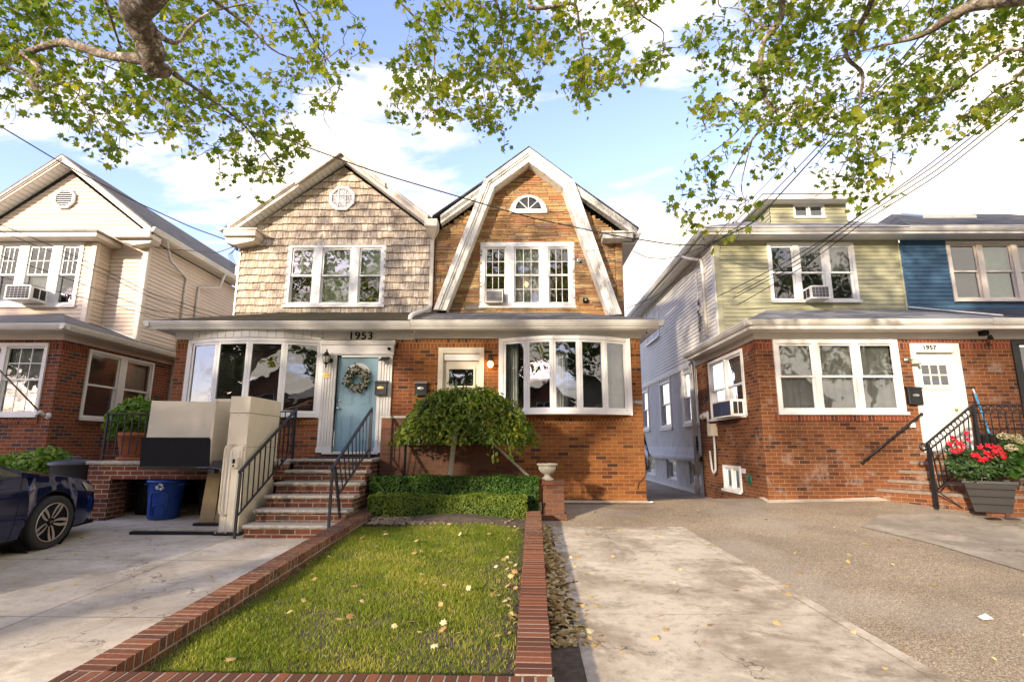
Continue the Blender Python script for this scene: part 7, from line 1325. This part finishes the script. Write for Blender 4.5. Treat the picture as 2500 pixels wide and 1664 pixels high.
BR1.append(limb(b1, [(-9.1, -2.9, 4.6), (-7.6, -1.0, 6.4), (-5.9, 1.4, 7.5), X_(295, -160, 4.2), X_(330, 30, 5.2), X_(362, 100, 5.5), X_(378, 160, 5.7), X_(415, 176, 5.75)], [.30, .28, .26, .20, .155, .15, .155, .05]))
BR1.append(limb(b1, [X_(372, 150, 5.65), X_(320, 142, 5.7), X_(260, 135, 5.9), X_(205, 118, 6.0), X_(150, 104, 6.1), X_(95, 118, 6.2), X_(52, 135, 6.2)], [.085, .062, .052, .055, .050, .042, .040]))
BR1.append(limb(b1, [X_(56, 130, 6.2), X_(80, 150, 6.2), X_(98, 172, 6.2), X_(78, 195, 6.2), X_(92, 225, 6.2), X_(97, 236, 6.2)], [.045, .033, .030, .028, .028, .02]))
BR1.append(limb(b1, [X_(425, 180, 5.8), X_(500, 232, 6.2), X_(590, 300, 6.6), X_(660, 390, 7.0), X_(700, 450, 7.2)], [.035, .018, .014, .009, .004]))
BR1.append(limb(b1, [X_(378, 80, 5.4), X_(430, 105, 5.8), X_(470, 60, 6.0), X_(520, 28, 6.2), X_(600, 10, 6.4)], [.05, .022, .02, .016, .010]))
BR1.append(limb(b1, [X_(480, -30, 6), X_(600, 60, 6.5), X_(680, 130, 6.8), X_(780, 150, 7.2), X_(840, 110, 7.3)], [.03, .018, .012, .009, .004]))
BR1.append(limb(b1, [X_(96, 232, 6.2), X_(140, 205, 6.5), X_(200, 240, 6.8), X_(260, 330, 7.0), X_(275, 370, 7.0)], [.018, .014, .010, .007, .003]))
BR1.append(limb(b1, [X_(0, 160, 6.4), X_(60, 180, 6.5), X_(110, 220, 6.6), X_(190, 250, 6.8)], [.028, .02, .012, .005]))
BR1.append(limb(b1, [X_(250, -20, 5.5), X_(300, 130, 6.8), X_(340, 210, 7.1), X_(440, 290, 7.3), X_(480, 380, 7.4)], [.02, .014, .012, .008, .003]))
BR1.append(limb(b1, [X_(700, -40, 5.8), X_(760, 90, 6.6), X_(830, 200, 7.0), X_(790, 280, 7.2), X_(820, 330, 7.2)], [.02, .012, .009, .006, .003]))
BR1.append(limb(b1, [X_(900, -60, 6), X_(1010, 40, 6.5), X_(1060, 130, 6.9), X_(1050, 220, 7.0), X_(1065, 300, 7.1)], [.02, .012, .010, .007, .003]))
BR1.append(limb(b1, [(-9.0, -2.6, 5.0), (-4.5, -.6, 7.8), X_(1050, -250, 5.6), X_(1180, -60, 6.3), X_(1230, 80, 6.8), X_(1200, 200, 7.0), X_(1180, 290, 7.1)], [.2, .15, .08, .03, .014, .009, .003]))
t2 = limb(b2, [(6.4, -3.2, -.3), (6.3, -3.1, 1.5), (6.45, -2.9, 3.2), (6.2, -2.5, 4.6)], [.40, .32, .30, .30])
BR2.append(limb(b2, [(6.2, -2.5, 4.4), (6.1, -.5, 6.6), X_(2700, -160, 4.6), X_(2520, -20, 5.4), X_(2380, 12, 5.9), X_(2310, 50, 6.2), X_(2240, 90, 6.5), X_(2120, 120, 6.9), X_(2000, 165, 7.2)], [.28, .24, .18, .11, .075, .06, .032, .014, .006]))
BR2.append(limb(b2, [(6.2, -2.3, 4.6), (4.8, .8, 7.6), X_(1950, -260, 4.8), X_(1912, -30, 6.2), X_(1905, 50, 6.4), X_(1866, 100, 6.5), X_(1857, 160, 6.6), X_(1866, 235, 6.7), X_(1884, 262, 6.7), X_(1878, 300, 6.8), X_(1845, 330, 6.9), X_(1800, 400, 7.1), X_(1760, 480, 7.3)], [.24, .2, .12, .045, .040, .038, .036, .034, .030, .026, .016, .009, .004]))
BR2.append(limb(b2, [X_(1862, 292, 6.75), X_(1830, 290, 6.8), X_(1780, 340, 7.0), X_(1700, 400, 7.2)], [.018, .012, .008, .004]))
BR2.append(limb(b2, [X_(1893, 63, 6.4), X_(1850, 60, 6.6), X_(1810, 25, 6.8), X_(1760, 18, 7.0)], [.02, .014, .01, .006]))
BR2.append(limb(b2, [X_(2150, -60, 5.6), X_(2112, 40, 6.2), X_(2075, 90, 6.4), X_(2068, 140, 6.5), X_(2105, 180, 6.6), X_(2100, 240, 6.7), X_(2090, 330, 6.9), X_(2110, 400, 7.0)], [.05, .034, .030, .027, .025, .016, .010, .005]))
BR2.append(limb(b2, [X_(1886, 268, 6.7), X_(1950, 250, 6.9), X_(2050, 248, 7.1), X_(2120, 230, 7.2)], [.014, .010, .008, .004]))
BR2.append(limb(b2, [(4.9, .8, 7.4), X_(1500, -300, 5.4), X_(1330, -120, 6.0), X_(1293, 0, 6.4), X_(1300, 20, 6.4), X_(1345, 18, 6.5), X_(1402, 12, 6.6), X_(1415, 70, 6.7), X_(1425, 130, 6.8), X_(1436, 185, 6.9)], [.14, .10, .05, .030, .026, .025, .022, .014, .011, .005]))
BR2.append(limb(b2, [X_(1530, -60, 6), X_(1560, 30, 6.6), X_(1620, 80, 6.9), X_(1600, 150, 7.1)], [.02, .012, .008, .004]))
BR2.append(limb(b2, [X_(2560, 150, 6.2), X_(2470, 120, 6.4), X_(2380, 180, 6.8), X_(2250, 260, 7.1), X_(2200, 330, 7.2)], [.03, .022, .014, .009, .004]))
BR2.append(limb(b2, [X_(2600, 60, 6.0), X_(2480, 190, 6.6), X_(2420, 230, 6.8), X_(2340, 300, 7.0)], [.03, .018, .012, .005]))
BR2.append(limb(b2, [X_(1838, 335, 6.9), X_(1810, 450, 7.1), X_(1820, 500, 7.2), X_(1790, 545, 7.3)], [.010, .008, .005, .003]))
BR2.append(limb(b2, [X_(2090, 330, 6.9), X_(2060, 400, 7.0), X_(2030, 450, 7.1), X_(1990, 480, 7.2)], [.009, .007, .005, .003]))
BR2.append(limb(b2, [X_(1760, 480, 7.3), X_(1700, 520, 7.4), X_(1640, 580, 7.5), X_(1580, 585, 7.6)], [.006, .005, .004, .002]))
lowprof = ([-250, 0, 60, 130, 180, 230, 280, 330, 390, 440, 500, 560, 600, 640, 700, 740, 780, 820, 860, 900, 940, 1000, 1060, 1100, 1180, 1240, 1290, 1340, 1390, 1440, 1500, 1560, 1585, 1600, 1640, 1700, 1760, 1800, 1840, 1900, 1960, 2000, 2040, 2100, 2160, 2200, 2260, 2330, 2400, 2500, 2750],
           [280, 250, 250, 250, 300, 345, 385, 270, 300, 330, 350, 400, 420, 440, 385, 360, 270, 240, 180, 220, 235, 290, 310, 250, 310, 290, 240, 160, 215, 260, 180, 170, 190, 440, 560, 600, 560, 560, 490, 390, 385, 430, 470, 480, 440, 310, 350, 320, 280, 250, 200])
densx = ([-250, 300, 420, 560, 700, 800, 850, 920, 1000, 1150, 1290, 1360, 1450, 1540, 1640, 1700, 2000, 2200, 2330, 2500, 2750], [.95, .85, .80, .72, .55, .50, .30, .40, .62, .70, .75, .55, .60, .45, .30, .62, .75, .62, .60, .62, .8])
def twigs(mb, brs, px_range, nspr, tag):
    """sprigs grow from the limbs, each new one from the nearest twig already there"""
    allp = np.concatenate(brs); L1, RN = [], []; C = []; tries = 0
    while len(C) < nspr and tries < 80000:
        tries += 1; px = random.uniform(*px_range); lo_ = np.interp(px, *lowprof)+random.gauss(0, 18); py = lo_-(lo_+330)*random.random()**1.15
        Y = random.uniform(6.1, 8.0) if py > -60 else random.uniform(5.9, 7.6)
        nz_ = vnoise(np.array([[px/60, py/60, .3]]), 1.0, 2)[0]*.70+vnoise(np.array([[px/24, py/24, Y*.3]]), 1.0, 5)[0]*.8
        if nz_ > (np.interp(px, *densx)-.55)*2.0: continue
        if px > 1540 and py > 300 and random.random() < .55: continue
        c = np.array(at(px, py, Y)); j = int(np.linalg.norm(allp-c, axis=1).argmin()); c = c*.85+allp[j]*.15 if np.linalg.norm(allp[j]-c) > 1.5 else c
        C.append((np.linalg.norm(allp[j]-c), tuple(c)))
    C.sort(key=lambda q: q[0]); nodes = list(allp); use = [0]*len(nodes); NP = np.array(nodes); US = np.zeros(len(nodes))
    for d0, c in C:
        c = np.array(c); dd = np.linalg.norm(NP-c, axis=1)+US*.10+np.maximum(0, c[2]-NP[:, 2])*.25; j = int(dd.argmin()); a = NP[j]; US[j] += 1; d = np.linalg.norm(a-c); dr = (c-a)/(d+1e-6)
        mid_ = (a+c)/2+RNG.normal(size=3)*d*.10+np.array([0, 0, .06*d]); e = c+dr*.05+np.array([random.uniform(-.06, .06), random.uniform(-.08, .08), -random.uniform(.06, .20)])
        r0 = .0045+.004*max(0, 1.2-d0); mb.tube([a, a*.6+mid_*.4+RNG.normal(size=3)*.015, mid_, c, e], [r0+.002, r0, r0*.85, .0038, .0016], 4)
        NP = np.concatenate([NP, [mid_, c]]); US = np.concatenate([US, [.6, 0]])
        n = random.randint(7, 12); f = RNG.random(n)[:, None]; src = np.where(f < .4, mid_*(1-f/.4)+c*(f/.4), c*(1-(f-.4)/.6)+e*((f-.4)/.6)); L1.append(src+RNG.normal(size=(n, 3))*(.085, .09, .075)); RN.append(np.clip(random.random()*.55+RNG.random(n)*.45+(.3 if random.random() < .12 else 0), 0, 1))
    return np.concatenate(L1), np.concatenate(RN)
LA, RA = twigs(b1, BR1, (-250, 1290), 1500, 1); LB, RBn = twigs(b2, BR2, (1290, 2750), 1450, 2)
def volume(c, r, n, seed):
    P = RNG.random((n*4, 3))*2-1; P = P[(P**2).sum(1) < 1]*np.array(r)+np.array(c); v = vnoise(P, .9, seed)+.6*vnoise(P, 2.3, seed+1); P = P[v > -.05][:n]; return P
def crowns(T, trunk, Lv, Rv, vols, seed):
    trunk.build('trunk', T); b = MB(); leaves(b, LEAF, Lv,   .098*(.35+1.0*RNG.random(len(Lv))), PLANE, .35, .55, rn=Rv)
    for c, r, n in vols: V_ = volume(c, r, n, seed); leaves(b, LEAF, V_, .24*(.7+.6*RNG.random(len(V_))), PLANE, .6)
    b.build('crown', T)
for (c0_, c1_, k) in ((t1[-1], (-11, -4.5, 7.5), 1), (t1[-1], (-5, -4, 8.6), 1), (t1[-1], (-7, -1.5, 8.4), 1)): limb(b1, [c0_, (np.array(c0_)+np.array(c1_))/2+np.array([0, 0, .6]), c1_], [.22, .12, .04])
for c1_ in ((9, -4.5, 7.5), (3, -4, 8.4), (8, -1, 7.8)): limb(b2, [t2[-1], (np.array(t2[-1])+np.array(c1_))/2+np.array([0, 0, .6]), c1_], [.22, .12, .04])
crowns(T1, b1, LA, RA, [((-6.5, -3.0, 7.4), (4.6, 3.6, 2.5), 1500)], 3)
crowns(T2, b2, LB, RBn, [((7.2, -3.2, 7.6), (4.2, 3.4, 2.6), 500)], 5)
# trees and houses on the other side of the street, seen mirrored in the windows and shading the ground floors
def plaintree(loc, label, h, r, n, seed, zc):
    T = root('street_tree', (*loc, -.15), label, 'tree', 'plane trees lining the street'); b = MB(); b.mat(BARK); x, y = loc; tp = limb(b, [(x, y, -.3), (x+.1, y, 2), (x-.1, y+.1, zc-r[2]*.7)], [.36, .28, .24])
    for k in range(6): a = k*1.05+seed; limb(b, [tp[-1], (x+r[0]*.4*cos(a), y+r[1]*.4*sin(a), zc-.3), (x+r[0]*.75*cos(a), y+r[1]*.75*sin(a), zc+.8)], [.16, .09, .03])
    b.build('trunk', T); b = MB(); P = volume((x, y, zc), r, n, seed); leaves(b, LEAFD, P, .34*(.7+.6*RNG.random(len(P))), PLANE, .5); b.build('crown', T)
plaintree((-15.2, -3.2), 'plane tree on the near pavement further left, throwing shade on the driveway', 9, (4.6, 3.8, 3.0), 2200, 21, 7.2)
plaintree((-21, -3.2), 'plane tree on the near pavement farthest left of the view', 9, (4.4, 3.6, 3.0), 3000, 22, 7.2)
for i, (x, z_) in enumerate(((-29, 7.8), (-21.5, 7.4), (-3.0, 10.6), (6, 11.0), (15, 10.8), (24, 11.2))): plaintree((x, -15.2), ('plane tree across the street, leftmost', 'plane tree across the street, second from left', 'plane tree across the street, third from left', 'plane tree across the street opposite the pair of houses', 'plane tree across the street, second from right', 'plane tree across the street, rightmost')[i], 10, (4.8, 3.8, 3.3 if z_ < 9 else 5.6), 2000 if z_ < 9 else 4200, 30+i, z_)
OB = plain('opposite_brick', (.22, .08, .05), .9); OS = plain('opposite_stucco', (.30, .28, .25), .9)
for i, x in enumerate((-33, -22, -11, 0, 11, 22)):
    o = root('opposite_house', (x, -24, -.2), ('gabled brick house across the street, leftmost', 'gabled pale house across the street, second from left', 'gabled brick house across the street, third from left', 'gabled pale house across the street facing the lawn', 'gabled brick house across the street, second from right', 'gabled pale house across the street, rightmost')[i], 'house', 'houses across the street')
    b = MB(); b.mat(OB if i % 2 == 0 else OS); b.prism([(x-4.6, -.3), (x+4.6, -.3), (x+4.6, 5.6), (x, 8.2), (x-4.6, 5.6)], 'y', -34, -24); b.build('wall', o)
    b = MB(); b.mat(RGRY); slab(b, [(x-5, -23.5, 5.42), (x+.0, -23.5, 8.30), (x+.0, -34, 8.30), (x-5, -34, 5.42)]); slab(b, [(x, -23.5, 8.30), (x+5, -23.5, 5.42), (x+5, -34, 5.42), (x, -34, 8.30)]); b.build('roof', o)
    for wx, wz in ((x-2.2, 1.2), (x+2.2, 1.2), (x-2.2, 4.0), (x+2.2, 4.0)):
        b = MB(); b.mat(VINYL); b.box(wx-1, wx+1, -24, -23.93, wz-.1, wz+1.5); f = b.build('window', o); b = MB(); b.mat(CARGL)
        for k in (-.48, .48): b.quad((wx+k-.42, -23.925, wz), (wx+k+.42, -23.925, wz), (wx+k+.42, -23.925, wz+1.4), (wx+k-.42, -23.925, wz+1.4))
        b.build('pane', f)
    b = MB(); b.mat(DOORW); b.box(x-.5, x+.5, -24, -23.9, .6, 2.7); b.build('door', o)
